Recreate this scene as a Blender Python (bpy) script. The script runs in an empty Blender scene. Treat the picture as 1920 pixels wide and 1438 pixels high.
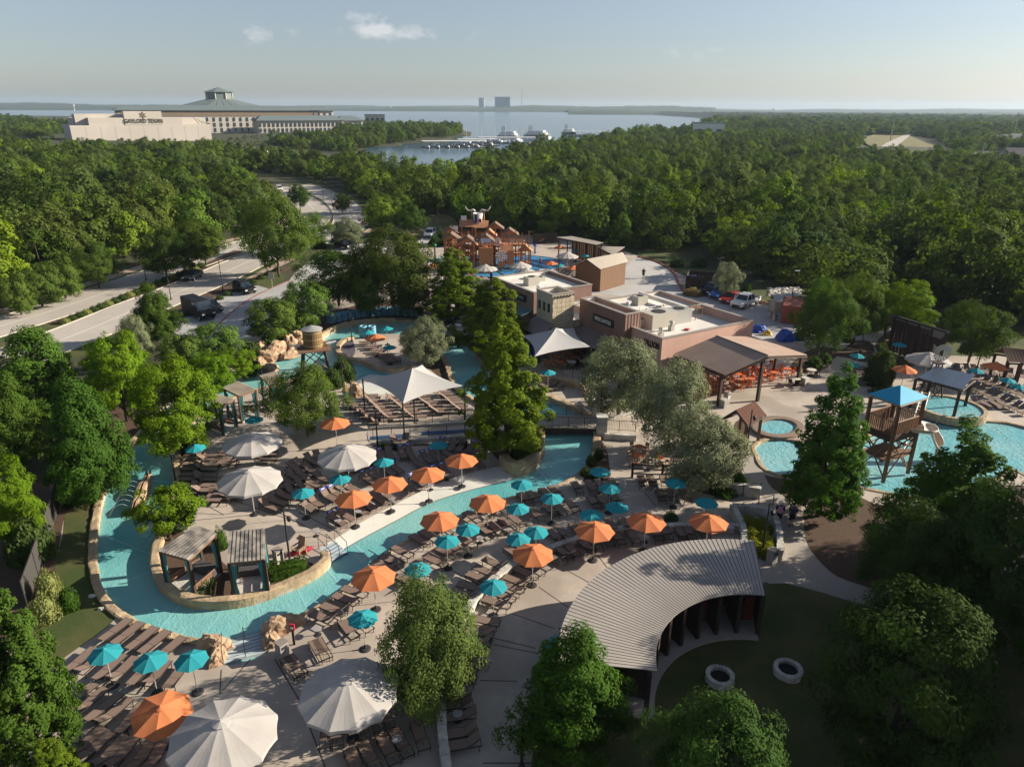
import bpy, bmesh, math, random
import numpy as np
from mathutils import Vector, Matrix
from mathutils.geometry import tessellate_polygon
random.seed(7); rng = np.random.default_rng(7)
R = math.radians
scene = bpy.context.scene
col = scene.collection
# ---------------------------------------------------------------- camera
F_PX, CAM_Z, HORIZON = 1333.0, 27.0, 201.0
PITCH = math.atan((719 - HORIZON) / F_PX); ROLL = R(0.3)
cd_ = bpy.data.cameras.new('camera'); cam = bpy.data.objects.new('camera', cd_); col.objects.link(cam)
cd_.sensor_fit = 'HORIZONTAL'; cd_.sensor_width = 36.0; cd_.lens = 36.0 * F_PX / 1920.0
cd_.clip_start = 0.5; cd_.clip_end = 60000
cr, sr, cp, sp = math.cos(ROLL), math.sin(ROLL), math.cos(PITCH), math.sin(PITCH)
ax_r, ax_u, ax_f = Vector((1, 0, 0)), Vector((0, sp, cp)), Vector((0, cp, -sp))
cx_, cy_ = ax_r * cr + ax_u * sr, ax_u * cr - ax_r * sr
m_ = Matrix((cx_, cy_, -ax_f)).transposed().to_4x4(); m_.translation = (0, 0, CAM_Z)
cam.matrix_world = m_
scene.camera = cam
def W(px, py, z=0.0):
    """ground position of a point seen in the photograph at height z"""
    x, y = (px - 960) / F_PX, (719 - py) / F_PX
    d = cx_ * x + cy_ * y + ax_f
    t = (z - CAM_Z) / d.z
    return Vector((d.x * t, d.y * t, z))
def depth(p): return (Vector(p) - Vector((0, 0, CAM_Z))).dot(ax_f)
def proj(p):
    q = Vector(p) - Vector((0, 0, CAM_Z)); d = q.dot(ax_f)
    return 960 + F_PX * q.dot(cx_) / d, 719 - F_PX * q.dot(cy_) / d
def height_to(base, top_py):
    """height at which a vertical line over base reaches image row top_py"""
    lo, hi = 0.0, 90.0
    for _ in range(40):
        mid = (lo + hi) / 2
        if proj((base.x, base.y, mid))[1] > top_py: lo = mid
        else: hi = mid
    return lo
# ---------------------------------------------------------------- world, sun, exposure
SUN_EL, SUN_AZ = R(22.5), R(79)
wd = bpy.data.worlds.new('World'); scene.world = wd; wd.use_nodes = True
nt = wd.node_tree; nt.nodes.clear()
sky = nt.nodes.new('ShaderNodeTexSky'); sky.sky_type = 'NISHITA'; sky.sun_disc = False
sky.sun_elevation = SUN_EL; sky.sun_rotation = SUN_AZ; sky.altitude = 150
sky.air_density = 1.0; sky.dust_density = 0.9; sky.ozone_density = 2.2
bg = nt.nodes.new('ShaderNodeBackground'); wo = nt.nodes.new('ShaderNodeOutputWorld')
SKY_STRENGTH = 0.054
bg.inputs['Strength'].default_value = SKY_STRENGTH
tc = nt.nodes.new('ShaderNodeTexCoord')
def wmath(op, a, b=None, c=None):
    n = nt.nodes.new('ShaderNodeMath'); n.operation = op
    for i, v in enumerate((a, b, c)):
        if v is None: continue
        if isinstance(v, (int, float)): n.inputs[i].default_value = v
        else: nt.links.new(v, n.inputs[i])
    return n.outputs[0]
cloud_mask = None
nz = nt.nodes.new('ShaderNodeTexNoise'); nz.inputs['Scale'].default_value = 26; nz.inputs['Detail'].default_value = 9; nz.inputs['Roughness'].default_value = 0.62
mp = nt.nodes.new('ShaderNodeMapping'); mp.inputs['Scale'].default_value = (1, 1, 1.9)
nt.links.new(tc.outputs['Generated'], mp.inputs['Vector']); nt.links.new(mp.outputs[0], nz.inputs['Vector'])
sepw = nt.nodes.new('ShaderNodeSeparateXYZ'); nt.links.new(tc.outputs['Generated'], sepw.inputs[0])
for (px, py, sx, sz, amp) in ((480, 62, .030, .013, .55), (545, 66, .018, .007, .5), (700, 50, .040, .018, .78), (770, 64, .045, .011, .62), (870, 68, .06, .009, .35), (1330, 96, .08, .016, .34), (1180, 102, .05, .010, .28), (1500, 110, .10, .012, .22)):
    x, y = (px - 960) / F_PX, (719 - py) / F_PX
    d = (cx_ * x + cy_ * y + ax_f).normalized()
    dx = wmath('DIVIDE', wmath('SUBTRACT', sepw.outputs[0], d.x), sx)
    dz = wmath('DIVIDE', wmath('SUBTRACT', sepw.outputs[2], d.z), sz)
    g = wmath('ADD', wmath('MULTIPLY', dx, dx), wmath('MULTIPLY', dz, dz))
    g = wmath('MULTIPLY', wmath('POWER', 2.718, wmath('MULTIPLY', g, -0.7)), amp)
    g = wmath('MULTIPLY', g, wmath('GREATER_THAN', sepw.outputs[1], 0))
    cloud_mask = g if cloud_mask is None else wmath('MAXIMUM', cloud_mask, g)
cm = wmath('MULTIPLY', cloud_mask, 1.0)
cm = wmath('SUBTRACT', wmath('ADD', cm, wmath('MULTIPLY', wmath('SUBTRACT', nz.outputs[0], 0.5), 2.0)), 0.42)
cl = nt.nodes.new('ShaderNodeClamp'); nt.links.new(wmath('MULTIPLY', cm, 1.1), cl.inputs[0])
cloud_f = wmath('MULTIPLY', wmath('MULTIPLY', cl.outputs[0], wmath('MULTIPLY', cloud_mask, 1.6)), 0.9)
cl2 = nt.nodes.new('ShaderNodeClamp'); nt.links.new(cloud_f, cl2.inputs[0]); cl2.inputs[2].default_value = 0.42
mixc = nt.nodes.new('ShaderNodeMixRGB'); nt.links.new(cl2.outputs[0], mixc.inputs[0]); 
hsw = nt.nodes.new('ShaderNodeHueSaturation'); hsw.inputs['Saturation'].default_value = 0.68; nt.links.new(sky.outputs[0], hsw.inputs['Color'])
tint = nt.nodes.new('ShaderNodeMixRGB'); tint.blend_type = 'MULTIPLY'; tint.inputs[0].default_value = 1; tint.inputs[2].default_value = (.96, .985, 1.05, 1); nt.links.new(hsw.outputs[0], tint.inputs[1]); nt.links.new(tint.outputs[0], mixc.inputs[1])
mixc.inputs[2].default_value = (9.5, 9.0, 8.8, 1)
nt.links.new(mixc.outputs[0], bg.inputs['Color']); nt.links.new(bg.outputs[0], wo.inputs[0])
sl = bpy.data.lights.new('sun', 'SUN'); sl.energy = 5.0; sl.angle = R(0.53); sl.color = (1.0, 0.91, 0.76)
sun = bpy.data.objects.new('sun', sl); col.objects.link(sun)
sd = Vector((math.sin(SUN_AZ) * math.cos(SUN_EL), math.cos(SUN_AZ) * math.cos(SUN_EL), math.sin(SUN_EL)))
sun.rotation_euler = sd.to_track_quat('Z', 'Y').to_euler(); sun.location = (60, 20, 60)
vs = scene.view_settings; vs.view_transform = 'Standard'; vs.look = 'None'; vs.exposure = 1.1; vs.gamma = 1.0
scene.render.engine = 'CYCLES'
cy = scene.cycles; cy.use_denoising = True; cy.max_bounces = 5; cy.diffuse_bounces = 2; cy.glossy_bounces = 2; cy.transmission_bounces = 3; cy.transparent_max_bounces = 4; cy.volume_bounces = 0
cy.caustics_reflective = False; cy.caustics_refractive = False; cy.use_adaptive_sampling = True; cy.sample_clamp_indirect = 4
# ---------------------------------------------------------------- materials
MATS = {}
def mat(name, c, rough=0.8, var=0.12, scale=2.0, bump=0.0, bscale=None, metal=0.0, spec=0.3, c2=None, s2=0.35, obj_var=0.0, trans=0.0, coat=0.0, aniso=None, ramp=None):
    """procedural material: base colour broken up by two noises (c2: colour of broad blotches), optional bump"""
    if name in MATS: return MATS[name]
    m = bpy.data.materials.new(name); m.use_nodes = True; t = m.node_tree; n = t.nodes; L = t.links
    b = n['Principled BSDF']; b.inputs['Roughness'].default_value = rough; b.inputs['Metallic'].default_value = metal
    b.inputs['Specular IOR Level'].default_value = spec; b.inputs['Coat Weight'].default_value = coat
    tc = n.new('ShaderNodeTexCoord'); src = tc.outputs['Object']
    if aniso:
        mp = n.new('ShaderNodeMapping'); mp.inputs['Scale'].default_value = aniso; L.new(src, mp.inputs[0]); src = mp.outputs[0]
    nz = n.new('ShaderNodeTexNoise'); nz.inputs['Scale'].default_value = scale; nz.inputs['Detail'].default_value = 6; nz.inputs['Roughness'].default_value = 0.65
    L.new(src, nz.inputs['Vector'])
    mx = n.new('ShaderNodeMixRGB'); L.new(nz.outputs[0], mx.inputs[0])
    lo = [max(0, x * (1 - 2 * var)) for x in c]; hi = [min(1, x * (1 + 2 * var)) for x in c]
    mx.inputs[1].default_value = (*lo, 1); mx.inputs[2].default_value = (*hi, 1); out = mx.outputs[0]
    if c2:
        n2 = n.new('ShaderNodeTexNoise'); n2.inputs['Scale'].default_value = s2; n2.inputs['Detail'].default_value = 4
        L.new(tc.outputs['Object'], n2.inputs['Vector'])
        rp = n.new('ShaderNodeValToRGB'); rp.color_ramp.elements[0].position = 0.42; rp.color_ramp.elements[1].position = 0.62; L.new(n2.outputs[0], rp.inputs[0])
        m2 = n.new('ShaderNodeMixRGB'); L.new(rp.outputs[0], m2.inputs[0]); L.new(out, m2.inputs[1]); m2.inputs[2].default_value = (*c2, 1); out = m2.outputs[0]
    if obj_var:
        oi = n.new('ShaderNodeObjectInfo'); hs = n.new('ShaderNodeHueSaturation')
        r1 = n.new('ShaderNodeMapRange'); L.new(oi.outputs['Random'], r1.inputs[0]); r1.inputs[3].default_value = 0.5 - 0.045 * obj_var; r1.inputs[4].default_value = 0.5 + 0.045 * obj_var
        mm = n.new('ShaderNodeMath'); mm.operation = 'MULTIPLY'; L.new(oi.outputs['Random'], mm.inputs[0]); mm.inputs[1].default_value = 7.31
        fr = n.new('ShaderNodeMath'); fr.operation = 'FRACT'; L.new(mm.outputs[0], fr.inputs[0])
        r2 = n.new('ShaderNodeMapRange'); L.new(fr.outputs[0], r2.inputs[0]); r2.inputs[3].default_value = 1 - 0.7 * obj_var; r2.inputs[4].default_value = 1 + 1.1 * obj_var
        L.new(r1.outputs[0], hs.inputs['Hue']); L.new(r2.outputs[0], hs.inputs['Value']); L.new(out, hs.inputs['Color']); out = hs.outputs[0]
    if ramp:
        oi = n.new('ShaderNodeObjectInfo'); cr = n.new('ShaderNodeValToRGB'); e = cr.color_ramp.elements; cr.color_ramp.interpolation = 'LINEAR'
        while len(e) < len(ramp): e.new(.5)
        for k, cc in enumerate(ramp): e[k].position = k / (len(ramp) - 1); e[k].color = (*cc, 1)
        L.new(oi.outputs['Random'], cr.inputs[0]); mr = n.new('ShaderNodeMixRGB'); mr.blend_type = 'MULTIPLY'; mr.inputs[0].default_value = 1; L.new(out, mr.inputs[1]); L.new(cr.outputs[0], mr.inputs[2]); out = mr.outputs[0]
    L.new(out, b.inputs['Base Color'])
    if bump:
        bp = n.new('ShaderNodeBump'); bp.inputs['Strength'].default_value = bump; bp.inputs['Distance'].default_value = 0.05
        nb = n.new('ShaderNodeTexNoise'); nb.inputs['Scale'].default_value = bscale or scale * 4; nb.inputs['Detail'].default_value = 5; L.new(src, nb.inputs['Vector'])
        L.new(nb.outputs[0], bp.inputs['Height']); L.new(bp.outputs[0], b.inputs['Normal'])
    if trans:
        tr = n.new('ShaderNodeBsdfTranslucent'); ms = n.new('ShaderNodeMixShader'); ms.inputs[0].default_value = trans
        hs2 = n.new('ShaderNodeHueSaturation'); hs2.inputs['Saturation'].default_value = 1.12; hs2.inputs['Value'].default_value = 1.35; L.new(out, hs2.inputs['Color']); L.new(hs2.outputs[0], tr.inputs[0])
        L.new(b.outputs[0], ms.inputs[1]); L.new(tr.outputs[0], ms.inputs[2]); L.new(ms.outputs[0], n['Material Output'].inputs[0])
    MATS[name] = m; return m
def water_mat(name, c, scale=1.6, strength=0.5, rough=0.08, c2=None, s2=.12, spec=.5, aniso=None, scale2=None):
    m = mat(name, c, rough=rough, var=0.06, scale=0.35, c2=c2, s2=s2, spec=spec)
    t = m.node_tree; n = t.nodes; L = t.links; b = n['Principled BSDF']
    tc = n.new('ShaderNodeTexCoord'); src = tc.outputs['Object']
    if aniso:
        mp = n.new('ShaderNodeMapping'); mp.inputs['Scale'].default_value = aniso; L.new(src, mp.inputs[0]); src = mp.outputs[0]
    a = n.new('ShaderNodeTexNoise'); a.inputs['Scale'].default_value = scale; a.inputs['Detail'].default_value = 3; a.inputs['Distortion'].default_value = 1.2; L.new(src, a.inputs['Vector'])
    v = n.new('ShaderNodeTexNoise'); v.inputs['Scale'].default_value = scale2 or scale * 0.23; v.inputs['Detail'].default_value = 2; L.new(src, v.inputs['Vector'])
    ad = n.new('ShaderNodeMath'); ad.operation = 'MULTIPLY'; L.new(a.outputs[0], ad.inputs[0]); L.new(v.outputs[0], ad.inputs[1])
    bp = n.new('ShaderNodeBump'); bp.inputs['Strength'].default_value = strength; bp.inputs['Distance'].default_value = 0.35
    L.new(ad.outputs[0], bp.inputs['Height']); L.new(bp.outputs[0], b.inputs['Normal'])
    return m
# ---------------------------------------------------------------- mesh building
class MB:
    def __init__(s): s.v = []; s.f = []
    def add(s, vs, fs):
        o = len(s.v); s.v += [tuple(x) for x in vs]; s.f += [tuple(i + o for i in f) for f in fs]; return s
    def box(s, c, d, rz=0, tilt=None):
        hx, hy, hz = d[0] / 2, d[1] / 2, d[2] / 2
        mtx = Matrix.Rotation(rz, 3, 'Z')
        if tilt: mtx = mtx @ Matrix.Rotation(tilt[0], 3, tilt[1])
        vs = [mtx @ Vector((x, y, z)) + Vector(c) for x in (-hx, hx) for y in (-hy, hy) for z in (-hz, hz)]
        return s.add(vs, [(0, 1, 3, 2), (4, 6, 7, 5), (0, 4, 5, 1), (2, 3, 7, 6), (0, 2, 6, 4), (1, 5, 7, 3)])
    def prism(s, poly, z0, z1):
        """poly: list of (x,y); z0/z1 numbers or lists"""
        n = len(poly); Z0 = z0 if isinstance(z0, (list, tuple)) else [z0] * n; Z1 = z1 if isinstance(z1, (list, tuple)) else [z1] * n
        a = sum(poly[i][0] * poly[(i + 1) % n][1] - poly[(i + 1) % n][0] * poly[i][1] for i in range(n))
        if a < 0: poly = poly[::-1]; Z0 = Z0[::-1]; Z1 = Z1[::-1]
        vs = [(p[0], p[1], z) for p, z in zip(poly, Z0)] + [(p[0], p[1], z) for p, z in zip(poly, Z1)]
        return s.add(vs, [tuple(range(n - 1, -1, -1)), tuple(range(n, 2 * n))] + [(i, (i + 1) % n, n + (i + 1) % n, n + i) for i in range(n)])
    def cyl(s, p0, p1, r0, r1=None, n=8, cap=True):
        p0, p1 = Vector(p0), Vector(p1); r1 = r0 if r1 is None else r1
        d = (p1 - p0).normalized(); u = d.orthogonal().normalized(); w = d.cross(u)
        vs = [p + (u * math.cos(2 * math.pi * i / n) + w * math.sin(2 * math.pi * i / n)) * r for p, r in ((p0, r0), (p1, r1)) for i in range(n)]
        fs = [(i, (i + 1) % n, n + (i + 1) % n, n + i) for i in range(n)]
        if cap: fs += [tuple(range(n - 1, -1, -1)), tuple(range(n, 2 * n))]
        return s.add(vs, fs)
    def tube(s, path, r, n=6, closed=False):
        pts = [Vector(p) for p in path]; k = len(pts); rings = []
        for i, p in enumerate(pts):
            t = (pts[min(i + 1, k - 1)] - pts[max(i - 1, 0)]).normalized()
            u = t.cross(Vector((0, 0, 1)));  u = u.normalized() if u.length > 1e-4 else Vector((1, 0, 0)); w = u.cross(t)
            rr = r[i] if isinstance(r, (list, tuple)) else r
            rings.append([p + (u * math.cos(2 * math.pi * j / n) + w * math.sin(2 * math.pi * j / n)) * rr for j in range(n)])
        fs = [(i * n + j, i * n + (j + 1) % n, (i + 1) * n + (j + 1) % n, (i + 1) * n + j) for i in range(k - 1) for j in range(n)]
        fs += [tuple(range(n - 1, -1, -1)), tuple((k - 1) * n + j for j in range(n))]
        return s.add([v for r_ in rings for v in r_], fs)
    def slab(s, a, b, c, d, t):
        """four-cornered panel abcd with thickness t downwards along its normal"""
        a, b, c, d = map(Vector, (a, b, c, d)); nn = (b - a).cross(d - a).normalized() * t
        vs = [a, b, c, d, a - nn, b - nn, c - nn, d - nn]
        return s.add(vs, [(0, 1, 2, 3), (7, 6, 5, 4), (0, 4, 5, 1), (1, 5, 6, 2), (2, 6, 7, 3), (3, 7, 4, 0)])
    def lathe(s, prof, n=16, c=(0, 0, 0)):
        c = Vector(c); k = len(prof)
        vs = [c + Vector((r * math.cos(2 * math.pi * j / n), r * math.sin(2 * math.pi * j / n), z)) for r, z in prof for j in range(n)]
        fs = [(i * n + j, i * n + (j + 1) % n, (i + 1) * n + (j + 1) % n, (i + 1) * n + j) for i in range(k - 1) for j in range(n)]
        return s.add(vs, fs + [tuple(range(n - 1, -1, -1)), tuple((k - 1) * n + j for j in range(n))])
    def mesh(s, name, smooth=False):
        me = bpy.data.meshes.new(name); me.from_pydata(s.v, [], s.f); me.update()
        if smooth: me.polygons.foreach_set('use_smooth', [True] * len(me.polygons))
        return me
    def build(s, name, m, parent=None, smooth=False, label=None):
        o = bpy.data.objects.new(name, s.mesh(name, smooth)); o.data.materials.append(m); col.objects.link(o)
        if parent: o.parent = parent
        if label: o['label'] = label
        return o
def mesh_obj(name, me, parent=None, loc=(0, 0, 0), rz=0, sc=None):
    o = bpy.data.objects.new(name, me); col.objects.link(o); o.location = loc; o.rotation_euler = (0, 0, rz)
    if sc is not None: o.scale = sc if isinstance(sc, (tuple, list)) else (sc, sc, sc)
    if parent: o.parent = parent
    return o
def tag(o, label=None, cat=None, group=None, kind=None):
    if label: o['label'] = label
    if cat: o['category'] = cat
    if group: o['group'] = group
    if kind: o['kind'] = kind
    return o
def thing(name, label, cat, loc=(0, 0, 0), rz=0, group=None):
    o = bpy.data.objects.new(name, None); col.objects.link(o); o.empty_display_size = 0.3
    o.location = loc; o.rotation_euler = (0, 0, rz); return tag(o, label, cat, group)
def clone(root, loc=None, rz=None, label=None, group=None, sc=None):
    def cp(o, parent):
        c = o.copy(); col.objects.link(c); c.parent = parent
        for ch in o.children: cp(ch, c)
        return c
    r = cp(root, None)
    if loc is not None: r.location = loc
    if rz is not None: r.rotation_euler = (0, 0, rz)
    if label: r['label'] = label
    if group: r['group'] = group
    if sc is not None: r.scale = sc if isinstance(sc, (tuple, list)) else (sc, sc, sc)
    return r
def kill(root):
    for ch in list(root.children): kill(ch)
    bpy.data.objects.remove(root)
def smooth_line(pts, k=6, closed=False):
    """Catmull-Rom through 2D points"""
    P = [Vector((p[0], p[1])) for p in pts]; n = len(P); out = []
    for i in range(n if closed else n - 1):
        if closed: a, b, c, d = P[i - 1], P[i], P[(i + 1) % n], P[(i + 2) % n]
        else: a, b, c, d = P[max(i - 1, 0)], P[i], P[i + 1], P[min(i + 2, n - 1)]
        for j in range(k):
            t = j / k
            out.append(0.5 * ((2 * b) + (c - a) * t + (2 * a - 5 * b + 4 * c - d) * t * t + (3 * b - a - 3 * c + d) * t ** 3))
    if not closed: out.append(P[-1])
    return out
def px_line(pts, k=5, closed=False, z=0.0):
    return smooth_line([W(p[0], p[1], z) for p in pts], k, closed)
def sheet(name, outer, holes=(), z=0.0, m=None, parent=None, skirt=0.0):
    """flat filled polygon (world xy) with holes; skirt: side faces down by that much"""
    polys = [[Vector((p[0], p[1], z)) for p in q] for q in [outer, *holes]]
    tri = tessellate_polygon(polys); v = [tuple(p) for q in polys for p in q]; fs = []
    for a, b, c in tri:
        n = (Vector(v[b]) - Vector(v[a])).cross(Vector(v[c]) - Vector(v[a])).z
        fs.append((a, b, c) if n > 0 else (a, c, b))
    mb = MB().add(v, fs)
    if skirt:
        for q in polys:
            k = len(q)
            mb.add([tuple(p) for p in q] + [(p.x, p.y, z - skirt) for p in q], [(i, (i + 1) % k, k + (i + 1) % k, k + i) for i in range(k)])
    return mb.build(name, m, parent)
def offset_line(pts, d, closed=False):
    out = []; n = len(pts)
    for i in range(n):
        a = pts[i - 1] if (i > 0 or closed) else pts[i]; b = pts[(i + 1) % n] if (i < n - 1 or closed) else pts[i]
        t = (Vector(b[:2]) - Vector(a[:2])); t = t.normalized() if t.length > 1e-6 else Vector((1, 0))
        out.append(Vector((pts[i][0] - t.y * d, pts[i][1] + t.x * d)))
    return out
def wall_strip(name, pts, w, z0, z1, m, parent=None, closed=False, jit=0.0, off=0.0):
    """upright strip of width w following a line, its top a little uneven"""
    P = [Vector(p[:2]) for p in pts]
    A = offset_line(P, off + w / 2, closed); B = offset_line(P, off - w / 2, closed); n = len(P); mb = MB(); vs = []
    for i in range(n):
        j1, j2, j3 = (random.uniform(-jit, jit) for _ in range(3))
        a = A[i] + Vector((j1, j2)) * .6; b = B[i] + Vector((j3, j1)) * .6; zt = z1 + j3
        vs += [(a.x, a.y, z0), (a.x, a.y, zt - .03), ((a * .82 + b * .18).x, (a * .82 + b * .18).y, zt), ((a * .18 + b * .82).x, (a * .18 + b * .82).y, zt + j2 * .5), (b.x, b.y, zt - .03), (b.x, b.y, z0)]
    fs = []
    for i in range(n if closed else n - 1):
        k = (i + 1) % n
        for j in range(5): fs.append((i * 6 + j, k * 6 + j, k * 6 + j + 1, i * 6 + j + 1))
    if not closed: fs += [tuple(range(6)), tuple(range((n - 1) * 6 + 5, (n - 1) * 6 - 1, -1))]
    mb.add(vs, fs); return mb.build(name, m, parent)
def resample(pts, step):
    P = [Vector(p[:2]) for p in pts]; L = [0]
    for a, b in zip(P, P[1:]): L.append(L[-1] + (b - a).length)
    n = max(1, int(round(L[-1] / step))); out = []
    for i in range(n + 1):
        s = L[-1] * i / n; j = max(k for k in range(len(P)) if L[k] <= s + 1e-9); j = min(j, len(P) - 2)
        t = (s - L[j]) / max(1e-9, L[j + 1] - L[j]); out.append(P[j].lerp(P[j + 1], t))
    return out
def inside(p, poly):
    x, y = p[0], p[1]; c = False; n = len(poly)
    for i in range(n):
        x1, y1 = poly[i][0], poly[i][1]; x2, y2 = poly[i - 1][0], poly[i - 1][1]
        if (y1 > y) != (y2 > y) and x < (x2 - x1) * (y - y1) / (y2 - y1) + x1: c = not c
    return c
ORD = ['first', 'second', 'third', 'fourth', 'fifth', 'sixth', 'seventh', 'eighth', 'ninth', 'tenth', 'eleventh', 'twelfth', 'thirteenth', 'fourteenth', 'fifteenth', 'sixteenth', 'seventeenth', 'eighteenth', 'nineteenth', 'twentieth']
def nth(i):
    if i < 20: return ORD[i]
    k = i + 1; t = {2: 'twenty', 3: 'thirty', 4: 'forty', 5: 'fifty', 6: 'sixty', 7: 'seventy', 8: 'eighty', 9: 'ninety'}[k // 10 % 10] if k % 100 >= 20 else ''
    if k >= 100: return f'{k}th'
    return {2: 'twentieth', 3: 'thirtieth', 4: 'fortieth', 5: 'fiftieth', 6: 'sixtieth', 7: 'seventieth', 8: 'eightieth', 9: 'ninetieth'}[k // 10] if k % 10 == 0 else t + '-' + ORD[k % 10 - 1]
# ================================================================ materials in use
M_DECK = mat('beige_concrete', (.42, .355, .295), .85, .15, 1.4, bump=.12, bscale=9, c2=(.31, .26, .215), s2=.22)
M_WALK = mat('grey_concrete', (.36, .31, .265), .85, .10, .6, bump=.1, bscale=8, c2=(.31, .27, .235), s2=.07)
M_ROAD = mat('road_concrete', (.42, .375, .325), .85, .08, .5, bump=.1, bscale=6, c2=(.35, .31, .27), s2=.05)
M_LOT = mat('lot_concrete', (.41, .395, .375), .85, .09, .5, bump=.1, bscale=6, c2=(.31, .30, .29), s2=.06)
M_GRASS = mat('grass', (.046, .066, .015), .95, .35, 6, bump=.6, bscale=30, c2=(.085, .082, .028), s2=.35)
M_DRYGRASS = mat('dry_grass', (.20, .16, .065), .95, .25, 3, bump=.5, bscale=20, c2=(.12, .12, .04), s2=.12)
M_MULCH = mat('mulch', (.085, .052, .034), .95, .4, 9, bump=.9, bscale=22)
M_FLOOR = mat('woodland_floor', (.055, .052, .025), .95, .35, 2, bump=.6, bscale=8, c2=(.035, .045, .014), s2=.05)
M_STONE = mat('tan_stone', (.42, .31, .19), .9, .22, 2.5, bump=.9, bscale=5, c2=(.30, .22, .14), s2=.9)
M_LIME = mat('pale_limestone', (.48, .45, .40), .9, .2, 3, bump=.7, bscale=7, c2=(.36, .33, .29), s2=1.3, obj_var=.16)
M_ROCK = mat('sculpted_rock', (.42, .29, .18), .9, .3, 2.2, bump=1.0, bscale=5, c2=(.27, .17, .11), s2=1.1)
M_PLASTER = mat('white_plaster', (.56, .55, .50), .7, .07, 1.5, bump=.15, bscale=8, c2=(.48, .49, .45), s2=.3)
M_RIVER = water_mat('river_water', (.11, .365, .38), 4.6, .26, .08, c2=(.23, .46, .43), s2=.09)
M_SPLASH = water_mat('splash_pool_water', (.06, .27, .52), 2.6, .5, .08)
M_SHALLOW = water_mat('shallow_pool_water', (.16, .42, .46), 2.6, .6, .08, c2=(.25, .46, .47), s2=.15)
M_LAKE = water_mat('lake_water', (.055, .10, .15), .045, .35, .16, aniso=(1, 3.5, 1), scale2=.006)
M_CURB = mat('curb_concrete', (.40, .36, .30), .85, .1, 2)
M_RED = mat('red_curb_paint', (.30, .10, .075), .7, .2, 2)
M_PAINTW = mat('white_road_paint', (.68, .66, .61), .7, .12, 5)
M_JOINT = mat('deck_joint', (.10, .085, .075), .9, .2, 3)
M_BLUE = mat('blue_rubber_mat', (.025, .065, .14), .8, .15, 3)
M_PINKWALK = mat('tan_sidewalk', (.36, .27, .20), .9, .1, .8, c2=(.31, .235, .18), s2=.2)
M_GRAVEL = mat('dark_gravel', (.085, .075, .095), .95, .5, 14, bump=1, bscale=26)
# ================================================================ outlines (read off the photograph, put on the ground)
OUTER = [(418, 1247), (503, 1222), (497, 1180), (530, 1163), (564, 1151), (603, 1129), (639, 1106), (675, 1078), (711, 1050), (732, 1029), (770, 1008), (805, 992), (861, 969), (899, 956), (951, 933), (1000, 922), (1040, 910), (1080, 889), (1100, 868), (1110, 845), (1112, 818), (1108, 790), (1070, 768), (1035, 752), (990, 738), (945, 718), (912, 692), (888, 660), (858, 632), (822, 613), (790, 605), (740, 603), (690, 606), (650, 612), (620, 624), (598, 640), (570, 656), (535, 664), (490, 670), (440, 692), (390, 712), (340, 742), (300, 775), (262, 820), (240, 842), (224, 866), (207, 900), (193, 940), (185, 985), (182, 1030), (185, 1070), (195, 1105), (215, 1135), (250, 1160), (290, 1178), (330, 1190), (370, 1198), (408, 1203)]
ISLE = [(332, 830), (326, 865), (325, 905), (318, 950), (300, 1000), (288, 1030), (283, 1065), (295, 1097), (320, 1120), (360, 1135), (410, 1138), (460, 1132), (510, 1117), (560, 1097), (597, 1077), (620, 1055), (616, 1040), (600, 1028), (618, 1016), (645, 1000), (680, 977), (740, 946), (800, 916), (850, 896), (905, 880), (938, 872), (968, 890), (995, 882), (1013, 866), (1021, 845), (1019, 812), (1008, 796), (970, 783), (920, 764), (876, 742), (860, 728), (849, 708), (841, 682), (828, 662), (800, 642), (762, 629), (725, 626), (690, 631), (660, 634), (640, 641), (630, 652), (630, 664), (650, 675), (688, 685), (714, 695), (740, 698), (768, 693), (795, 705), (790, 722), (740, 736), (700, 740), (682, 733), (668, 718), (640, 706), (600, 704), (560, 708), (525, 718), (470, 733), (425, 748), (385, 768), (352, 795)]
outer_w = px_line(OUTER, 4, True); isle_w = px_line(ISLE, 4, True)
DECK = [(-260, 1700), (-40, 1300), (40, 1180), (90, 1050), (140, 900), (190, 800), (250, 730), (330, 680), (420, 650), (470, 612), (540, 560), (640, 530), (720, 500), (780, 470), (830, 442), (1000, 440), (1100, 445), (1190, 478), (1260, 508), (1340, 540), (1480, 560), (1560, 640), (1700, 610), (1800, 640), (1985, 650), (2100, 720), (2300, 900), (2500, 1200), (2500, 1700)]
deck_w = [W(*p) for p in DECK]
ellipse_px = lambda cx, cy, rx, ry, n=24: [(cx + rx * math.cos(2 * math.pi * i / n), cy + ry * math.sin(2 * math.pi * i / n)) for i in range(n)]
SPA = ellipse_px(1458, 804, 34, 14); KIDPOOL = [(1418, 855), (1412, 840), (1425, 828), (1452, 822), (1490, 826), (1510, 840), (1505, 868), (1490, 890), (1465, 892), (1440, 884), (1425, 872)]
BIGPOOL = [(1560, 870), (1610, 830), (1660, 800), (1740, 780), (1800, 787), (1870, 790), (1920, 800), (2000, 830), (2000, 930), (1900, 880), (1860, 905), (1760, 935), (1640, 920), (1570, 900)]
SPLASH = [(788, 492), (815, 484), (850, 480), (900, 478), (960, 477), (1010, 480), (1060, 489), (1052, 500), (1030, 507), (990, 516), (930, 521), (870, 517), (815, 506)]
spa_w, kid_w, big_w, spl_w = (px_line(p, 2, True) for p in (SPA, KIDPOOL, BIGPOOL, SPLASH))
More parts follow.
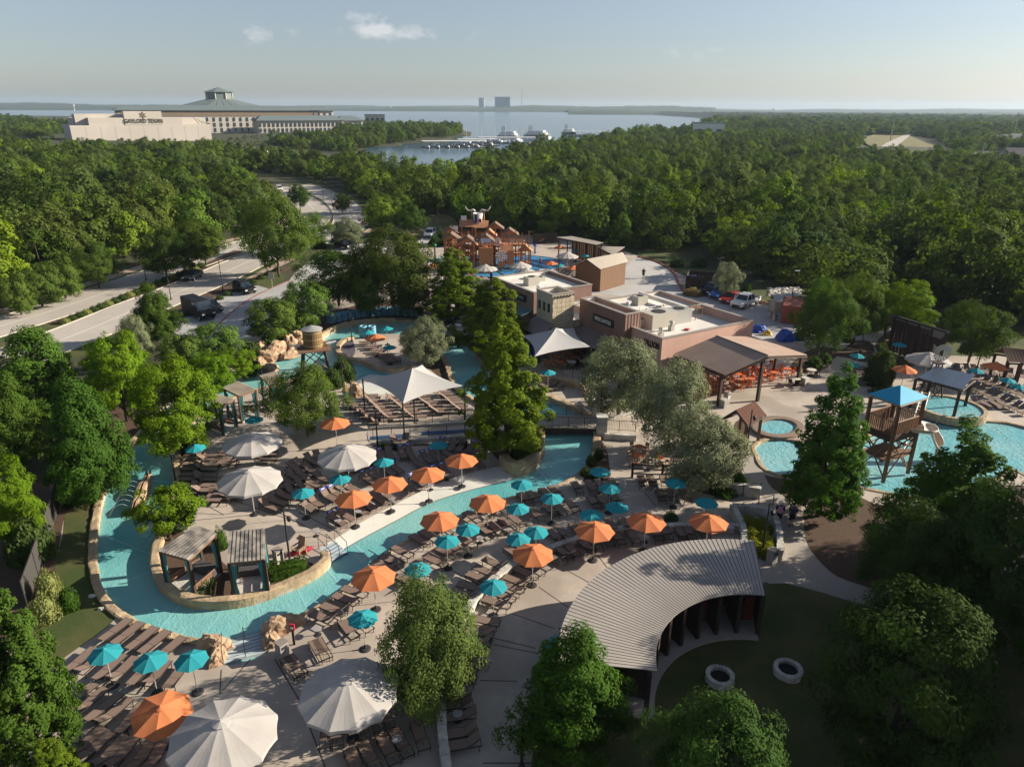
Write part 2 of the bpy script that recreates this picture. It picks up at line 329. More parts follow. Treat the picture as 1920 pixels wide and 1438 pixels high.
# ---- ground: one sheet, flat round the park, rolling towards the horizon
def fbm(x, y):
    return (math.sin(x * .011 + 1.3) * math.cos(y * .009 - .4) + .6 * math.sin(x * .023 + y * .017) + .4 * math.cos(x * .041 - y * .037 + 2)) / 2
LAKE = [(1352, 226), (1338, 238), (1240, 246), (1160, 254), (1100, 266), (960, 281), (908, 287), (884, 300), (872, 326), (800, 336), (740, 326), (700, 308), (668, 290), (690, 278), (790, 267), (845, 263), (873, 252), (858, 246), (820, 242), (760, 239), (690, 237), (620, 234), (560, 230), (400, 226), (300, 222), (200, 219), (0, 217), (-300, 216), (-500, 209.5), (0, 207.2), (400, 208.4), (760, 208.6), (960, 209.6), (1100, 211), (1240, 214.5), (1320, 219)]
lake_w = [W(*p) for p in LAKE]
pen_c, hotel_c = W(740, 256), W(360, 262)
def hgt(x, y):
    r = math.hypot(x, y); k = min(1, max(0, (r - 260) / 350))
    if r < 260: return 0.0
    h = k * 3.0 * (fbm(x, y) + .3)
    h += 2.5 * math.exp(-((x - pen_c.x) ** 2 + (y - pen_c.y) ** 2) / 110 ** 2)
    return h if h > 0 else h * .3
near = [Vector((290 * math.cos(a), 290 * math.sin(a))) for a in np.linspace(-math.pi * .35, math.pi * 1.35, 48)]
g0 = sheet('ground', near, [[p for p in deck_w]], -.03, M_FLOOR)
rads = [272, 300, 340, 380, 420, 470, 520, 580, 640, 700, 780, 860, 950, 1100, 1300, 1600, 2000, 2600, 3400, 5000, 9000, 16000]
angs = np.linspace(R(30), R(150), 72); mb = MB(); vs = []
for r in rads:
    for a in angs:
        x, y = r * math.cos(a), r * math.sin(a); z = hgt(x, y) - .06
        if inside((x, y), lake_w): z = -1.5
        if r > 2400: z = -1.0
        vs.append((x, y, z))
n_ = len(angs)
mb.add(vs, [(i * n_ + j, (i + 1) * n_ + j, (i + 1) * n_ + j + 1, i * n_ + j + 1) for i in range(len(rads) - 1) for j in range(n_ - 1)])
g1 = mb.build('ground_far', M_FLOOR)
bm = bmesh.new(); bm.from_mesh(g0.data); bm.from_mesh(g1.data); bmesh.ops.recalc_face_normals(bm, faces=bm.faces); bm.to_mesh(g0.data); bm.free(); bpy.data.objects.remove(g1)
tag(g0, kind='structure', label='brown green woodland ground running out to the horizon')
tag(sheet('lake', lake_w, (), .05, M_LAKE), 'wide blue grey lake beyond the woods', kind='structure')
# ---- paved deck with the pools cut out, and the island inside the river
deck = tag(sheet('pool_deck', deck_w, [outer_w, spa_w, kid_w, big_w, spl_w], 0, M_DECK, skirt=.8), 'beige concrete pool deck and plaza', kind='structure')
isle = tag(sheet('island_deck', isle_w, (), 0, M_DECK, skirt=.8), 'beige concrete deck inside the loop of the river', kind='structure')
tag(sheet('lazy_river_water', offset_line(outer_w, .2, True) if False else outer_w, (), -.22, M_RIVER), 'turquoise water of the winding lazy river', kind='structure')
tag(sheet('spa_water', spa_w, (), .12, M_SHALLOW), 'pale blue water in the round hot tub', kind='structure')
tag(sheet('small_pool_water', kid_w, (), -.1, M_SHALLOW), 'rippling turquoise water of the small kidney pool', kind='structure')
tag(sheet('slide_pool_water', big_w, (), -.12, M_SHALLOW), 'pale blue water of the slide pool', kind='structure')
tag(sheet('splash_pool_water', spl_w, (), -.05, M_SPLASH), 'bright blue water under the climbing frame', kind='structure')
BEACH = [(640, 1027), (680, 1004), (743, 971), (805, 939), (868, 918), (930, 902), (968, 891)]
b_lo = px_line(BEACH, 4); b_up = px_line([(612, 1019), (645, 1000), (680, 977), (740, 946), (800, 916), (850, 896), (905, 880), (940, 873)], 4)
lo, up = resample(b_lo, 1.2), resample(b_up, 1.2); n_ = min(len(lo), len(up)); mb = MB(); lo = resample(b_lo, 1.2 * len(lo) / n_)[:n_]; up = resample(b_up, 1.2 * len(up) / n_)[:n_]; n_ = min(len(lo), len(up))
mb.add([(p.x, p.y, -.20) for p in lo] + [(p.x, p.y, -.004) for p in up], [(i, i + 1, n_ + i + 1, n_ + i) for i in range(n_ - 1)])
tag(mb.build('beach_entry', M_PLASTER), 'pale sloping beach entry along the river', kind='structure')
wall_strip('beach_lip', b_lo, .06, -.6, -.19, M_JOINT, None)['kind'] = 'structure'
tag(sheet('lagoon_beach', px_line([(664, 716), (690, 700), (716, 701), (742, 704), (770, 699), (796, 706), (791, 723), (740, 737), (698, 741), (681, 734)], 3, True), (), -.19, M_PLASTER), 'pale beach entry under the square sail', kind='structure')
M_TILE = mat('pale_tile_line', (.22, .46, .48), .3, .05, 3)
river_ = bpy.data.objects['lazy_river_water']
for p, q in (((200, 1005), (284, 1040)), ((195, 1105), (283, 1072)), ((300, 1178), (340, 1130)), ((380, 1195), (420, 1140)), ((490, 1165), (480, 1128)), ((575, 1140), (556, 1100)), ((640, 1100), (612, 1065)), ((740, 1020), (708, 992)), ((700, 1055), (665, 1020)), ((1035, 912), (1010, 880)), ((1100, 868), (1018, 858)), ((212, 892), (322, 905)), ((650, 690), (700, 690)), ((845, 690), (905, 690))):
    p, q = W(*p, -.215), W(*q, -.215); d = (q - p).normalized() * .06; nn = Vector((-d.y, d.x, 0)); MB().add([p + nn, q + nn, q - nn, p - nn], [(0, 3, 2, 1)]).build('tile_line', M_TILE, river_)
# ---- copings and river walls
def wall_thing(name, label, pts, w, z0, z1, m, closed=False, jit=.03, cat='wall', k=5, off=0.0, group=None, step=.45):
    line = px_line(pts, k, closed); line = resample(line, step) if not closed else line
    o = wall_strip(name, line, w, z0, z1, m, None, closed, jit, off); return tag(o, label, cat, group)
wall_thing('river_bank_wall', 'rough tan stone wall along the outer left bank of the river', OUTER[42:] , .5, -.6, .16, M_STONE, jit=.045, off=-.25)
wall_thing('river_bank_wall', 'tan stone edge along the lower right bank of the river', OUTER[3:20], .35, -.6, .05, M_STONE, jit=.02, off=-.17)
wall_thing('river_bank_wall', 'curving stone edge under the bridge on the right of the river', OUTER[19:26], .7, -.6, .35, M_STONE, jit=.06, off=-.35)
wall_thing('river_bank_wall', 'stone edge of the channel behind the big cypress', OUTER[25:33], .6, -.6, .2, M_STONE, jit=.05, off=-.3)
wall_thing('river_bank_wall', 'tan stone wall at the back of the upper lagoon', OUTER[31:37], .5, -.6, .5, M_STONE, jit=.05, off=-.25)
wall_thing('island_wall', 'curved green stained stone wall round the two striped cabanas', ISLE[3:17], .55, -.6, .42, M_STONE, jit=.025, off=.27)
wall_thing('island_wall', 'low stone edge beside the head to head loungers', [ISLE[0], ISLE[1], ISLE[2], ISLE[3]], .5, -.6, .25, M_STONE, jit=.03, off=.25)
wall_thing('island_wall', 'layered stone wall round the clipped ball shrub', [(936, 872), (950, 884), (968, 891), (995, 883), (1013, 866), (1021, 845), (1020, 820)], .7, -.6, .95, M_STONE, jit=.06, off=.35)
wall_thing('island_wall', 'tan stone wall round the upper lounger peninsula', [(660, 634), (640, 641), (630, 652), (630, 664), (650, 675), (688, 685), (714, 695), (740, 698), (768, 693), (795, 703)], .6, -.6, .35, M_STONE, jit=.03, off=.3)
wall_thing('island_wall', 'rough stone edge along the inner bank of the upper channel', [(800, 642), (828, 662), (841, 682), (849, 708), (860, 728), (876, 742), (920, 764)], .55, -.6, .3, M_STONE, jit=.06, off=-.27)
wall_thing('island_wall', 'hidden stone edge of the lagoon behind the striped cabanas', [(682, 733), (668, 718), (640, 706), (600, 704), (560, 708), (525, 718), (470, 733), (425, 748), (385, 768), (352, 795), (332, 830)], .5, -.6, .12, M_STONE, jit=.04, off=.25)
# ---- overlays on the ground and the deck
def bed(name, pts, m, z, label, k=3, kind='structure'):
    return tag(sheet(name, px_line(pts, k, True), (), z, m), label, kind=kind)
bed('lawn', [(128, 955), (183, 953), (172, 1010), (169, 1045), (177, 1085), (192, 1122), (218, 1157), (150, 1212), (60, 1262), (50, 1190), (112, 1140), (100, 1090), (108, 1040), (118, 1000)], M_GRASS, .012, 'green lawn strip left of the river')
bed('mulch_bed', [(-30, 1210), (-30, 930), (60, 905), (130, 905), (200, 880), (190, 940), (180, 955), (128, 956), (108, 1040), (98, 1090), (100, 1140), (50, 1180)], M_MULCH, .008, 'brown mulch bed along the mesh fence')
bed('mulch_bed', [(230, 850), (190, 905), (130, 880), (170, 800), (240, 745), (300, 700), (420, 655), (490, 640), (520, 660), (440, 688), (380, 712), (335, 741), (296, 772), (256, 818)], M_MULCH, .008, 'mulch bed under the trees above the left bend of the river')
bed('mulch_bed', [(600, 628), (625, 612), (660, 602), (720, 596), (780, 597), (830, 608), (850, 600), (800, 578), (720, 562), (640, 580), (560, 600), (500, 640), (520, 655), (570, 650)], M_MULCH, .008, 'mulch bed behind the stacked inner tubes')
bed('mulch_bed', [(700, 838), (780, 836), (870, 838), (912, 842), (940, 868), (970, 884), (1000, 874), (1014, 848), (1012, 822), (960, 826), (900, 830), (800, 832), (720, 832)], M_MULCH, .008, 'mulch bed below the ramp')
bed('mulch_bed', [(790, 676), (815, 660), (828, 668), (838, 684), (846, 710), (858, 731), (850, 733), (830, 712), (806, 692)], M_MULCH, .008, 'mulch bed beside the upper channel')
bed('gravel_bed', [(637, 655), (645, 643), (660, 638), (666, 655), (662, 668), (648, 669)], M_GRAVEL, .008, 'dark purple gravel patch on the peninsula')
bed('mulch_bed', [(1112, 850), (1136, 842), (1142, 870), (1142, 898), (1096, 906), (1092, 902), (1106, 878)], M_MULCH, .008, 'planting bed beside the bridge bank')
bed('mulch_bed', [(1262, 885), (1290, 862), (1345, 858), (1392, 885), (1392, 915), (1360, 930), (1320, 925), (1285, 908)], M_MULCH, .008, 'shaded bed under the grey green trees')
bed('mulch_bed', [(300, 1000), (330, 990), (352, 1000), (400, 1010), (412, 1030), (425, 1060), (500, 1050), (560, 1050), (590, 1060), (560, 1085), (510, 1104), (450, 1120), (400, 1124), (350, 1118), (315, 1100), (297, 1065)], M_MULCH, .008, 'dark bed round the two striped cabanas')
bed('lawn', [(1228, 1290), (1236, 1200), (1280, 1150), (1360, 1128), (1425, 1125), (1432, 1092), (1480, 1095), (1545, 1112), (1620, 1134), (1720, 1150), (1990, 1100), (2300, 1250), (2300, 1690), (900, 1690), (985, 1500), (1000, 1400), (1015, 1340), (1070, 1300), (1180, 1275)], M_GRASS, .008, 'dark shaded lawn with the fire rings')
bed('mulch_bed', [(1506, 962), (1511, 1010), (1532, 1047), (1572, 1082), (1640, 1104), (1800, 1110), (1950, 1010), (1990, 930), (1900, 910), (1760, 955), (1640, 945), (1560, 905)], M_MULCH, .012, 'needle covered bed right of the footpath')
bed('lawn', [(1640, 650), (1680, 615), (1760, 600), (1985, 620), (1985, 655), (1860, 668), (1760, 668), (1690, 690)], M_GRASS, .010, 'lawn beyond the dark open shelter')
bed('mulch_bed', [(1480, 690), (1510, 660), (1545, 650), (1580, 655), (1600, 640), (1630, 640), (1640, 660), (1625, 680), (1570, 668), (1552, 690), (1510, 700)], M_MULCH, .010, 'mulch bed by the tree right of the tan porch')
bed('lawn', [(1290, 515), (1262, 500), (1230, 488), (1200, 478), (1240, 470), (1330, 500), (1330, 522)], M_GRASS, .010, 'grass verge along the service road')
bed('lawn', [(1388, 545), (1400, 532), (1450, 528), (1500, 548), (1492, 566), (1440, 566), (1404, 556)], M_GRASS, .014, 'small lawn behind the parked pickup')
bed('clearing', [(762, 432), (768, 414), (830, 402), (858, 418), (840, 430), (800, 446), (772, 444)], M_DRYGRASS, .012, 'dry grass clearing behind the climbing frame')
bed('mulch_bed', [(1375, 800), (1395, 785), (1405, 815), (1400, 850), (1420, 880), (1440, 892), (1500, 905), (1500, 930), (1460, 930), (1430, 900), (1390, 850)], M_MULCH, .010, 'mulch border round the small kidney pool')
# ---- paths
bed('footpath', [(1404, 832), (1440, 905), (1462, 925), (1503, 960), (1510, 1010), (1530, 1046), (1570, 1081), (1640, 1108), (1640, 1138), (1545, 1110), (1480, 1094), (1432, 1090), (1436, 1040), (1470, 1045), (1462, 985), (1440, 940), (1408, 905), (1380, 850)], M_WALK, .016, 'pale curved footpath with two walkers')
bed('ramp_path', [(700, 806), (790, 800), (900, 796), (900, 822), (800, 828), (705, 832), (690, 820)], M_WALK, .030, 'sloping ramp with blue mats')
for pts, lab in (([(693, 826), (694, 819), (768, 813), (768, 820)], 'dark blue mat at the lower end of the ramp'), ([(788, 818), (792, 810), (878, 805), (877, 812)], 'dark blue mat on the middle of the ramp')):
    tag(sheet('rubber_mat', [W(*p) for p in pts], (), .036, M_BLUE), lab, 'mat', 'blue mats on the ramp')
# ---- roads left of the park
def ribbon(name, pts, w, z, m, label=None, k=6, kind='structure', off=0.0, parent=None):
    line = px_line(pts, k); A = offset_line(line, off + w / 2); B = offset_line(line, off - w / 2)
    mb = MB(); n = len(A); mb.add([(p.x, p.y, z) for p in A] + [(p.x, p.y, z) for p in B], [(i, n + i, n + i + 1, i + 1) for i in range(n - 1)])
    o = mb.build(name, m, parent)
    if kind: tag(o, label, kind=kind)
    return o
ROAD1 = [(-80, 636), (0, 612), (80, 588), (150, 565), (240, 534), (330, 503), (445, 464), (530, 440), (578, 420), (590, 397), (565, 374), (522, 353), (470, 338), (420, 328)]
ROAD2 = [(20, 672), (150, 624), (260, 578), (340, 546), (400, 521), (470, 489), (540, 464), (610, 445), (652, 426), (655, 402), (638, 380), (606, 363), (565, 348), (500, 331)]
ribbon('verge', ROAD1, 13, -.020, M_GRASS, 'grass verge of the upper road')
ribbon('verge', ROAD2, 14, -.016, M_GRASS, 'grass verge of the lower road')
ribbon('sidewalk', ROAD1, 2.4, -.010, M_PINKWALK, 'tan sidewalk beside the upper road', off=6.6)
ribbon('sidewalk', ROAD2[1:9], 2.0, -.008, M_PINKWALK, 'tan sidewalk beside the lower road', off=-6.6)
r1 = ribbon('road', ROAD1, 8.4, -.004, M_ROAD, 'upper pale concrete carriageway curving into the woods')
r2 = ribbon('road', ROAD2, 8.4, 0.002, M_ROAD, 'lower pale concrete carriageway beside the car park')
for rd, par in ((ROAD1, r1), (ROAD2, r2)):
    for s in (-1, 1):
        wall_strip('kerb', px_line(rd, 6),   .16, -.03, .10, M_CURB, par, off=s * 4.3)
    ribbon('lane_line', rd, .13, .012, M_PAINTW, parent=par, kind=None)
ribbon('median_bed', [(100, 607), (175, 583), (250, 553), (330, 522), (372, 505), (450, 470)], 2.6, .006, M_MULCH, 'planted median between the carriageways')
ribbon('planting_strip', [(320, 598), (380, 560), (430, 540), (480, 525), (540, 500)], 3.0, .004, M_MULCH, 'planted strip between sidewalk and car park')
lot = bed('car_park', [(312, 613), (350, 592), (395, 564), (437, 548), (480, 536), (540, 528), (548, 545), (505, 575), (470, 612), (470, 640), (442, 668), (400, 655), (350, 640)], M_LOT, .010, 'grey car park with a black van', k=1)
bed('car_park', [(540, 528), (560, 505), (595, 482), (640, 462), (690, 456), (725, 466), (710, 500), (640, 512), (560, 545)], M_LOT, .010, 'upper part of the car park under the oaks', k=1)
bed('car_park', [(780, 455), (800, 441), (840, 436), (842, 450), (800, 462)], M_LOT, .016, 'bay with the white car', k=1)
bed('lawn', [(575, 470), (640, 452), (690, 446), (690, 456), (640, 462), (598, 480), (560, 505), (540, 500)], M_GRASS, .012, 'grass island by the car park entrance', k=1)
bed('lawn', [(466, 530), (500, 512), (535, 515), (535, 528), (505, 542)], M_GRASS, .016, 'grass triangle at the car park corner', k=1)
ribbon('fire_lane_line', [(392, 625), (430, 590), (470, 560), (510, 540), (545, 525)], .3, .022, M_RED, 'faded red fire lane line', k=4)
for a, b in (((352, 600), (372, 588)), ((400, 572), (425, 570)), ((415, 562), (440, 558)), ((372, 590), (402, 583))):
    p, q = W(*a), W(*b); d = (q - p).normalized() * .1; nrm = Vector((-d.y, d.x, 0)); mb = MB(); mb.add([p + nrm * .6 + Vector((0, 0, .02)), q + nrm * .6 + Vector((0, 0, .02)), q - nrm * .6 + Vector((0, 0, .02)), p - nrm * .6 + Vector((0, 0, .02))], [(0, 3, 2, 1)]); mb.build('bay_line', M_PAINTW, lot)
# ---- service road and back lot
sv = bed('service_road', [(1085, 545), (1130, 523), (1170, 503), (1184, 489), (1196, 484), (1228, 492), (1256, 508), (1268, 525), (1278, 546), (1322, 549), (1432, 574), (1470, 590), (1496, 618), (1452, 642), (1400, 640), (1300, 600), (1200, 560)], M_LOT, .010, 'grey service yard with four parked vehicles', k=2)
ln = px_line([(1196, 482), (1230, 491), (1258, 507), (1270, 524), (1280, 547)], 5); wall_strip('red_kerb', ln, .35, -.03, .16, M_RED, sv)
bed('far_road', [(1634, 290), (1660, 272), (1690, 258), (1708, 254), (1700, 262), (1680, 278), (1660, 291)], M_ROAD, 1.2, 'far straight road through a clearing', k=1)
bed('far_clearing', [(1612, 262), (1640, 254), (1700, 254), (1740, 272), (1790, 285), (1770, 298), (1660, 294), (1630, 292), (1636, 282)], M_DRYGRASS, 1.0, 'far dry grass clearing beside the road', k=1)
bed('far_car_park', [(440, 286), (455, 276), (500, 283), (560, 293), (600, 301), (590, 305), (520, 297)], M_ROAD, 1.2, 'far pale car park and causeway by the resort', k=1)
# ---- control joints in the deck
def joint(p, q, par=deck, z=.005, w=.035):
    p, q = W(*p), W(*q); d = (q - p).normalized(); nrm = Vector((-d.y, d.x, 0)) * w; up = Vector((0, 0, z)); MB().add([p + nrm + up, q + nrm + up, q - nrm + up, p - nrm + up], [(0, 3, 2, 1)]).build('joint', M_JOINT, par)
for p, q in (((480, 940), (620, 1010)), ((905, 1430), (1010, 1430)), ((900, 1275), (970, 1277)), ((925, 1208), (1010, 1225)), ((960, 1150), (1040, 1178)), ((1010, 1100), (1065, 1138)), ((1065, 1070), (1110, 1095)), ((1120, 1040), (1140, 1066)), ((515, 1235), (560, 1310)), ((415, 1255), (412, 1300)), ((470, 1235), (412, 1300)), ((560, 1310), (610, 1438)), ((1210, 925), (1235, 955)), ((690, 1030), (760, 1075)), ((830, 1060), (905, 1100)), ((900, 1190), (1005, 1215))):
    joint(p, q)
for p, q in (((345, 925), (420, 965)), ((420, 965), (545, 940)), ((560, 980), (430, 935)), ((640, 1000), (560, 960)), ((330, 960), (420, 965))): joint(p, q, isle)
# ---- far shore and hills
M_HILL = mat('far_wooded_hill', (.030, .045, .018), .95, .4, .02, c2=(.05, .06, .03), s2=.004)
def ridge(name, label, pxs, dist, h, seed):
    rr = np.random.default_rng(seed); mb = MB(); n = len(pxs); vs = []
    for i, px in enumerate(pxs):
        x0 = (px - 960) / F_PX
        hh = h * (.75 + .25 * math.sin(px * .006 + seed) + .12 * math.sin(px * .031 + 2 * seed)) + rr.normal(0, h * .035)
        for dd, z in ((0, -2), (60, 6), (500, hh * .75), (1500, hh), (3500, -2)): vs.append((x0 * (dist + dd) * 1.07, dist + dd, z))
    fs = [(i * 5 + j, i * 5 + 5 + j, i * 5 + 6 + j, i * 5 + 1 + j) for i in range(n - 1) for j in range(4)]
    o = mb.add(vs, fs).build(name, M_HILL, None, True); bm = bmesh.new(); bm.from_mesh(o.data); bmesh.ops.recalc_face_normals(bm, faces=bm.faces); bm.to_mesh(o.data); bm.free()
    tag(o, label, kind='structure')
ridge('hill', 'low blue wooded hills across the lake', np.arange(-500, 1300, 9), 4400, 38, 1)
ridge('hill', 'long low wooded rise on the right horizon', np.arange(1050, 2500, 9), 3000, 17, 2)
ridge('hill', 'farthest pale ridge along the horizon', np.arange(-600, 2600, 12), 6000, 34, 3)
M_DAM = mat('dam_grass', (.10, .11, .07), .95, .2, .02)
mb = MB(); a, b, c = W(1240, 216), W(1345, 222), W(1490, 228)
for p, q in ((a, b), (b, c)):
    d = (q - p).normalized(); nn = Vector((d.y, -d.x, 0)); t = 14
    mb.add([p + nn * 40, q + nn * 40, q + Vector((0, 0, t)), p + Vector((0, 0, t)), p - nn * 60, q - nn * 60], [(0, 1, 2, 3), (3, 2, 5, 4)])
tag(mb.build('dam', M_DAM), 'long low grassy dam at the right end of the lake', kind='structure')
# ================================================================ trees and shrubs
def leaf_arrays(C, D, U, ll, lw, rg):
    """leaf quads at centres C with normals D; U random vectors fixing the roll"""
    T = np.cross(D, U); T /= np.linalg.norm(T, axis=1)[:, None] + 1e-9; B = np.cross(D, T)
    l = ll * rg.uniform(.7, 1.35, len(C))[:, None]; w = lw * rg.uniform(.7, 1.3, len(C))[:, None]
    V = np.empty((len(C), 4, 3)); V[:, 0] = C - T * l / 2; V[:, 1] = C + B * w / 2 + T * l * .05 - D * w * .18; V[:, 2] = C + T * l / 2 - D * l * .10; V[:, 3] = C - B * w / 2 + T * l * .05 - D * w * .18
    return V.reshape(-1, 3)
def quads_mesh(name, V, m):
    n = len(V) // 4; me = bpy.data.meshes.new(name); me.vertices.add(4 * n); me.vertices.foreach_set('co', V.ravel().astype(np.float32))
    me.loops.add(4 * n); me.loops.foreach_set('vertex_index', np.arange(4 * n, dtype=np.int32)); me.polygons.add(n)
    me.polygons.foreach_set('loop_start', np.arange(0, 4 * n, 4, dtype=np.int32)); me.polygons.foreach_set('loop_total', np.full(n, 4, dtype=np.int32))
    me.update(calc_edges=True); me.materials.append(m); return me
PROF = {
    'round': lambda t: np.sqrt(np.clip(1 - (2 * t - .9) ** 2 / 1.22, .02, 1)),
    'dome': lambda t: np.clip((1 - t ** 2.6), .03, 1) ** .5 * np.clip(.62 + 1.3 * t, 0, 1),
    'cone': lambda t: np.clip(1 - t, .03, 1) ** .72 * np.clip(.7 + 2.2 * t, 0, 1),
    'vase': lambda t: np.clip(.35 + 1.1 * t, 0, 1) * np.clip(1.15 - t ** 3, .2, 1),
}
def make_tree(kind, H, Rm, base, prof, npuff, nleaf, ll, m, seed, puff=.24, droop=0.0, flat=.75, jitter=.55, lobes=3, inner=.4):
    rg = np.random.default_rng(seed); hc = H * (1 - base); pf = PROF[prof]
    t = rg.uniform(0, 1, npuff * 6); keep = rg.uniform(0, 1, len(t)) < pf(t) ** 1.3; t = t[keep][:npuff]
    a = rg.uniform(0, 2 * np.pi, len(t)); ph = rg.uniform(0, 6.28, 4)
    lob = (1 + .17 * np.sin(lobes * a + ph[0] + 3 * t) + .11 * np.sin(2 * a + ph[1]) + .10 * np.sin(5 * a + 9 * t + ph[2])) * rg.uniform(.86, 1.12, len(t))
    rr = Rm * pf(t) * lob * np.sqrt(rg.uniform(inner ** 2, 1, len(t)))
    pr = Rm * puff * rg.uniform(.45, 1.4, len(t))
    C = np.stack([rr * np.cos(a), rr * np.sin(a), H * base + hc * t * (1 - puff * .25) - droop * rr], 1)
    w = pr ** 2; cnt = np.maximum(6, (nleaf * w / w.sum()).astype(int)); idx = np.repeat(np.arange(len(t)), cnt); n = len(idx)
    d = rg.normal(0, 1, (n, 3)); outw = np.stack([np.cos(a), np.sin(a), np.full(len(a), .55)], 1)[idx]; d = d + outw * .75; d /= np.linalg.norm(d, axis=1)[:, None]
    P = C[idx] + d * (pr[idx] * rg.uniform(.35, 1.08, n) ** .6)[:, None] * np.array([1, 1, flat])
    P[:, 2] = np.maximum(P[:, 2], H * base * .55 + .1)
    cen_ = P - np.array([0, 0, H * (base + .38 * (1 - base))]); cen_ /= np.linalg.norm(cen_, axis=1)[:, None] + 1e-6
    N = d * .8 + cen_ * .75 + rg.normal(0, jitter * .55, (n, 3)) + np.array([0, 0, .2]); N /= np.linalg.norm(N, axis=1)[:, None]
    V = leaf_arrays(P, N, rg.normal(0, 1, (n, 3)), ll, ll * .58, rg)
    crown = quads_mesh(kind + '_crown', V, m)
    mb = MB(); r0 = .035 * H * .55 + .05
    top = Vector((rg.normal(0, .2), rg.normal(0, .2), H * (base + .55 * (1 - base))))
    mb.tube([(0, 0, -.1), (0, 0, .25), (top.x * .3, top.y * .3, H * base * .9 + .3), top], [r0 * 1.35, r0, r0 * .8, r0 * .2], 7)
    for k in range(6):
        j = rg.integers(len(t)); q = Vector(C[j]); z0 = H * base * rg.uniform(.75, 1.0) + .2; s = Vector((top.x * .25, top.y * .25, z0))
        mb.tube([s, s.lerp(q, .5) + Vector((0, 0, .25)), q], [r0 * .5, r0 * .33, r0 * .1], 5)
    trunk = mb.mesh(kind + '_trunk'); trunk.materials.append(M_BARK)
    return dict(H=H, R=Rm, crown=crown, trunk=trunk, kind=kind)
M_BARK = mat('bark', (.085, .065, .048), .95, .3, 6, bump=.8, bscale=14)
def leafmat(name, c, ov=.35, tr=.34, rough=.8, spec=.06, ramp=None): return mat(name, c, .8, .22, 1.1, spec=.06, obj_var=ov, trans=tr, ramp=ramp)
L_OAK = leafmat('oak_leaves', (.060, .095, .016)); L_CYP = leafmat('cypress_leaves', (.112, .160, .014), .12); L_LIME = leafmat('lime_green_leaves', (.105, .175, .010), .22)
L_GRAY = leafmat('grey_green_leaves', (.165, .185, .10), .15, .25); L_BALL = leafmat('glossy_leaves', (.080, .128, .022), .2, .25, .5, .35); L_VITEX = leafmat('vitex_leaves', (.105, .142, .036), .15)
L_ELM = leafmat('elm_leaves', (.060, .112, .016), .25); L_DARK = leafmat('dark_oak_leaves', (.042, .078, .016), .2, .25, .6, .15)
L_FOR = leafmat('woodland_leaves', (.092, .125, .020), .28, .36, ramp=[(.45, .52, .7), (.8, .85, .9), (.55, .65, .8), (1.0, .95, 1.4), (.7, .8, .8), (1.55, 1.6, .8), (.6, .72, .9), (1.1, 1.05, 1.9), (.85, .95, .7), (.5, .6, .9), (1.35, 1.45, .9)])
TREES = {
    'cypress': [make_tree('bald_cypress', 12, 3.4, .10, 'cone', 460, 46000, .20, L_CYP, s, .125, .03, .9, .75, 5, .25) for s in (11, 12)],
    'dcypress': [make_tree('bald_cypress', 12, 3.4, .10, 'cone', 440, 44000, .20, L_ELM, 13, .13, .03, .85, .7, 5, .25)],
    'oak': [make_tree('live_oak', 8, 4.2, .20, 'round', 150, 26000, .20, L_OAK, s, .22, 0, .7, .55, 4) for s in (21, 22)],
    'elm': [make_tree('elm', 9, 3.6, .13, 'cone', 260, 34000, .20, L_ELM, s, .19, .04, .75, .6, 4, .25) for s in (31, 32)],
    'lime': [make_tree('lime_green_cypress', 9, 3.6, .12, 'dome', 220, 30000, .19, L_LIME, s, .19, .05, .7, .6) for s in (41,)],
    'gray': [make_tree('grey_green_tree', 7, 3.4, .2, 'round', 150, 24000, .18, L_GRAY, s, .24, 0, .8, .7, 4) for s in (51, 52)],
    'ball': [make_tree('round_headed_tree', 5.5, 2.8, .16, 'round', 120, 15000, .18, L_BALL, s, .22, 0, .8, .6) for s in (61,)],
    'vitex': [make_tree('chaste_tree', 6, 3.0, .02, 'dome', 260, 34000, .15, L_VITEX, s, .20, -.08, .95, .75, 3, .2) for s in (71,)],
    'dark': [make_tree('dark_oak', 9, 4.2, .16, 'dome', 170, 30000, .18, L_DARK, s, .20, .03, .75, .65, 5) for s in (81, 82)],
    'small': [make_tree('small_multi_stem_tree', 4, 2.1, .22, 'vase', 70, 9000, .16, L_LIME, s, .26, 0, .7, .6) for s in (91,)],
}
TREE_BASES = []
def place_tree(kind, bx, by, ty, wpx, label, group=None, var=0, name=None):
    T = TREES[kind][var % len(TREES[kind])]; b = W(bx, by)
    for _ in range(3): h = height_to(b, ty); b.x -= (proj((b.x, b.y, h * .65))[0] - bx) * depth((b.x, b.y, h * .65)) / F_PX
    dia = wpx * depth((b.x, b.y, h * .5)) / F_PX
    r = thing(name or T['kind'], label, 'tree', b, random.uniform(0, 6.28), group); sx = dia / 2 / (T['R'] * 1.03); sz = h / T['H']
    mesh_obj('crown', T['crown'], r, sc=(sx, sx, sz)); mesh_obj('trunk', T['trunk'], r, sc=(sx * .9, sx * .9, sz)); TREE_BASES.append(b); return r
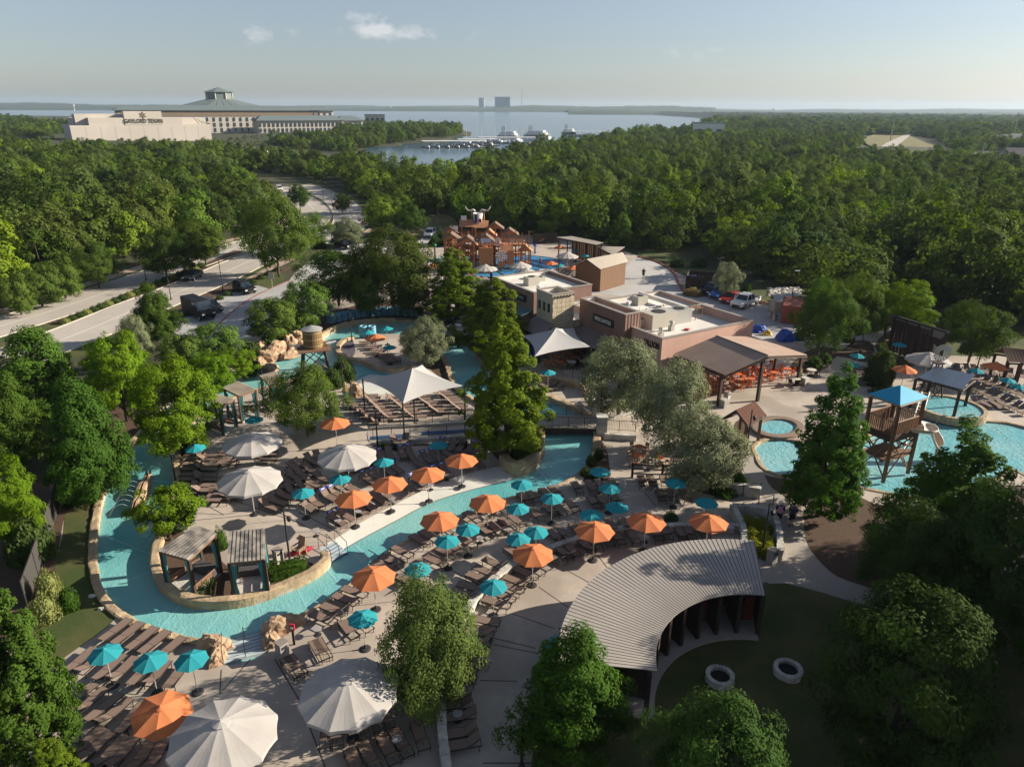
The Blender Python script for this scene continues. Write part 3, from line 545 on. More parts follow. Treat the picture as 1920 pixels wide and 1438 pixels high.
TL = [
 ('cypress', 853, 600, 456, 145, 'tall cypress standing nearest the climbing frame', 0),
 ('cypress', 925, 668, 512, 150, 'cypress between the cafe terrace and the cream tower building', 1),
 ('cypress', 948, 852, 572, 192, 'biggest bright green cypress, beside the bridge and ball shrub', 0),
 ('gray', 1165, 780, 636, 152, 'pale grey green tree in front of the terracotta building', 0),
 ('gray', 1262, 845, 674, 130, 'grey green tree left of the tan roofed porch', 1),
 ('gray', 1322, 922, 778, 158, 'low grey green tree over the yellow green hedge', 0),
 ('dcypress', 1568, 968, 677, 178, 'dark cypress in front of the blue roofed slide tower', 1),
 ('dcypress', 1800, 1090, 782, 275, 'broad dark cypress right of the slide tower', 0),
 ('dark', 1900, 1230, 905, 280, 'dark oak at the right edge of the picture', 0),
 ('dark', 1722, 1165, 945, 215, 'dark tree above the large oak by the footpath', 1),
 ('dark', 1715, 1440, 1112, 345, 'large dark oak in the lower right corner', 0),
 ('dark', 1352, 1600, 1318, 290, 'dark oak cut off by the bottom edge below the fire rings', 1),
 ('elm', 1072, 1400, 1162, 238, 'green cone shaped tree left of the curved roof', 0),
 ('vitex', 803, 1300, 1085, 205, 'bushy chaste tree beside the curved low stone wall', 0),
 ('lime', 318, 852, 655, 165, 'bright lime green tree over the left bend of the river', 0),
 ('elm', 150, 935, 692, 175, 'green elm on the left just above the mesh fence', 0),
 ('elm', 60, 800, 598, 190, 'dark green tree at the left edge below the road', 1),
 ('lime', 215, 790, 612, 130, 'yellow green tree between the elm and the lime green tree', 0),
 ('elm', 10, 880, 690, 140, 'dark tree at the left edge above the mulch bed', 0),
 ('lime', 5, 1030, 850, 120, 'olive green tree at the left edge beside the mesh fence', 0),
 ('dcypress', 12, 1420, 1088, 215, 'bright cypress in the lower left corner', 1),
 ('cypress', 92, 1500, 1380, 130, 'green tree top at the bottom edge by the last lounger row', 0),
 ('small', 308, 1012, 912, 135, 'small bright multi stem tree beside the striped cabanas', 0),
 ('oak', 568, 818, 686, 140, 'dark round oak on the island behind the white parasols', 0),
 ('gray', 795, 690, 596, 92, 'small grey green tree on the upper peninsula', 1),
 ('ball', 506, 642, 558, 98, 'round glossy tree nearest the water tower rocks', 0),
 ('ball', 570, 618, 526, 100, 'round glossy tree behind the water tower', 0),
 ('ball', 398, 690, 606, 100, 'round glossy tree left of the car park exit', 0),
 ('ball', 335, 705, 628, 86, 'leftmost round glossy tree above the lime green tree', 0),
 ('lime', 440, 712, 650, 80, 'small bright tree behind the middle striped cabana', 0),
 ('lime', 392, 740, 655, 85, 'small bright tree behind the left striped cabana', 0),
 ('oak', 630, 575, 468, 135, 'oak left of the largest oak behind the lagoon', 1),
 ('oak', 733, 585, 430, 170, 'largest oak behind the stacked inner tubes', 0),
 ('oak', 690, 598, 500, 80, 'slender oak in front of the largest oak', 1),
 ('oak', 775, 600, 520, 70, 'small oak between the largest oak and the cypress', 0),
 ('oak', 512, 520, 366, 128, 'large street oak on the verge below the road', 0),
 ('oak', 577, 474, 398, 80, 'street oak by the road junction', 1),
 ('oak', 303, 528, 424, 92, 'street oak in the median nearest the grey sedan', 1),
 ('oak', 348, 515, 418, 80, 'middle street oak of three in the median', 0),
 ('oak', 378, 497, 412, 82, 'right street oak of three in the median', 1),
 ('elm', 284, 640, 523, 92, 'thin street tree left of the black van', 0),
 ('gray', 250, 690, 590, 60, 'pale small tree left of the round glossy trees', 0),
 ('gray', 650, 462, 408, 60, 'pale spreading tree beside the stop sign', 1),
 ('oak', 715, 425, 362, 62, 'bright tree beside the upper road', 1),
 ('oak', 770, 440, 385, 60, 'dark small tree left of the white car', 0),
 ('gray', 1364, 560, 491, 52, 'small grey green tree beside the fenced bin store', 0),
 ('oak', 1548, 672, 524, 105, 'dark oak right of the red container', 0),
 ('oak', 1612, 648, 510, 95, 'oak left of the dark open shelter', 1),
 ('lime', 1702, 640, 518, 112, 'bright green tree behind the dark open shelter', 0),
 ('oak', 1834, 682, 562, 118, 'round oak between the open shelter and brown hut', 1),
 ('oak', 560, 395, 345, 40, 'small oak on the grass between the far carriageways', 0),
 ('oak', 640, 400, 362, 36, 'small dark oak beside the far road bend', 1),
 ('ball', 28, 590, 512, 75, 'first crape myrtle from the left beside the sidewalk', 0),
 ('ball', 68, 575, 498, 78, 'second crape myrtle from the left beside the sidewalk', 0),
 ('ball', 112, 560, 482, 80, 'third crape myrtle from the left beside the sidewalk', 0),
 ('oak', 175, 540, 455, 90, 'dark tree at the end of the crape myrtle row', 0),
]
for i, (k, bx, by, ty, w, lab, v) in enumerate(TL): place_tree(k, bx, by, ty, w, lab, None, v)
# trees standing right of and behind the viewpoint, whose shadows fall across the shaded corner
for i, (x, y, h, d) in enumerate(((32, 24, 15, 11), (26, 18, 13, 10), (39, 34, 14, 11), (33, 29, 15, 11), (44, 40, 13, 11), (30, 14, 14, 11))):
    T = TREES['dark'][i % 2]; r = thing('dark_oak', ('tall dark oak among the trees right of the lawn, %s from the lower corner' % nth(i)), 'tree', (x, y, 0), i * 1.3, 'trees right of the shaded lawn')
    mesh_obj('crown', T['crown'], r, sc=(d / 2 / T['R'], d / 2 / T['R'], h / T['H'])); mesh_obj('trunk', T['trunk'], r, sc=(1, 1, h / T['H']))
# ---- woodland
FOREST = [make_tree('woodland_oak', 8.5, 4.6, .10, 'round', 60, 3600, .50, L_FOR, 101, .27, 0, .75, .55, 4), make_tree('woodland_oak', 9, 4.2, .08, 'dome', 64, 3600, .50, L_FOR, 102, .25, 0, .8, .55, 5),
          make_tree('woodland_oak', 8, 5.0, .12, 'round', 66, 3800, .50, L_FOR, 103, .24, 0, .7, .6, 3), make_tree('woodland_elm', 10, 4.4, .08, 'dome', 62, 3600, .50, L_FOR, 104, .26, .04, .8, .55, 3),
          make_tree('woodland_oak', 7.5, 4.4, .05, 'dome', 52, 3400, .50, L_FOR, 105, .30, 0, .8, .6, 4),
          make_tree('woodland_juniper', 7.6, 3.2, .03, 'cone', 60, 3200, .42, L_FOR, 106, .24, .05, .9, .6, 3), make_tree('woodland_elm', 8.8, 4.9, .12, 'vase', 44, 3400, .5, L_FOR, 107, .22, 0, .8, .6, 5), make_tree('woodland_hackberry', 8.4, 4.2, .10, 'round', 34, 3000, .5, L_FOR, 108, .34, 0, .9, .6, 2)]
wp = lambda pts: [W(*p) for p in pts]
WOODS = [
 ('woods left of the road', wp([(-260, 640), (-60, 588), (0, 566), (120, 530), (200, 508), (265, 488), (340, 468), (440, 442), (520, 420), (556, 402), (530, 385), (470, 360), (440, 345), (380, 331), (430, 324), (520, 338), (620, 345), (640, 330), (600, 312), (520, 303), (430, 292), (380, 285), (130, 290), (60, 282), (0, 276), (-200, 270), (-420, 290)])),
 ('woods behind the climbing frame', wp([(672, 425), (690, 440), (742, 436), (756, 410), (830, 396), (862, 412), (880, 432), (960, 442), (1060, 447), (1120, 452), (1190, 470), (1240, 466), (1330, 495), (1345, 512), (1390, 525), (1450, 522), (1510, 545), (1545, 575), (1600, 590), (1680, 588), (1760, 590), (1850, 600), (1990, 612), (2300, 640), (2300, 420), (2100, 300), (1900, 262), (1750, 250), (1560, 240), (1352, 240), (1260, 250), (1160, 262), (1100, 274), (960, 292), (915, 300), (893, 312), (880, 340), (800, 348), (740, 338), (690, 318), (655, 300), (625, 318), (655, 345), (662, 372), (680, 400)])),
 ('woods on the resort shore', wp([(-300, 262), (0, 258), (110, 272), (140, 290), (380, 283), (440, 268), (620, 284), (665, 288), (688, 277), (790, 268), (845, 264), (874, 254), (855, 247), (760, 242), (690, 240), (640, 240), (620, 246), (480, 252), (400, 262), (390, 250), (300, 246), (120, 240), (0, 226), (-300, 222)])),
]
EXCL = [wp([(1600, 300), (1612, 254), (1715, 250), (1760, 268), (1800, 285), (1790, 303), (1700, 306), (1640, 305)]), wp([(425, 296), (440, 272), (520, 276), (615, 300), (600, 312), (520, 304)]), wp([(92, 299), (98, 256), (395, 248), (402, 297)]), wp([(300, 276), (320, 244), (628, 236), (628, 262), (520, 272), (400, 280)]), wp([(1810, 312), (1820, 290), (1920, 282), (1990, 300), (1940, 318)]), wp([(20, 290), (30, 268), (120, 262), (118, 286)])]
HALL_ = wp([(100, 272), (110, 255), (395, 248), (395, 266), (470, 256), (560, 252), (628, 248), (628, 236), (320, 240)])
def near_line(p, line, d):
    return any((Vector((p.x, p.y)) - q).length < d for q in line)
road_pts = [q for rd in (ROAD1, ROAD2) for q in resample(px_line(rd, 6), 6)]
pts = []
for name, poly in WOODS:
    xs = [p.x for p in poly]; ys = [p.y for p in poly]
    y = min(ys)
    while y < min(max(ys), 1300):
        r = y; step = 7.2 if r < 300 else (7.4 if r < 600 else 9.5)
        x = max(min(xs), -1.05 * y - 20)
        while x < min(max(xs), .95 * y + 20):
            p = Vector((x + random.uniform(-.45, .45) * step, y + random.uniform(-.45, .45) * step, 0))
            low_ = inside(p, EXCL[2]) or inside(p, EXCL[3]); p.z = 1 if low_ else 0
            if inside(p, poly) and (low_ or not any(inside(p, e) for e in EXCL)) and not (low_ and (inside(p, HALL_) or random.random() < .3)) and not inside(p, lake_w) and not (p.length < 330 and near_line(p, road_pts, 10.0)):
                pts.append((name, p))
            x += step
        y += step * .9
def in_view(p):
    x, y = proj((p.x, p.y, 5)); return -60 < x < 1980 and y < 1500
pts.sort(key=lambda a: (not in_view(a[1]), a[1].length))
N_IND = 295; ind, rest = pts[:N_IND], pts[N_IND:]
protos = []
by_region = {}
for i, (name, p) in enumerate(ind): by_region.setdefault(name, []).append(p)
for name, L_ in by_region.items():
    L_.sort(key=lambda p: p.length); k = 0
    for rank in range(0, len(L_), 14):
        row = sorted(L_[rank:rank + 14], key=lambda p: proj((p.x, p.y, 4))[0])
        for j, p in enumerate(row):
            T = random.choice(FOREST) if len(protos) >= len(FOREST) else FOREST[len(protos)]
            s = min(1.4, max(.55, random.lognormvariate(-.04, .24))); r = thing(T['kind'], f'{nth(j)} tree from the left in the {nth(rank // 14)} rank of the {name}', 'tree', (p.x, p.y, hgt(p.x, p.y)), random.uniform(0, 6.28), name)
            c = mesh_obj('crown', T['crown'], r, sc=(s, s, s * random.uniform(.85, 1.15))); mesh_obj('trunk', T['trunk'], r, sc=s)
            if len(protos) < len(FOREST): protos.append(c)
def scatter(name, P, vid, scl, rot, protos, label, kind='stuff'):
    me = bpy.data.meshes.new(name); me.vertices.add(len(P)); me.vertices.foreach_set('co', np.array(P, np.float32).ravel())
    for an, ty, dat in (('vid', 'INT', np.array(vid, np.int32)), ('scl', 'FLOAT_VECTOR', np.array(scl, np.float32).ravel()), ('rot', 'FLOAT_VECTOR', np.array(rot, np.float32).ravel())):
        at = me.attributes.new(an, ty, 'POINT'); at.data.foreach_set('vector' if ty == 'FLOAT_VECTOR' else 'value', dat)
    o = bpy.data.objects.new(name, me); col.objects.link(o)
    ng = bpy.data.node_groups.new(name, 'GeometryNodeTree'); ng.interface.new_socket('Geometry', in_out='INPUT', socket_type='NodeSocketGeometry'); ng.interface.new_socket('Geometry', in_out='OUTPUT', socket_type='NodeSocketGeometry')
    gi, go, jn = ng.nodes.new('NodeGroupInput'), ng.nodes.new('NodeGroupOutput'), ng.nodes.new('GeometryNodeJoinGeometry')
    def attr(n_, t_):
        a = ng.nodes.new('GeometryNodeInputNamedAttribute'); a.data_type = t_; a.inputs[0].default_value = n_; return a.outputs[0]
    av, asc, ar = attr('vid', 'INT'), attr('scl', 'FLOAT_VECTOR'), attr('rot', 'FLOAT_VECTOR')
    for k, pr in enumerate(protos):
        oi = ng.nodes.new('GeometryNodeObjectInfo'); oi.inputs['Object'].default_value = pr; oi.inputs['As Instance'].default_value = True
        cmp_ = ng.nodes.new('FunctionNodeCompare'); cmp_.data_type = 'INT'; cmp_.operation = 'EQUAL'; ng.links.new(av, cmp_.inputs[2]); cmp_.inputs[3].default_value = k
        ip = ng.nodes.new('GeometryNodeInstanceOnPoints'); ng.links.new(gi.outputs[0], ip.inputs['Points']); ng.links.new(cmp_.outputs[0], ip.inputs['Selection']); ng.links.new(oi.outputs['Geometry'], ip.inputs['Instance']); ng.links.new(ar, ip.inputs['Rotation']); ng.links.new(asc, ip.inputs['Scale'])
        ng.links.new(ip.outputs[0], jn.inputs[0])
    ng.links.new(jn.outputs[0], go.inputs[0]); md = o.modifiers.new('scatter', 'NODES'); md.node_group = ng
    return tag(o, label, kind=kind)
P, V_, S_, Q_ = [], [], [], []
for name, p in rest:
    far = max(1.0, p.length / 700); s = min(1.35, max(.5, random.lognormvariate(0, .28))) * (.82 if p.length > 300 else .95) * (1 + .12 * (far - 1)) * (.26 if p.z else 1); P.append((p.x, p.y, hgt(p.x, p.y) - .3)); V_.append(random.randrange(len(protos))); S_.append((s, s, s * random.uniform(.8, 1.15))); Q_.append((0, 0, random.uniform(0, 6.28)))
# thin far woodland out to the right horizon
for _ in range(3200):
    r = 900 + 2600 * random.random() ** 1.2; a = R(random.uniform(52, 76)); x, y = r * math.cos(a), r * math.sin(a)
    if not inside((x, y), lake_w): s = random.uniform(1.2, 2.2); P.append((x, y, -1 + (hgt(x, y) if r < 2400 else 0))); V_.append(random.randrange(len(protos))); S_.append((s * 1.4, s * 1.4, s * .75)); Q_.append((0, 0, random.uniform(0, 6.28)))
scatter('far_woodland', P, V_, S_, Q_, protos, 'dense far oak woodland reaching to the lake and horizon')
print('trees', len(ind), len(P))
# ---- shrubs, hedges and tufts
def blob_mesh(name, shape, n, ll, m, seed, lump=.12):
    rg = np.random.default_rng(seed)
    if shape == 'ball':
        d = rg.normal(0, 1, (n, 3)); d[:, 2] = np.abs(d[:, 2]) - .25; d /= np.linalg.norm(d, axis=1)[:, None]
        s = 1 + lump * np.sin(5 * d[:, 0] + 2) * np.sin(6 * d[:, 1] + 1) + lump * .6 * np.sin(9 * d[:, 2] + 7 * d[:, 0]); P = d * (s * rg.uniform(.82, 1.03, n))[:, None]; P[:, 2] = np.maximum(P[:, 2] + .12, 0)
    else:
        P = rg.uniform(-1, 1, (n, 3)); k = rg.integers(0, 5, n); sg = np.where(rg.uniform(0, 1, n) < .5, -1., 1.)
        for ax in (0, 1): q = (k == ax); P[q, ax] = sg[q] * rg.uniform(.82, 1.02, q.sum())
        q = k >= 2; P[q, 2] = rg.uniform(.85, 1.03, q.sum()); P[:, 2] = (P[:, 2] + 1) / 2; d = P - np.array([0, 0, .4]); d /= np.linalg.norm(d, axis=1)[:, None]; P *= (1 + lump * np.sin(4 * P[:, :1] + 1) * np.sin(5 * P[:, 1:2]))
    N = d + rg.normal(0, .55, (n, 3)); N /= np.linalg.norm(N, axis=1)[:, None]
    return quads_mesh(name, leaf_arrays(P, N, rg.normal(0, 1, (n, 3)), ll, ll * .6, rg), m)
L_HEDGE = leafmat('hedge_leaves', (.048, .095, .012), .12); L_YELLOW = leafmat('yellow_green_leaves', (.19, .20, .018), .1); L_SHRUB = leafmat('shrub_leaves', (.050, .078, .020), .3); L_GOLD = leafmat('dry_grass_blades', (.26, .20, .085), .2); L_VAR = leafmat('variegated_leaves', (.21, .23, .075), .1)
def core(mb_shape):
    mb = MB()
    if mb_shape == 'ball': mb.lathe([(.5, .0), (.78, .25), (.80, .5), (.6, .78), (.1, .92)], 10)
    else: mb.box((0, 0, .42), (1.6, 1.6, .84))
    return mb.mesh('core')
CORE = {}
def shrub(name, label, px, py, wpx, hpx, m, shape='ball', cat='shrub', group=None, rz=0, ypx=None, n=1500, ll=.16, z=0.0, seed=None, sy=None):
    b = W(px, py, z); h = max(.25, height_to(b, py - hpx) - z) if z == 0 else hpx; rx = wpx * depth(b) / F_PX / 2; sy = sy or rx
    r = thing(name, label, cat, b, rz, group); key = (shape, m.name)
    if (key, n) not in CORE:
        CORE[key, n] = blob_mesh(name + '_foliage', shape, n, ll, m, seed or len(CORE)); c = core(shape); c.materials.append(m); CORE[key, n, 'c'] = c
    mesh_obj('foliage', CORE[key, n], r, sc=(rx, sy, h)); mesh_obj('inner_twigs', CORE[key, n, 'c'], r, sc=(rx * .96, sy * .96, h * .95)); return r
shrub('ball_shrub', 'clipped dark green ball shrub below the biggest cypress', 978, 866, 42, 44, L_HEDGE, n=2600, ll=.11)
shrub('clipped_shrub', 'tall clipped grey green shrub near the white parasol on the right', 1646, 720, 50, 62, L_SHRUB, n=2600, ll=.14)
shrub('hedge', 'clipped green hedge on the island wall by the lifeguard chair', 541, 1078, 68, 22, L_HEDGE, 'box', rz=.48, n=2200, ll=.12, sy=.45)
shrub('bushy_shrub', 'bright green shrub between the two striped cabanas', 414, 1028, 26, 34, L_HEDGE, n=1500, ll=.14)
shrub('bushy_shrub', 'green shrub at the foot of the water tower', 645, 712, 42, 36, L_SHRUB, n=2600, ll=.14)
shrub('bushy_shrub', 'green shrub behind the surfboard rock', 625, 725, 40, 30, L_SHRUB, n=2600, ll=.14)
shrub('bushy_shrub', 'dark round bush left of the mesh fence', 62, 1045, 78, 66, L_SHRUB, n=2600, ll=.14)
shrub('bushy_shrub', 'small clipped bush right of the mesh fence', 142, 942, 36, 34, L_SHRUB, n=1500, ll=.14)
shrub('variegated_shrub', 'upper yellow variegated shrub beside the mesh fence', 96, 1120, 44, 44, L_VAR, n=1500, ll=.14)
shrub('variegated_shrub', 'lower yellow variegated shrub beside the mesh fence', 88, 1160, 52, 40, L_VAR, n=1500, ll=.14)
shrub('bushy_shrub', 'round green bush on the lawn strip edge', 132, 1142, 34, 38, L_HEDGE, n=1500, ll=.14)
for i, (x, y, w, h) in enumerate(((1348, 905, 50, 20), (1380, 912, 44, 22), (1318, 900, 34, 22), (1358, 925, 50, 16))):
    shrub('hedge', f'yellow green hedge under the low grey green tree, {nth(i)} along the bed', x, y, w, h, L_HEDGE, group='hedge under the grey green tree', n=1500, ll=.14)
for i, (x, y) in enumerate(((1400, 990), (1425, 995), (1408, 1012), (1432, 1022), (1412, 1032), (1440, 1042))):
    shrub('yellow_shrub', f'yellow green mounded shrub in the walled planter, {nth(i)} from the back', x, y, 42, 20, L_YELLOW, group='shrubs in the walled planter', n=1500, ll=.14)
for i, (x, y, w, h) in enumerate(((1108, 872, 20, 18), (1122, 860, 20, 16), (1098, 890, 22, 12), (1122, 896, 20, 12), (1108, 893, 22, 10))):
    shrub('small_shrub', f'small green shrub beside the bridge bank, {nth(i)} of the bed', x, y, w, h, L_SHRUB, group='shrubs beside the bridge bank', n=700, ll=.2)
for i, (x, y, w, h) in enumerate(((1258, 975, 26, 14), (720, 842, 20, 10), (745, 842, 18, 9), (868, 838, 24, 12), (840, 840, 20, 8), (345, 830, 30, 34), (352, 850, 24, 26))):
    shrub('small_shrub', ['low shrub in the deck square between the orange parasols', 'leftmost low shrub below the ramp', 'second low shrub below the ramp', 'low shrub below the ramp nearest the cypress', 'third low shrub below the ramp', 'shrub under the lime green tree', 'lower shrub under the lime green tree'][i], x, y, w, h, L_SHRUB, n=700, ll=.2)
for i, (x, y, w, h) in enumerate(((505, 655, 40, 24), (540, 640, 44, 22), (470, 700, 40, 26), (470, 668, 44, 26), (830, 458, 34, 24), (815, 462, 24, 18), (848, 462, 22, 20), (640, 452, 36, 12), (660, 455, 30, 12), (625, 485, 40, 14), (600, 465, 26, 14))):
    shrub('bushy_shrub', f'green bush in the beds round the car park, {nth(i)} of its kind', x, y, w, h, L_SHRUB, group='bushes round the car park', n=700, ll=.2)
for i in range(20):
    t = i / 19; x, y = 122 + t * 255, 606 - t * 104
    shrub('grass_tuft', f'{nth(i)} ornamental grass clump along the median from the left', x, y, 20, 9, L_SHRUB if i % 3 else L_VAR, group='clumps along the median', n=700, ll=.2, cat='grass clump')
for i in range(12):
    t = i / 11; x, y = 350 + t * 170, 592 - t * 84
    shrub('grass_tuft', f'{nth(i)} low plant in the strip beside the car park from the left', x, y, 16, 7, L_SHRUB, group='plants in the car park strip', n=700, ll=.2, cat='plant')
for i, (x, y, w, h) in enumerate(((1300, 553, 40, 12), (1090, 552, 26, 9), (1400, 545, 16, 14), (1268, 500, 24, 16), (1310, 500, 30, 18), (1525, 690, 30, 22), (1545, 680, 26, 18), (1590, 640, 22, 14), (1650, 740, 40, 12))):
    shrub('ornamental_grass', f'golden ornamental grass or low bush near the service yard, {nth(i)} of them', x, y, w, h, L_GOLD if i < 2 else L_SHRUB, group='low planting near the service yard', n=700, ll=.2, cat='grass clump')
def yucca(px, py, label, r=.8):
    o = thing('yucca', label, 'plant', W(px, py)); mb = MB()
    for k in range(46):
        a = random.uniform(0, 6.28); e = random.uniform(.15, 1.3); L_ = r * random.uniform(.7, 1); d = Vector((math.cos(a) * math.cos(e), math.sin(a) * math.cos(e), math.sin(e))); s = Vector((-math.sin(a), math.cos(a), 0)) * .03
        q = d * L_ * .6; t = d * L_ - Vector((0, 0, .12 * L_)); mb.add([s + Vector((0, 0, .1)), -s + Vector((0, 0, .1)), q - s, q + s, t], [(0, 1, 2, 3), (3, 2, 4)])
    mb.build('leaves', L_SHRUB, o); MB().cyl((0, 0, -.02), (0, 0, .2), .09, .06, 7).build('stem', M_BARK, o)
yucca(395, 1104, 'spiky yucca between the two striped cabanas', 1.0); yucca(372, 1112, 'smaller spiky yucca left of the other yucca', .7); yucca(365, 735, 'spiky plant beside the left striped cabana'); yucca(1108, 742, 'spiky palm by the cafe fence', 1.0)
# ================================================================ parasols
M_ORANGE = mat('orange_canvas', (.58, .19, .075), .85, .07, 1.5, bump=.1, bscale=30, trans=.18, obj_var=.07); M_TEAL = mat('teal_canvas', (.022, .27, .31), .85, .07, 1.5, bump=.1, bscale=30, trans=.18, obj_var=.07)
M_CREAM = mat('cream_canvas', (.43, .40, .37), .9, .06, .8, bump=.15, bscale=14, trans=.12, c2=(.38, .35, .32), s2=.4)
M_POLE = mat('aluminium_pole', (.50, .47, .42), .45, .05, 4, metal=.4); M_BLACK = mat('black_metal', (.022, .021, .022), .5, .2, 4, spec=.4); M_DARKBASE = mat('dark_cast_base', (.035, .033, .033), .6, .2, 5)
def parasol_proto(name, rad, apex, rim, n, m, valance=.0, pole_m=None):
    r = thing(name, 'parasol', 'parasol'); pole_m = pole_m or M_POLE
    a0, a1 = 0, 2 * math.pi / n; mb = MB(); K = 4; J = 4; vs = []
    for i in range(K + 1):
        t = i / K
        for j in range(J + 1):
            s = j / J; a = a0 + (a1 - a0) * s; sag = 1 - .02 * math.sin(math.pi * s) * t
            rr = rad * t * math.cos(math.pi / n) / math.cos(a - (a0 + a1) / 2) * sag
            z = apex + (rim - apex) * (t ** 1.12) - .016 * rad * math.sin(math.pi * s) * t * .6
            vs.append((rr * math.cos(a), rr * math.sin(a), z))
    fs = [(i * (J + 1) + j, (i + 1) * (J + 1) + j, (i + 1) * (J + 1) + j + 1, i * (J + 1) + j + 1) for i in range(K) for j in range(J)]
    if valance:
        b = len(vs); vs += [(vs[K * (J + 1) + j][0] * 1.004, vs[K * (J + 1) + j][1] * 1.004, vs[K * (J + 1) + j][2] - valance * (1 - .25 * math.sin(math.pi * j / J))) for j in range(J + 1)]
        fs += [(K * (J + 1) + j, b + j, b + j + 1, K * (J + 1) + j + 1) for j in range(J)]
    mb.add(vs, fs); me = mb.mesh('canopy_panel'); me.materials.append(m)
    for k in range(n): mesh_obj('canopy_panel', me, r, rz=2 * math.pi * k / n)
    MB().cyl((0, 0, .05), (0, 0, apex), .025 * rad ** .5, None, 7).build('pole', pole_m, r)
    MB().lathe([(.0, apex - .02), (rad * .16, apex - .055 * rad), (rad * .16, apex - .03 * rad), (.02, apex + .05), (.03, apex + .09), (0.005, apex + .13)], 10).build('vent_cap', m, r)
    f = MB()
    for k in range(n):
        a = 2 * math.pi * k / n; f.cyl((0, 0, apex - .07), (rad * .97 * math.cos(a), rad * .97 * math.sin(a), rim - .03), .012, None, 4)
    f.build('ribs', M_POLE, r)
    MB().lathe([(.30, .0), (.30, .035), (.22, .07), (.06, .09), (.05, .28), (.03, .30)], 14).build('base', M_DARKBASE, r)
    return r
PAR = {'teal': parasol_proto('teal_parasol', .82, 2.3, 1.98, 8, M_TEAL), 'orange': parasol_proto('orange_parasol', 1.30, 2.7, 2.18, 8, M_ORANGE), 'cream': parasol_proto('cream_parasol', 2.2, 3.55, 2.75, 12, M_CREAM, .2)}
ZC = {'teal': 2.12, 'orange': 2.42, 'cream': 3.15}
def parasol(kind, px, py, label, sc=1.0, rz=None, tilt=0):
    b = W(px, py, ZC[kind] * sc); o = clone(PAR[kind], (b.x, b.y, 0.004), rz if rz is not None else random.uniform(0, 6.28), label, {'teal': 'small teal parasols', 'orange': 'orange parasols', 'cream': 'large cream parasols'}[kind], sc)
    if tilt: o.rotation_euler = (R(tilt), R(tilt * .4), o.rotation_euler.z)
    return o
for px, py, lab in (
 (366, 838, 'small teal parasol beside the head to head loungers at the left river bend'), (476, 785, 'small teal parasol in front of the middle striped cabana on the left'), (568, 922, 'small teal parasol left of the row of four orange parasols on the island'),
 (637, 896, 'small teal parasol between the cream parasols and the orange row'), (719, 864, 'small teal parasol right of the single cream parasol'), (822, 832, 'small teal parasol under the ramp wall'),
 (978, 906, 'small teal parasol standing over the river near the stone planter'), (971, 951, 'small teal parasol just right of the right orange parasol at the river'), (1035, 932, 'small teal parasol second along the right river bank'),
 (1125, 882, 'small teal parasol in the planting bed below the bridge'), (1144, 913, 'small teal parasol at the right end of the first curved lounger row'), (1157, 948, 'small teal parasol at the right end of the second curved lounger row'),
 (1109, 963, 'small teal parasol left of the one ending the second curved row'), (1267, 903, 'small teal parasol below the timber rail fence'), (1325, 940, 'rightmost small teal parasol beside the stone steps'),
 (877, 990, 'small teal parasol right of the left orange parasol at the river'), (838, 1012, 'small teal parasol left of the pair of river bank orange parasols'), (1005, 995, 'back one of two overlapping teal parasols on the terrace'), (972, 1008, 'front one of two overlapping teal parasols on the terrace'),
 (783, 1065, 'small teal parasol right of the orange parasol by the river'), (925, 1097, 'small teal parasol at the curved low wall'), (680, 1156, 'small teal parasol left of the bushy chaste tree'),
 (196, 1222, 'left one of three teal parasols in the lower left corner'), (281, 1236, 'middle one of three teal parasols in the lower left corner'), (358, 1234, 'right one of three teal parasols in the lower left corner'),
 (1028, 697, 'teal parasol on the cafe fence right of the cypress'), (1608, 666, 'teal parasol beside the path end left of the clipped shrub'), (1600, 682, 'front teal parasol beside the clipped shrub'), (1687, 645, 'teal parasol before the dark open shelter'),
 (1831, 694, 'teal parasol left of the right hand loungers'), (1890, 712, 'teal parasol among the right hand loungers'), (1911, 724, 'teal parasol at the right edge among the loungers'), (690, 622, 'teal parasol left behind the orange one on the peninsula'), (725, 615, 'teal parasol at the back of the peninsula'), (730, 650, 'teal parasol in front of the peninsula loungers'),
 (1097, 479, 'teal parasol under the flat roofed bar'), (1078, 470, 'teal parasol nearest the flat roofed bar'), (1050, 497, 'teal parasol beside the splash pool'), (1022, 508, 'teal parasol in front of the splash pool'), (1050, 1208, 'teal parasol half hidden left of the cone shaped tree')):
    parasol('teal', px, py, lab)
for px, py, lab in (
 (628, 790, 'orange parasol under the dark round oak on the island'), (662, 930, 'first orange parasol from the left in the island row'), (730, 903, 'second orange parasol from the left in the island row'), (802, 885, 'third orange parasol from the left in the island row'), (865, 859, 'fourth orange parasol from the left in the island row'),
 (914, 938, 'upper one of two orange parasols on the lower river bank'), (824, 971, 'lower one of two orange parasols on the lower river bank'), (999, 1034, 'orange parasol overlapping the two teal ones on the terrace'), (1115, 990, 'left one of three orange parasols above the curved roof'), (1212, 973, 'middle one of three orange parasols above the curved roof'), (1329, 974, 'right one of three orange parasols above the curved roof'),
 (700, 1077, 'orange parasol at the river above the chaste tree'), (704, 631, 'orange parasol on the upper peninsula'), (1697, 690, 'orange parasol left of the windmill'), (1868, 684, 'orange parasol before the brown hut on the right'), (1050, 463, 'orange parasol left of the flat roofed bar'), (1033, 492, 'orange parasol at the edge of the splash pool'), (1075, 501, 'orange parasol beside the wooden barn'), (810, 498, 'orange parasol behind the tall cypress')):
    parasol('orange', px, py, lab)
parasol('orange', 299, 1320, 'bright orange tilted parasol in the lower left corner', 1.0, .2, 9)
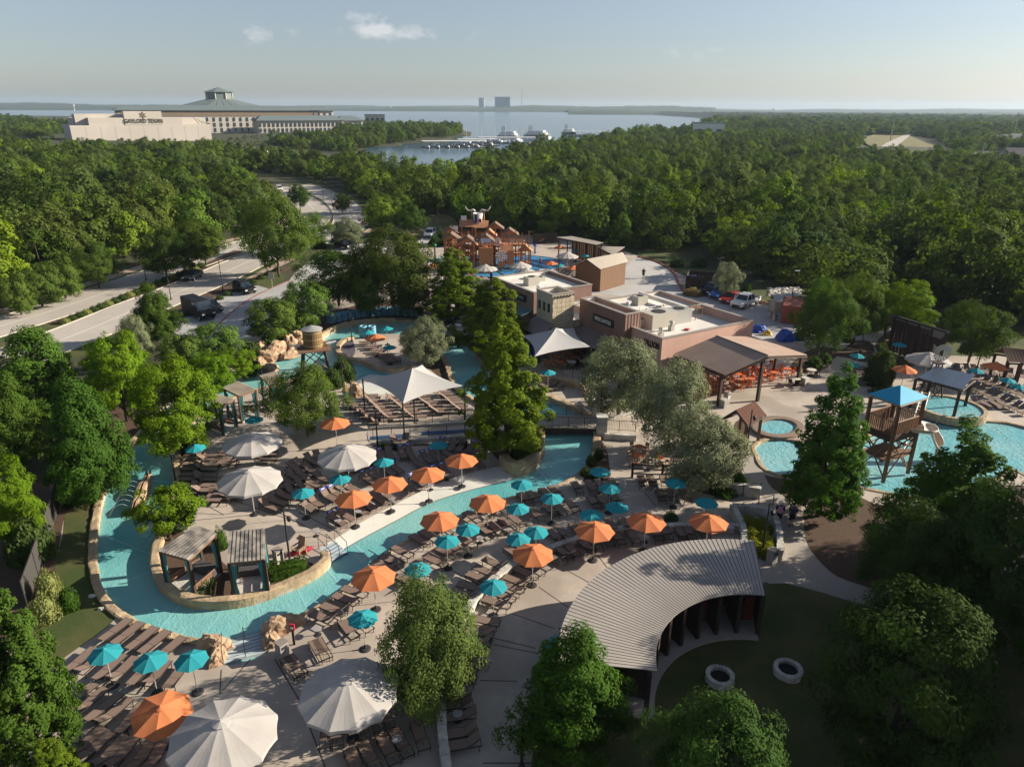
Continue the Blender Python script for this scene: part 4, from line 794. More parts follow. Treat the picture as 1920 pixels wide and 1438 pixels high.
for px, py, lab in ((472, 823, 'back left large cream parasol on the island'), (467, 891, 'front left large cream parasol on the island'), (650, 846, 'right hand large cream parasol on the island'), (416, 1366, 'largest cream parasol at the bottom edge'), (652, 1284, 'large cream parasol shaded by the chaste tree'),
 (910, 500, 'cream parasol left in front of the climbing frame'), (975, 495, 'cream parasol right in front of the climbing frame'), (987, 507, 'nearer cream parasol in front of the climbing frame'), (1064, 477, 'cream parasol in front of the flat roofed bar'), (790, 490, 'cream parasol left of the tall cypress'), (1742, 668, 'large cream parasol behind the windmill')):
    parasol('cream', px, py, lab, 1.0 if py > 600 else .9)
for k in PAR: kill(PAR[k])
# ================================================================ sun loungers
M_SLING = mat('brown_sling_fabric', (.20, .138, .108), .8, .12, 3, bump=.15, bscale=40, c2=(.19, .13, .105), s2=1.5); M_FRAME = mat('dark_brown_frame', (.030, .023, .020), .5, .15, 4, spec=.4); M_TOWEL = mat('blue_head_cover', (.035, .07, .36), .9, .15, 8); M_WHITE = mat('white_paint', (.72, .70, .66), .7, .08, 3)
def lounger_proto(back, towel=False, name='sun_lounger'):
    r = thing(name, 'lounger', 'sun lounger'); f = MB(); hx, hz = -.28, .36; L_ = .74; bx, bz = hx - L_ * math.cos(back), hz + L_ * math.sin(back)
    for s in (-1, 1):
        f.box((.02, s * .32, .355), (1.86, .035, .05))
        f.cyl((hx, s * .30, hz + .02), (bx, s * .30, bz + .02), .018, None, 4)
    for x in (.93, -.90, -.28): f.box((x, 0, .355), (.035, .64, .045))
    if back > .2: f.cyl((hx - .45 * math.cos(back), 0, hz + .45 * math.sin(back)), (-.80, 0, .36), .014, None, 4)
    f.build('frame', M_FRAME, r)
    mb = MB(); mb.slab((hx, -.295, .385), (.93, -.295, .385), (.93, .295, .385), (hx, .295, .385), .015); mb.build('seat_sling', M_SLING, r)
    mb = MB(); c, s_ = math.cos(back), math.sin(back); up = Vector((s_, 0, c)) * .022; p0, p1 = Vector((hx - .02, 0, hz)) + up, Vector((bx, 0, bz)) + up
    mb.slab(p1 + Vector((0, -.295, 0)), p0 + Vector((0, -.295, 0)), p0 + Vector((0, .295, 0)), p1 + Vector((0, .295, 0)), .015); b = mb.build('backrest', M_SLING, r)
    if towel:
        q0, q1 = p1.lerp(p0, .05) + up * .6, p1.lerp(p0, .30) + up * .6
        MB().slab(q0 + Vector((0, -.30, 0)), q1 + Vector((0, -.30, 0)), q1 + Vector((0, .30, 0)), q0 + Vector((0, .30, 0)), .012).build('head_cover', M_TOWEL, b)
        w0, w1 = q0.lerp(q1, .35) + up * .15, q0.lerp(q1, .7) + up * .15
        MB().slab(w0 + Vector((0, -.12, 0)), w1 + Vector((0, -.18, 0)), w1 + Vector((0, .14, 0)), w0 + Vector((0, .18, 0)), .004).build('cover_emblem', M_WHITE, b)
    for x in (.80, -.78):
        for s in (-1, 1): MB().box((x, s * .32, .17), (.035, .035, .34)).build('leg', M_FRAME, r)
    return r
def lounger_simple():
    me = bpy.data.meshes.new('lounger'); p = MB(); hx, hz = -.28, .36
    p.slab((hx, -.31, .385), (.93, -.31, .385), (.93, .31, .385), (hx, .31, .385), .05).slab((-.88, -.31, .80), (hx, -.31, .385), (hx, .31, .385), (-.88, .31, .80), .03)
    for x in (.8, -.7):
        for s in (-1, 1): p.box((x, s * .3, .17), (.05, .05, .34))
    me = p.mesh('sun_lounger'); me.materials.append(M_SLING); o = mesh_obj('sun_lounger', me); return tag(o, 'lounger', 'sun lounger')
LG = {'up': lounger_proto(R(38)), 'mid': lounger_proto(R(24)), 'flat': lounger_proto(R(3)), 'towel': lounger_proto(R(40), True), 'far': lounger_simple()}
N_LG = 0
def lounger_row(pts, side, desc, kinds, n=None, pitch=.92, pair=True, group=None, skip=(), foot=None, k=4):
    """loungers side by side along a line of ground points; side +1: feet to the left of the line"""
    global N_LG
    line = px_line(pts, k); L_ = sum((b - a).length for a, b in zip(line, line[1:])); n = n or max(1, int(L_ / pitch) + 1)
    fine = resample(line, L_ / 200)
    j = 0
    for i in range(n):
        if i in skip: continue
        s = (i + .5) / n * L_ + ((.07 if i % 2 == 0 else -.07) if pair else 0); q = min(199, max(1, int(s / L_ * 200))); t = (fine[min(q + 2, 200)] - fine[max(q - 2, 0)]).normalized(); p = fine[q]
        f = Vector((-t.y, t.x)) * side if foot is None else foot
        kd = kinds[i % len(kinds)] if not isinstance(kinds, str) else kinds
        o = clone(LG[kd], (p.x + random.uniform(-.05, .05), p.y + random.uniform(-.05, .05), .005), math.atan2(f.y, f.x) + R(random.uniform(-2, 2)), f'{nth(j)} lounger from left, row {desc}', group or 'brown sling loungers', (.95, .88, .95))
        j += 1; N_LG += 1
def fdir(a, b): v = W(*b) - W(*a); return Vector((v.x, v.y)).normalized()
f1 = fdir((640, 965), (668, 992))
lounger_row([(622, 988), (680, 958), (740, 930), (800, 903), (850, 886), (905, 872)], -1, 'along the pale beach entry, feet to the water', ['towel', 'towel', 'up', 'up', 'up', 'towel', 'up', 'up', 'towel', 'towel'], skip=(6, 12))
lounger_row([(566, 962), (620, 938), (690, 905), (760, 880), (845, 853)], -1, 'behind the beach entry row under the orange parasols', ['towel', 'up', 'towel', 'towel', 'up', 'towel', 'towel'], skip=(5, 10))
lounger_row([(498, 962), (550, 930), (610, 900)], -1, 'third from the water between cream and teal parasols', ['up', 'up', 'mid', 'up'])
lounger_row([(640, 890), (700, 866), (780, 852)], -1, 'third from the water right of the teal parasols', ['towel', 'towel', 'up'])
lounger_row([(512, 918), (545, 905), (590, 885)], -1, 'facing the front left cream parasol', ['up', 'mid', 'up'])
lounger_row([(548, 890), (590, 868), (630, 862)], -1, 'in front of the single cream parasol', ['up'])
lounger_row([(735, 838), (755, 833), (790, 838), (880, 846), (905, 853)], -1, 'against the bed below the ramp', ['up', 'up', 'towel'], skip=(2, 3, 4))
lounger_row([(366, 856), (362, 890), (353, 932)], 1, 'on the left half of the head to head block', ['mid', 'flat', 'mid'], foot=Vector((-1, .05)))
lounger_row([(392, 856), (388, 890), (383, 932)], 1, 'on the right half of the head to head block', ['mid', 'up'], foot=Vector((1, -.05)))
lounger_row([(434, 848), (428, 880)], 1, 'left under the back left cream parasol', 'mid', foot=Vector((-1, .05)))
lounger_row([(502, 846), (500, 872)], 1, 'right under the back left cream parasol', 'mid', foot=Vector((1, .05)))
lounger_row([(417, 915), (410, 950)], 1, 'left under the front left cream parasol', 'mid', foot=Vector((-1, .05)))
lounger_row([(440, 922), (436, 945)], 1, 'right under the front left cream parasol', 'mid', foot=Vector((1, .0)))
lounger_row([(655, 760), (680, 778), (712, 797)], 1, 'outside the left post of the square sail', 'up', foot=Vector((1, .12)))
lounger_row([(688, 744), (712, 766), (738, 792)], 1, 'first under the square sail from the left', 'up', foot=Vector((1, .12)))
lounger_row([(735, 748), (757, 766), (785, 791)], 1, 'second under the square sail from the left', 'up', foot=Vector((1, .12)))
lounger_row([(785, 746), (808, 763), (832, 782)], 1, 'third under the square sail from the left', 'up', foot=Vector((1, .12)))
lounger_row([(825, 738), (848, 756), (872, 776)], 1, 'rightmost under the square sail', 'up', foot=Vector((1, .12)))
lounger_row([(685, 644), (710, 662), (742, 684)], 1, 'on the upper peninsula', ['flat', 'mid'], foot=Vector((-1, -.1)))
RA = [(600, 1174), (640, 1140), (690, 1095), (720, 1068), (759, 1039), (788, 1021), (840, 996), (893, 973), (935, 957), (987, 941), (1066, 923), (1125, 916), (1158, 913)]
lounger_row(RA, 1, 'first from the river on the lower bank', ['up', 'up', 'mid', 'up'], skip=(4, 9, 14, 19, 24), pitch=.9)
RB = [(640, 1195), (690, 1170), (745, 1115), (790, 1080), (820, 1058), (847, 1040), (901, 1010), (949, 991), (1014, 969), (1060, 958), (1110, 949), (1165, 942)]
lounger_row(RB, 1, 'second from the river on the lower bank', ['up', 'mid', 'up', 'up'], skip=(2, 3, 4, 5, 8, 13, 18, 23), pitch=.9)
RC = [(868, 1130), (890, 1100), (921, 1070), (950, 1052), (990, 1032), (1039, 1013), (1075, 1001), (1130, 993), (1180, 990)]
lounger_row(RC, 1, 'just above the curved low wall', ['up', 'mid'], skip=(5, 9), pitch=.86)
RD = [(868, 1420), (861, 1380), (855, 1336), (858, 1297), (866, 1265), (880, 1240), (892, 1208), (905, 1180), (925, 1145), (949, 1118), (982, 1086), (1007, 1069), (1058, 1042), (1096, 1030), (1141, 1018), (1198, 1010), (1246, 1006), (1291, 1005), (1330, 1004)]
lounger_row(RD, 1, 'just below the curved low wall', ['up', 'up', 'mid', 'up'], skip=(4, 11, 18, 27), pitch=.86)
lounger_row([(1192, 908), (1222, 908), (1252, 909)], 1, 'beside the timber rail fence', 'up')
lounger_row([(1226, 936), (1260, 936), (1295, 936)], 1, 'in front of the rail fence row', 'up')
lounger_row([(205, 1185), (250, 1198), (335, 1226)], 1, 'nearest the river in the lower left corner', 'flat', n=5)
lounger_row([(140, 1240), (200, 1255), (270, 1268), (350, 1275)], 1, 'second from the river in the lower left corner', ['flat', 'mid'], n=7)
lounger_row([(140, 1308), (190, 1330), (240, 1350), (300, 1352)], 1, 'third from the river in the lower left corner', ['flat', 'mid'], n=6)
lounger_row([(150, 1398), (200, 1415), (255, 1425), (312, 1425)], 1, 'last in the lower left corner at the bottom edge', ['mid'], n=6)
lounger_row([(545, 1262), (560, 1254)], 1, 'left of the shaded cream parasol', 'up', n=2)
lounger_row([(600, 1385), (640, 1378), (690, 1362), (735, 1345)], 1, 'below the shaded cream parasol', 'up', n=6)
lounger_row([(650, 1450), (705, 1425), (770, 1395), (800, 1385)], 1, 'lowest of all at the bottom edge', 'up', n=5)
lounger_row([(590, 1232), (615, 1222)], 1, 'behind the shaded cream parasol', 'up', n=2)
lounger_row([(1822, 762), (1886, 762)], -1, 'of four beside the raised round fountain', 'mid', n=4)
lounger_row([(1815, 728), (1850, 742), (1890, 762), (1930, 782)], -1, 'along the right hand pool edge', ['towel', 'up'])
lounger_row([(1770, 702), (1820, 712), (1870, 728), (1930, 748)], -1, 'behind the right hand pool edge row', ['towel', 'up'])
lounger_row([(1740, 692), (1800, 698), (1860, 702), (1920, 710)], -1, 'farthest back on the right hand terrace', 'up')
lounger_row([(1606, 690), (1610, 725)], 1, 'down the side of the clipped shrub', 'up', foot=Vector((1, 0)))
lounger_row([(1665, 640), (1700, 652)], -1, 'in front of the dark open shelter', 'up')
lounger_row([(1022, 722), (1045, 735)], -1, 'below the cafe terrace wall', 'up', n=3)
lounger_row([(1060, 505), (1080, 512), (1090, 520)], -1, 'on the terrace behind the wooden barn', 'far', n=5)
lounger_row([(1045, 515), (1070, 525)], -1, 'on the terrace edge above the service building roof', 'far', n=4)
lounger_row([(1075, 480), (1100, 490)], -1, 'in front of the flat roofed bar', 'far', n=4)
lounger_row([(850, 512), (890, 522), (940, 528)], 1, 'in front of the splash pool', 'far', n=8)
for k in LG: kill(LG[k])
print('loungers', N_LG)
# ---- small round side tables and two fire rings
M_TABLE = mat('grey_side_table', (.30, .28, .27), .6, .1, 5)
def side_table(px, py, lab):
    o = thing('side_table', lab, 'table', W(px, py), 0, 'small round side tables'); MB().lathe([(.20, .0), (.20, .02), (.03, .04), (.03, .40), (.0, .41)], 12).build('pedestal', M_DARKBASE, o); MB().lathe([(.0, .40), (.24, .41), (.24, .44), (.0, .445)], 14).build('table_top', M_TABLE, o)
for i, (x, y) in enumerate(((593, 1005), (634, 985), (672, 968), (735, 945), (808, 918), (813, 905), (838, 900), (690, 955), (745, 1398), (858, 1350), (596, 1190), (1210, 1016), (900, 1018), (950, 1002))):
    side_table(x, y, f'{nth(i)} small round side table between the loungers, numbered from the beach entry')
M_FIRE = mat('charcoal', (.012, .011, .011), .95, .4, 10, bump=1, bscale=20)
def fire_ring(px, py, lab):
    o = thing('fire_ring', lab, 'fire pit', W(px, py), 0, 'stone fire rings on the lawn'); n = 22; me = None
    for lv in range(3):
        for k in range(n):
            a0, a1 = 2 * math.pi * (k + .5 * (lv % 2)) / n, 2 * math.pi * (k + .5 * (lv % 2) + .88) / n; ro, ri = .72 + random.uniform(-.02, .02), .50; z0, z1 = lv * .13, lv * .13 + .118 + random.uniform(-.006, .006)
            MB().prism([(ro * math.cos(a0), ro * math.sin(a0)), (ro * math.cos(a1), ro * math.sin(a1)), (ri * math.cos(a1), ri * math.sin(a1)), (ri * math.cos(a0), ri * math.sin(a0))], z0, z1).build('stone', M_LIME, o)
    MB().lathe([(.0, .0), (.49, .0), (.49, .20), (.0, .22)], 16).build('fire_bowl', M_FIRE, o)
fire_ring(1349, 1275, 'left white stone fire ring on the shaded lawn'); fire_ring(1476, 1262, 'right white stone fire ring on the shaded lawn')
# ================================================================ shop buildings
M_BROWNW = mat('brown_wall_boards', (.24, .145, .115), .85, .12, 1.0, aniso=(6, 6, .4), c2=(.21, .125, .10), s2=.5); M_PINKW = mat('terracotta_stucco', (.49, .31, .245), .9, .07, 1.0, c2=(.45, .28, .22), s2=.3); M_CREAMW = mat('cream_stucco', (.42, .37, .28), .9, .07, 1.2)
M_BLOCK = mat('tan_stone_block', (.40, .32, .21), .9, .2, 2.5, bump=.8, bscale=6, c2=(.47, .40, .30), s2=1.6); M_ROOFW = mat('white_roof_membrane', (.66, .62, .56), .8, .07, .4, c2=(.55, .51, .45), s2=.25); M_ROOFG = mat('grey_metal_roof', (.20, .165, .145), .55, .08, 1.5, metal=.15, c2=(.17, .14, .125), s2=.4); M_ROOFT = mat('tan_metal_roof', (.37, .26, .20), .6, .07, 1.0, c2=(.33, .23, .175), s2=.4)
M_TRIM = mat('grey_trim', (.22, .19, .17), .7, .1, 3); M_WOODD = mat('dark_stained_timber', (.055, .034, .026), .8, .25, 3, aniso=(1, 1, 6)); M_WOOD = mat('brown_timber', (.17, .095, .055), .8, .25, 2, aniso=(5, 5, .6)); M_GLASS = mat('dark_glass', (.02, .03, .04), .08, .1, 2, spec=.7); M_SIGN = mat('black_sign_board', (.014, .014, .015), .6, .1, 3); M_STEEL = mat('galvanised_steel', (.42, .40, .37), .5, .1, 3, metal=.5); M_UNIT = mat('beige_plant_housing', (.40, .37, .31), .6, .08, 3); M_VENT = mat('dark_vent', (.03, .03, .03), .8, .1, 3); M_BLUEP = mat('blue_panel', (.02, .035, .22), .6, .1, 3)
UA = R(121.2); U = Vector((math.cos(UA), math.sin(UA), 0)); Vv = Vector((math.sin(UA), -math.cos(UA), 0))   # U runs away along the sign walls, Vv to the right along the lit walls
def frame_obj(name, label, cat, origin): return thing(name, label, cat, origin, math.atan2(Vv.y, Vv.x))   # local x = Vv, local y = U
def text_mesh(txt, size, ext=.03, bold=.012):
    cu = bpy.data.curves.new('t', 'FONT'); cu.body = txt; cu.size = size; cu.extrude = ext; cu.align_x = 'CENTER'; cu.align_y = 'CENTER'; cu.offset = size * bold; cu.resolution_u = 2
    o = bpy.data.objects.new('t', cu); col.objects.link(o); dg = bpy.context.evaluated_depsgraph_get(); me = bpy.data.meshes.new_from_object(o.evaluated_get(dg)); bpy.data.objects.remove(o); me.materials.clear(); return me
def letters(name, txt, size, m, parent, loc, mtx, sx=1.0, bold=.012):
    me = text_mesh(txt, size, .03, bold); me.materials.append(m); o = bpy.data.objects.new(name, me); col.objects.link(o); o.parent = parent
    M4 = mtx.to_4x4() @ Matrix.Diagonal((sx, 1, 1, 1)); M4.translation = loc; o.matrix_local = M4; return o
# orientation of writing on a wall whose outward normal is local -x (reads along local -y)
ROT_MX = Matrix((Vector((0, -1, 0)), Vector((0, 0, 1)), Vector((-1, 0, 0)))).transposed()
ROT_MY = Matrix((Vector((1, 0, 0)), Vector((0, 0, 1)), Vector((0, -1, 0)))).transposed()
M_LETW = mat('pale_letters', (.62, .60, .52), .6, .05, 3); M_LETB = mat('black_letters', (.012, .012, .012), .6, .1, 3); M_CAP = mat('parapet_cap', (.27, .23, .20), .7, .1, 3)
def parapet_block(b, x0, x1, y0, y1, h, wall, par=.6, front=None, t=.25, roof_m=None, boards=False):
    """block in the building frame: walls, roof inside a parapet and a cap on top"""
    MB().box(((x0 + x1) / 2, y0 + t / 2, h / 2), (x1 - x0, t, h)).box(((x0 + x1) / 2, y1 - t / 2, h / 2), (x1 - x0, t, h)).box((x0 + t / 2, (y0 + y1) / 2, h / 2), (t, y1 - y0 - 2 * t, h)).box((x1 - t / 2, (y0 + y1) / 2, h / 2), (t, y1 - y0 - 2 * t, h)).build('wall', wall, b)
    MB().box(((x0 + x1) / 2, (y0 + y1) / 2, h - par - .05), (x1 - x0 - 2 * t - .01, y1 - y0 - 2 * t - .01, .1)).build('flat_roof', roof_m or M_ROOFW, b)
    c = MB(); 
    for cx, cy, sx, sy in (((x0 + x1) / 2, y0 + t / 2, x1 - x0 + .12, t + .12), ((x0 + x1) / 2, y1 - t / 2, x1 - x0 + .12, t + .12)): c.box((cx, cy, h + .045), (sx, sy, .09))
    for cx in (x0 + t / 2, x1 - t / 2): c.box((cx, (y0 + y1) / 2, h + .045), (t + .12, y1 - y0 - 2 * t - .12, .09))
    c.build('parapet_cap', M_CAP, b)
    # inner faces of the parapet are white membrane
    i = MB(); e = .012
    i.box(((x0 + x1) / 2, y1 - t - e / 2, h - par / 2), (x1 - x0 - 2 * t, e, par)).box((x0 + t + e / 2, (y0 + y1) / 2, h - par / 2), (e, y1 - y0 - 2 * t - .03, par)); i.build('roof_upstand', M_ROOFW, b)
    if boards:
        n = int((y1 - y0) / .42)
        for k in range(n + 1): MB().box((x0 - .02, y0 + .06 + (y1 - y0 - .12) * k / n, h / 2 + .9), (.04, .06, h - 1.9)).build('batten', M_BROWNW, b)
        n = int((x1 - x0) / .42)
        for k in range(n + 1): MB().box((x0 + .06 + (x1 - x0 - .12) * k / n, y0 - .02, h / 2 + .9), (.06, .04, h - 1.9)).build('batten', M_BROWNW, b)
def awning(b, y0, y1, x_in, z_in, out, z_out, m, n=None, posts=True):
    n = n or max(1, int((y1 - y0) / .45))
    for k in range(n):
        a, c = y0 + (y1 - y0) * k / n, y0 + (y1 - y0) * (k + .94) / n
        MB().slab((x_in, a, z_in), (x_in, c, z_in), (x_in - out, c, z_out), (x_in - out, a, z_out), .04).build('awning_panel', m, b)
    MB().box((x_in - out + .08, (y0 + y1) / 2, z_out - .12), (.12, y1 - y0, .16)).build('awning_beam', M_WOODD, b)
    if posts:
        for k in range(3): MB().box((x_in - out + .15, y0 + .15 + (y1 - y0 - .3) * k / 2, z_out / 2 - .1), (.14, .14, z_out - .2)).build('post', M_WOODD, b)
def plant_unit(parent, c, d, m=None, fan=True):
    MB().box(c, d).build('roof_plant_unit', m or M_UNIT, parent)
    if fan: MB().cyl((c[0], c[1], c[2] + d[2] / 2), (c[0], c[1], c[2] + d[2] / 2 + .06), min(d[0], d[1]) * .36, None, 12).build('fan_guard', M_VENT, parent)
def vent_stack(parent, x, y, z, h=.9):
    MB().box((x, y, z + h * .3), (.5, .5, h * .6)).lathe([(.18, h * .6), (.18, h), (.30, h), (.24, h * 1.25), (.0, h * 1.3)], 10, (x, y, z)).build('vent_stack', M_STEEL, parent)
A0 = W(1242, 636, 5.0); org = Vector((A0.x, A0.y, 0))
sal = frame_obj('terracotta_building', 'terracotta flat roofed building with black wall letters beside the porch', 'building', org)
parapet_block(sal, 0, 13.5, 0, 8.0, 5.0, M_PINKW, .9)
letters('sign_letters', 'SALOON', .95, M_LETB, sal, (-.05, 1.5, 4.05), ROT_MX, .62)
MB().box((-.03, 4.5, 1.3), (.06, 6.4, 2.3)).build('window_band', M_GLASS, sal)
awning(sal, 1.0, 7.8, -.04, 2.9, 1.6, 2.5, M_ROOFG)
for x, y in ((2.2, 2.6), (5.0, 4.0)): vent_stack(sal, x, y, 4.1)
plant_unit(sal, (5.0, 6.2, 4.9), (3.6, 2.2, 1.7)); plant_unit(sal, (8.2, 6.3, 4.85), (2.4, 1.8, 1.6), M_STEEL); plant_unit(sal, (3.0, 7.0, 4.6), (1.2, 1.2, .9))
MB().lathe([(0, 0), (.35, .06), (.3, .16), (0, .2)], 10, (6.6, 3.2, 4.1)).build('red_cover', mat('red_plastic', (.4, .03, .03), .5, .1, 3), sal)
f = MB()
for x in (10.2, 11.2):
    for y in (5.6, 6.6): f.box((x, y, 4.9), (.06, .06, 1.6))
f.box((10.7, 6.1, 5.5), (1.2, 1.2, .06)); f.build('ladder_frame', M_WOOD, sal)
mo = org + U * 8.0
mer = frame_obj('boarded_shop', 'brown boarded shop front with a black sign board', 'building', mo)
parapet_block(mer, -1.0, 1.2, -3.2, 4.9, 6.5, M_BROWNW, .5, boards=True)
MB().box((-1.07, .4, 5.0), (.1, 3.6, .85)).build('sign_board', M_SIGN, mer); letters('sign_letters', 'MERCANTILE', .62, M_LETW, mer, (-1.14, .4, 5.0), ROT_MX, .80)
awning(mer, -3.1, 4.8, -1.06, 3.5, 2.6, 2.75, M_ROOFG); awning(mer, 5.2, 8.4, .4, 3.6, 2.2, 2.9, M_ROOFG)
for k in range(4): MB().box((-1.03, -2.2 + k * 2.0, 1.35), (.06, 1.3, 2.0)).build('window', M_GLASS, mer)
main = frame_obj('service_roof_building', 'low white roofed service block behind the brown boarded front', 'building', mo)
parapet_block(main, 1.25, 15.5, .05, 9.5, 4.4, M_PINKW, .35); plant_unit(main, (9.5, 6.5, 4.6), (1.6, 1.2, 1.1)); plant_unit(main, (3.2, 7.8, 4.3), (1.6, .9, .35), None, False)
for x, y in ((2.0, 5.2), (5.2, 3.0), (7.0, 5.8), (4.2, 7.2)): vent_stack(main, x, y, 4.05, .6)
MB().box((11.6, 4.6, 4.62), (.25, 9.0, .5)).build('roof_divider', M_ROOFW, main)
for k in range(16): MB().cyl((1.8 + .75 * k, 4.2 + .18 * (k % 3), 4.05), (1.8 + .75 * k, 4.2 + .18 * (k % 3), 4.25), .06, None, 6).build('pipe_support', M_VENT, main)
MB().cyl((1.7, 4.2, 4.26), (13.2, 4.2, 4.26), .03, None, 5).build('gas_pipe', M_STEEL, main)
T0 = W(1036, 554, 7.5); to = Vector((T0.x, T0.y, 0))
tow = frame_obj('cream_tower_building', 'square cream and stone entrance tower with three narrow windows', 'building', to)
parapet_block(tow, 0, 2.9, 0, 3.2, 7.5, M_CREAMW, .8)
for zi in range(14):
    for k in range(5):
        w = 2.96 / 5; MB().box((w * (k + .5) + (.1 if zi % 2 else -.05) * .3, -.04, .28 + zi * .5), (w - .04, .09, .46)).build('stone_block', M_BLOCK, tow)
for k in range(3): MB().box((-.02, .65 + k * .95, 5.9), (.06, .42, 1.0)).build('window', M_GLASS, tow)
for k in range(7): MB().box((.2 + k * .42, -.16, 7.28), (.14, .2, .16)).build('bracket', M_WOODD, tow)
awning(tow, -.6, 3.4, -.05, 4.3, 2.0, 3.2, M_ROOFG)
for k in range(2): MB().box((-2.2, .5 + k * 1.6, 1.4), (.06, 1.4, 2.6)).build('glass_door', M_BLUEP, tow)
for k in range(3): MB().box((-2.24, -.2 + k * 1.6, 1.4), (.1, .1, 2.7)).build('door_frame', M_WHITE, tow)
tag(MB().box((0, 0, .9), (.12, 2.6, 1.8)).box((.9, -1.3, .9), (1.8, .12, 1.8)).build('blue_screen', M_BLUEP), 'blue hoarding panels beside the stone entrance tower', 'screen'); o = bpy.data.objects['blue_screen']; o.location = W(1062, 625); o.rotation_euler = (0, 0, math.atan2(Vv.y, Vv.x))
S0 = W(1001, 550, 5.5); so = Vector((S0.x, S0.y, 0))
sta = frame_obj('snack_building', 'brown flat roofed building with a small dark green lettered sign', 'building', so)
parapet_block(sta, 0, 9.0, 0, 10.3, 5.5, M_BROWNW, .45)
MB().box((-.05, 3.0, 4.35), (.1, 2.6, .9)).build('sign_board', M_SIGN, sta); letters('sign_letters', 'STABLES', .5, mat('green_letters', (.25, .36, .27), .6, .05, 3), sta, (-.12, 3.0, 4.35), ROT_MX, .8)
awning(sta, .2, 5.0, -.04, 3.2, 1.8, 2.7, mat('teal_metal_roof', (.10, .20, .19), .5, .1, 2)); awning(sta, 5.4, 9.8, -.04, 3.2, 1.8, 2.7, M_ROOFG)
plant_unit(sta, (3.2, 5.6, 5.6), (1.7, 1.3, 1.1)); plant_unit(sta, (5.4, 6.8, 5.35), (1.0, 1.0, .6)); plant_unit(sta, (2.0, 1.6, 5.5), (.7, .7, .9), M_WHITE, False)
MB().lathe([(0, 0), (.5, .1), (.72, .32), (.70, .34), (0, .14)], 14, (6.8, 8.0, 5.9)).build('satellite_dish', M_STEEL, sta)
MB().cyl((6.8, 8.0, 5.05), (6.8, 8.0, 5.95), .05, None, 6).build('dish_mast', M_STEEL, sta)
lk = frame_obj('linking_block', 'tan stone link between tower and brown boarded shop', 'building', to + Vv * 1.0); parapet_block(lk, 1.95, 9.0, .1, 7.5, 4.0, M_BLOCK, .3)
# ---- saloon porch: tan gabled roof on dark timber posts
por = thing('timber_porch', 'open timber porch with a broad tan gabled metal roof', 'porch', (0, 0, 0))
pf, pn = W(1343, 630, 4.9), W(1440, 667, 4.9); el0, el1 = W(1264, 663, 3.4), W(1360, 703, 3.4); er1 = W(1513, 665, 3.4); er0 = er1 + (el0 - el1)
def panels(parent, a, b, c, d, n, m, name='roof_panel', gap=.955, t=.05):
    """strips of a sloping roof: ridge a-b, eave d-c"""
    for k in range(n):
        t0, t1 = k / n, (k + gap) / n; MB().slab(a.lerp(b, t0), d.lerp(c, t0), d.lerp(c, t1), a.lerp(b, t1), t).build(name, m, parent)
panels(por, pf, pn, el1, el0, 20, M_ROOFT); panels(por, pn, pf, er0, er1, 20, M_ROOFT)
MB().cyl(pf + Vector((0, 0, .03)), pn + Vector((0, 0, .03)), .08, None, 6).build('ridge_cap', M_TRIM, por)
for p in (el1.lerp(el0, .06), el1.lerp(el0, .5), el0.lerp(el1, .06), er1.lerp(er0, .06), er1.lerp(er0, .5), pn.lerp(pf, .06)):
    z = p.z - .3; MB().box((p.x * .985 + pf.x * .015, p.y * .985 + pf.y * .015, z / 2), (.28, .28, z), UA).build('post', M_WOODD, por)
for a, b in ((el1, el0), (er1, er0), (el1, pn), (pn, er1)):
    q = Vector((0, 0, -.22)); MB().cyl(a + q, b + q, .12, None, 4).build('beam', M_WOODD, por)
for p in (el1, er1): MB().box((p.x + .3, p.y + .25, .4), (.7, .7, .8), UA).build('stone_plinth', M_LIME, por)
# ---- orange cafe tables with chairs
M_OT = mat('orange_enamel', (.55, .13, .04), .5, .08, 4, spec=.4); M_WT = mat('pale_stone_table', (.52, .47, .40), .6, .08, 4); M_TF = mat('tan_chair_wood', (.30, .19, .12), .7, .15, 4)
def table_set(name, m, chair_m, n=4, tr=.42):
    r = thing(name, 't', 'table set'); MB().lathe([(0, .72), (tr, .72), (tr, .75), (0, .755)], 14).build('table_top', m, r); MB().lathe([(.28, 0), (.28, .03), (.04, .05), (.04, .72), (0, .72)], 10).build('table_pedestal', chair_m, r)
    c = MB(); c.box((0, 0, .44), (.42, .42, .035)).box((-.20, 0, .68), (.03, .42, .34), 0, (R(-8), 'Y'))
    for x in (-.18, .18):
        for y in (-.18, .18): c.box((x, y, .22), (.035, .035, .44))
    me = c.mesh('chair'); me.materials.append(chair_m)
    for k in range(n): a = 2 * math.pi * (k + .5) / n; mesh_obj('chair', me, r, (-.72 * math.cos(a), -.72 * math.sin(a), 0), a)
    return r
TS = {'orange': table_set('orange_table_set', M_OT, M_OT), 'mixed': table_set('orange_table_set', M_OT, M_TF), 'pale': table_set('pale_table_set', M_WT, M_WOODD, 4, .5)}
spots = [('orange', 1302, 728), ('orange', 1306, 745), ('orange', 1326, 738), ('orange', 1330, 722), ('orange', 1350, 735), ('orange', 1352, 716), ('orange', 1382, 728), ('orange', 1382, 713), ('orange', 1407, 722), ('orange', 1428, 715), ('orange', 1450, 710), ('orange', 1425, 700), ('orange', 1448, 694), ('orange', 1475, 703), ('orange', 1400, 700), ('orange', 1372, 700)]
for i, (k, x, y) in enumerate(spots): clone(TS[k], W(x, y, .01), random.uniform(0, 1.5), f'orange round table with chairs under the tan porch, {nth(i)} from the front left', 'orange tables under the porch')
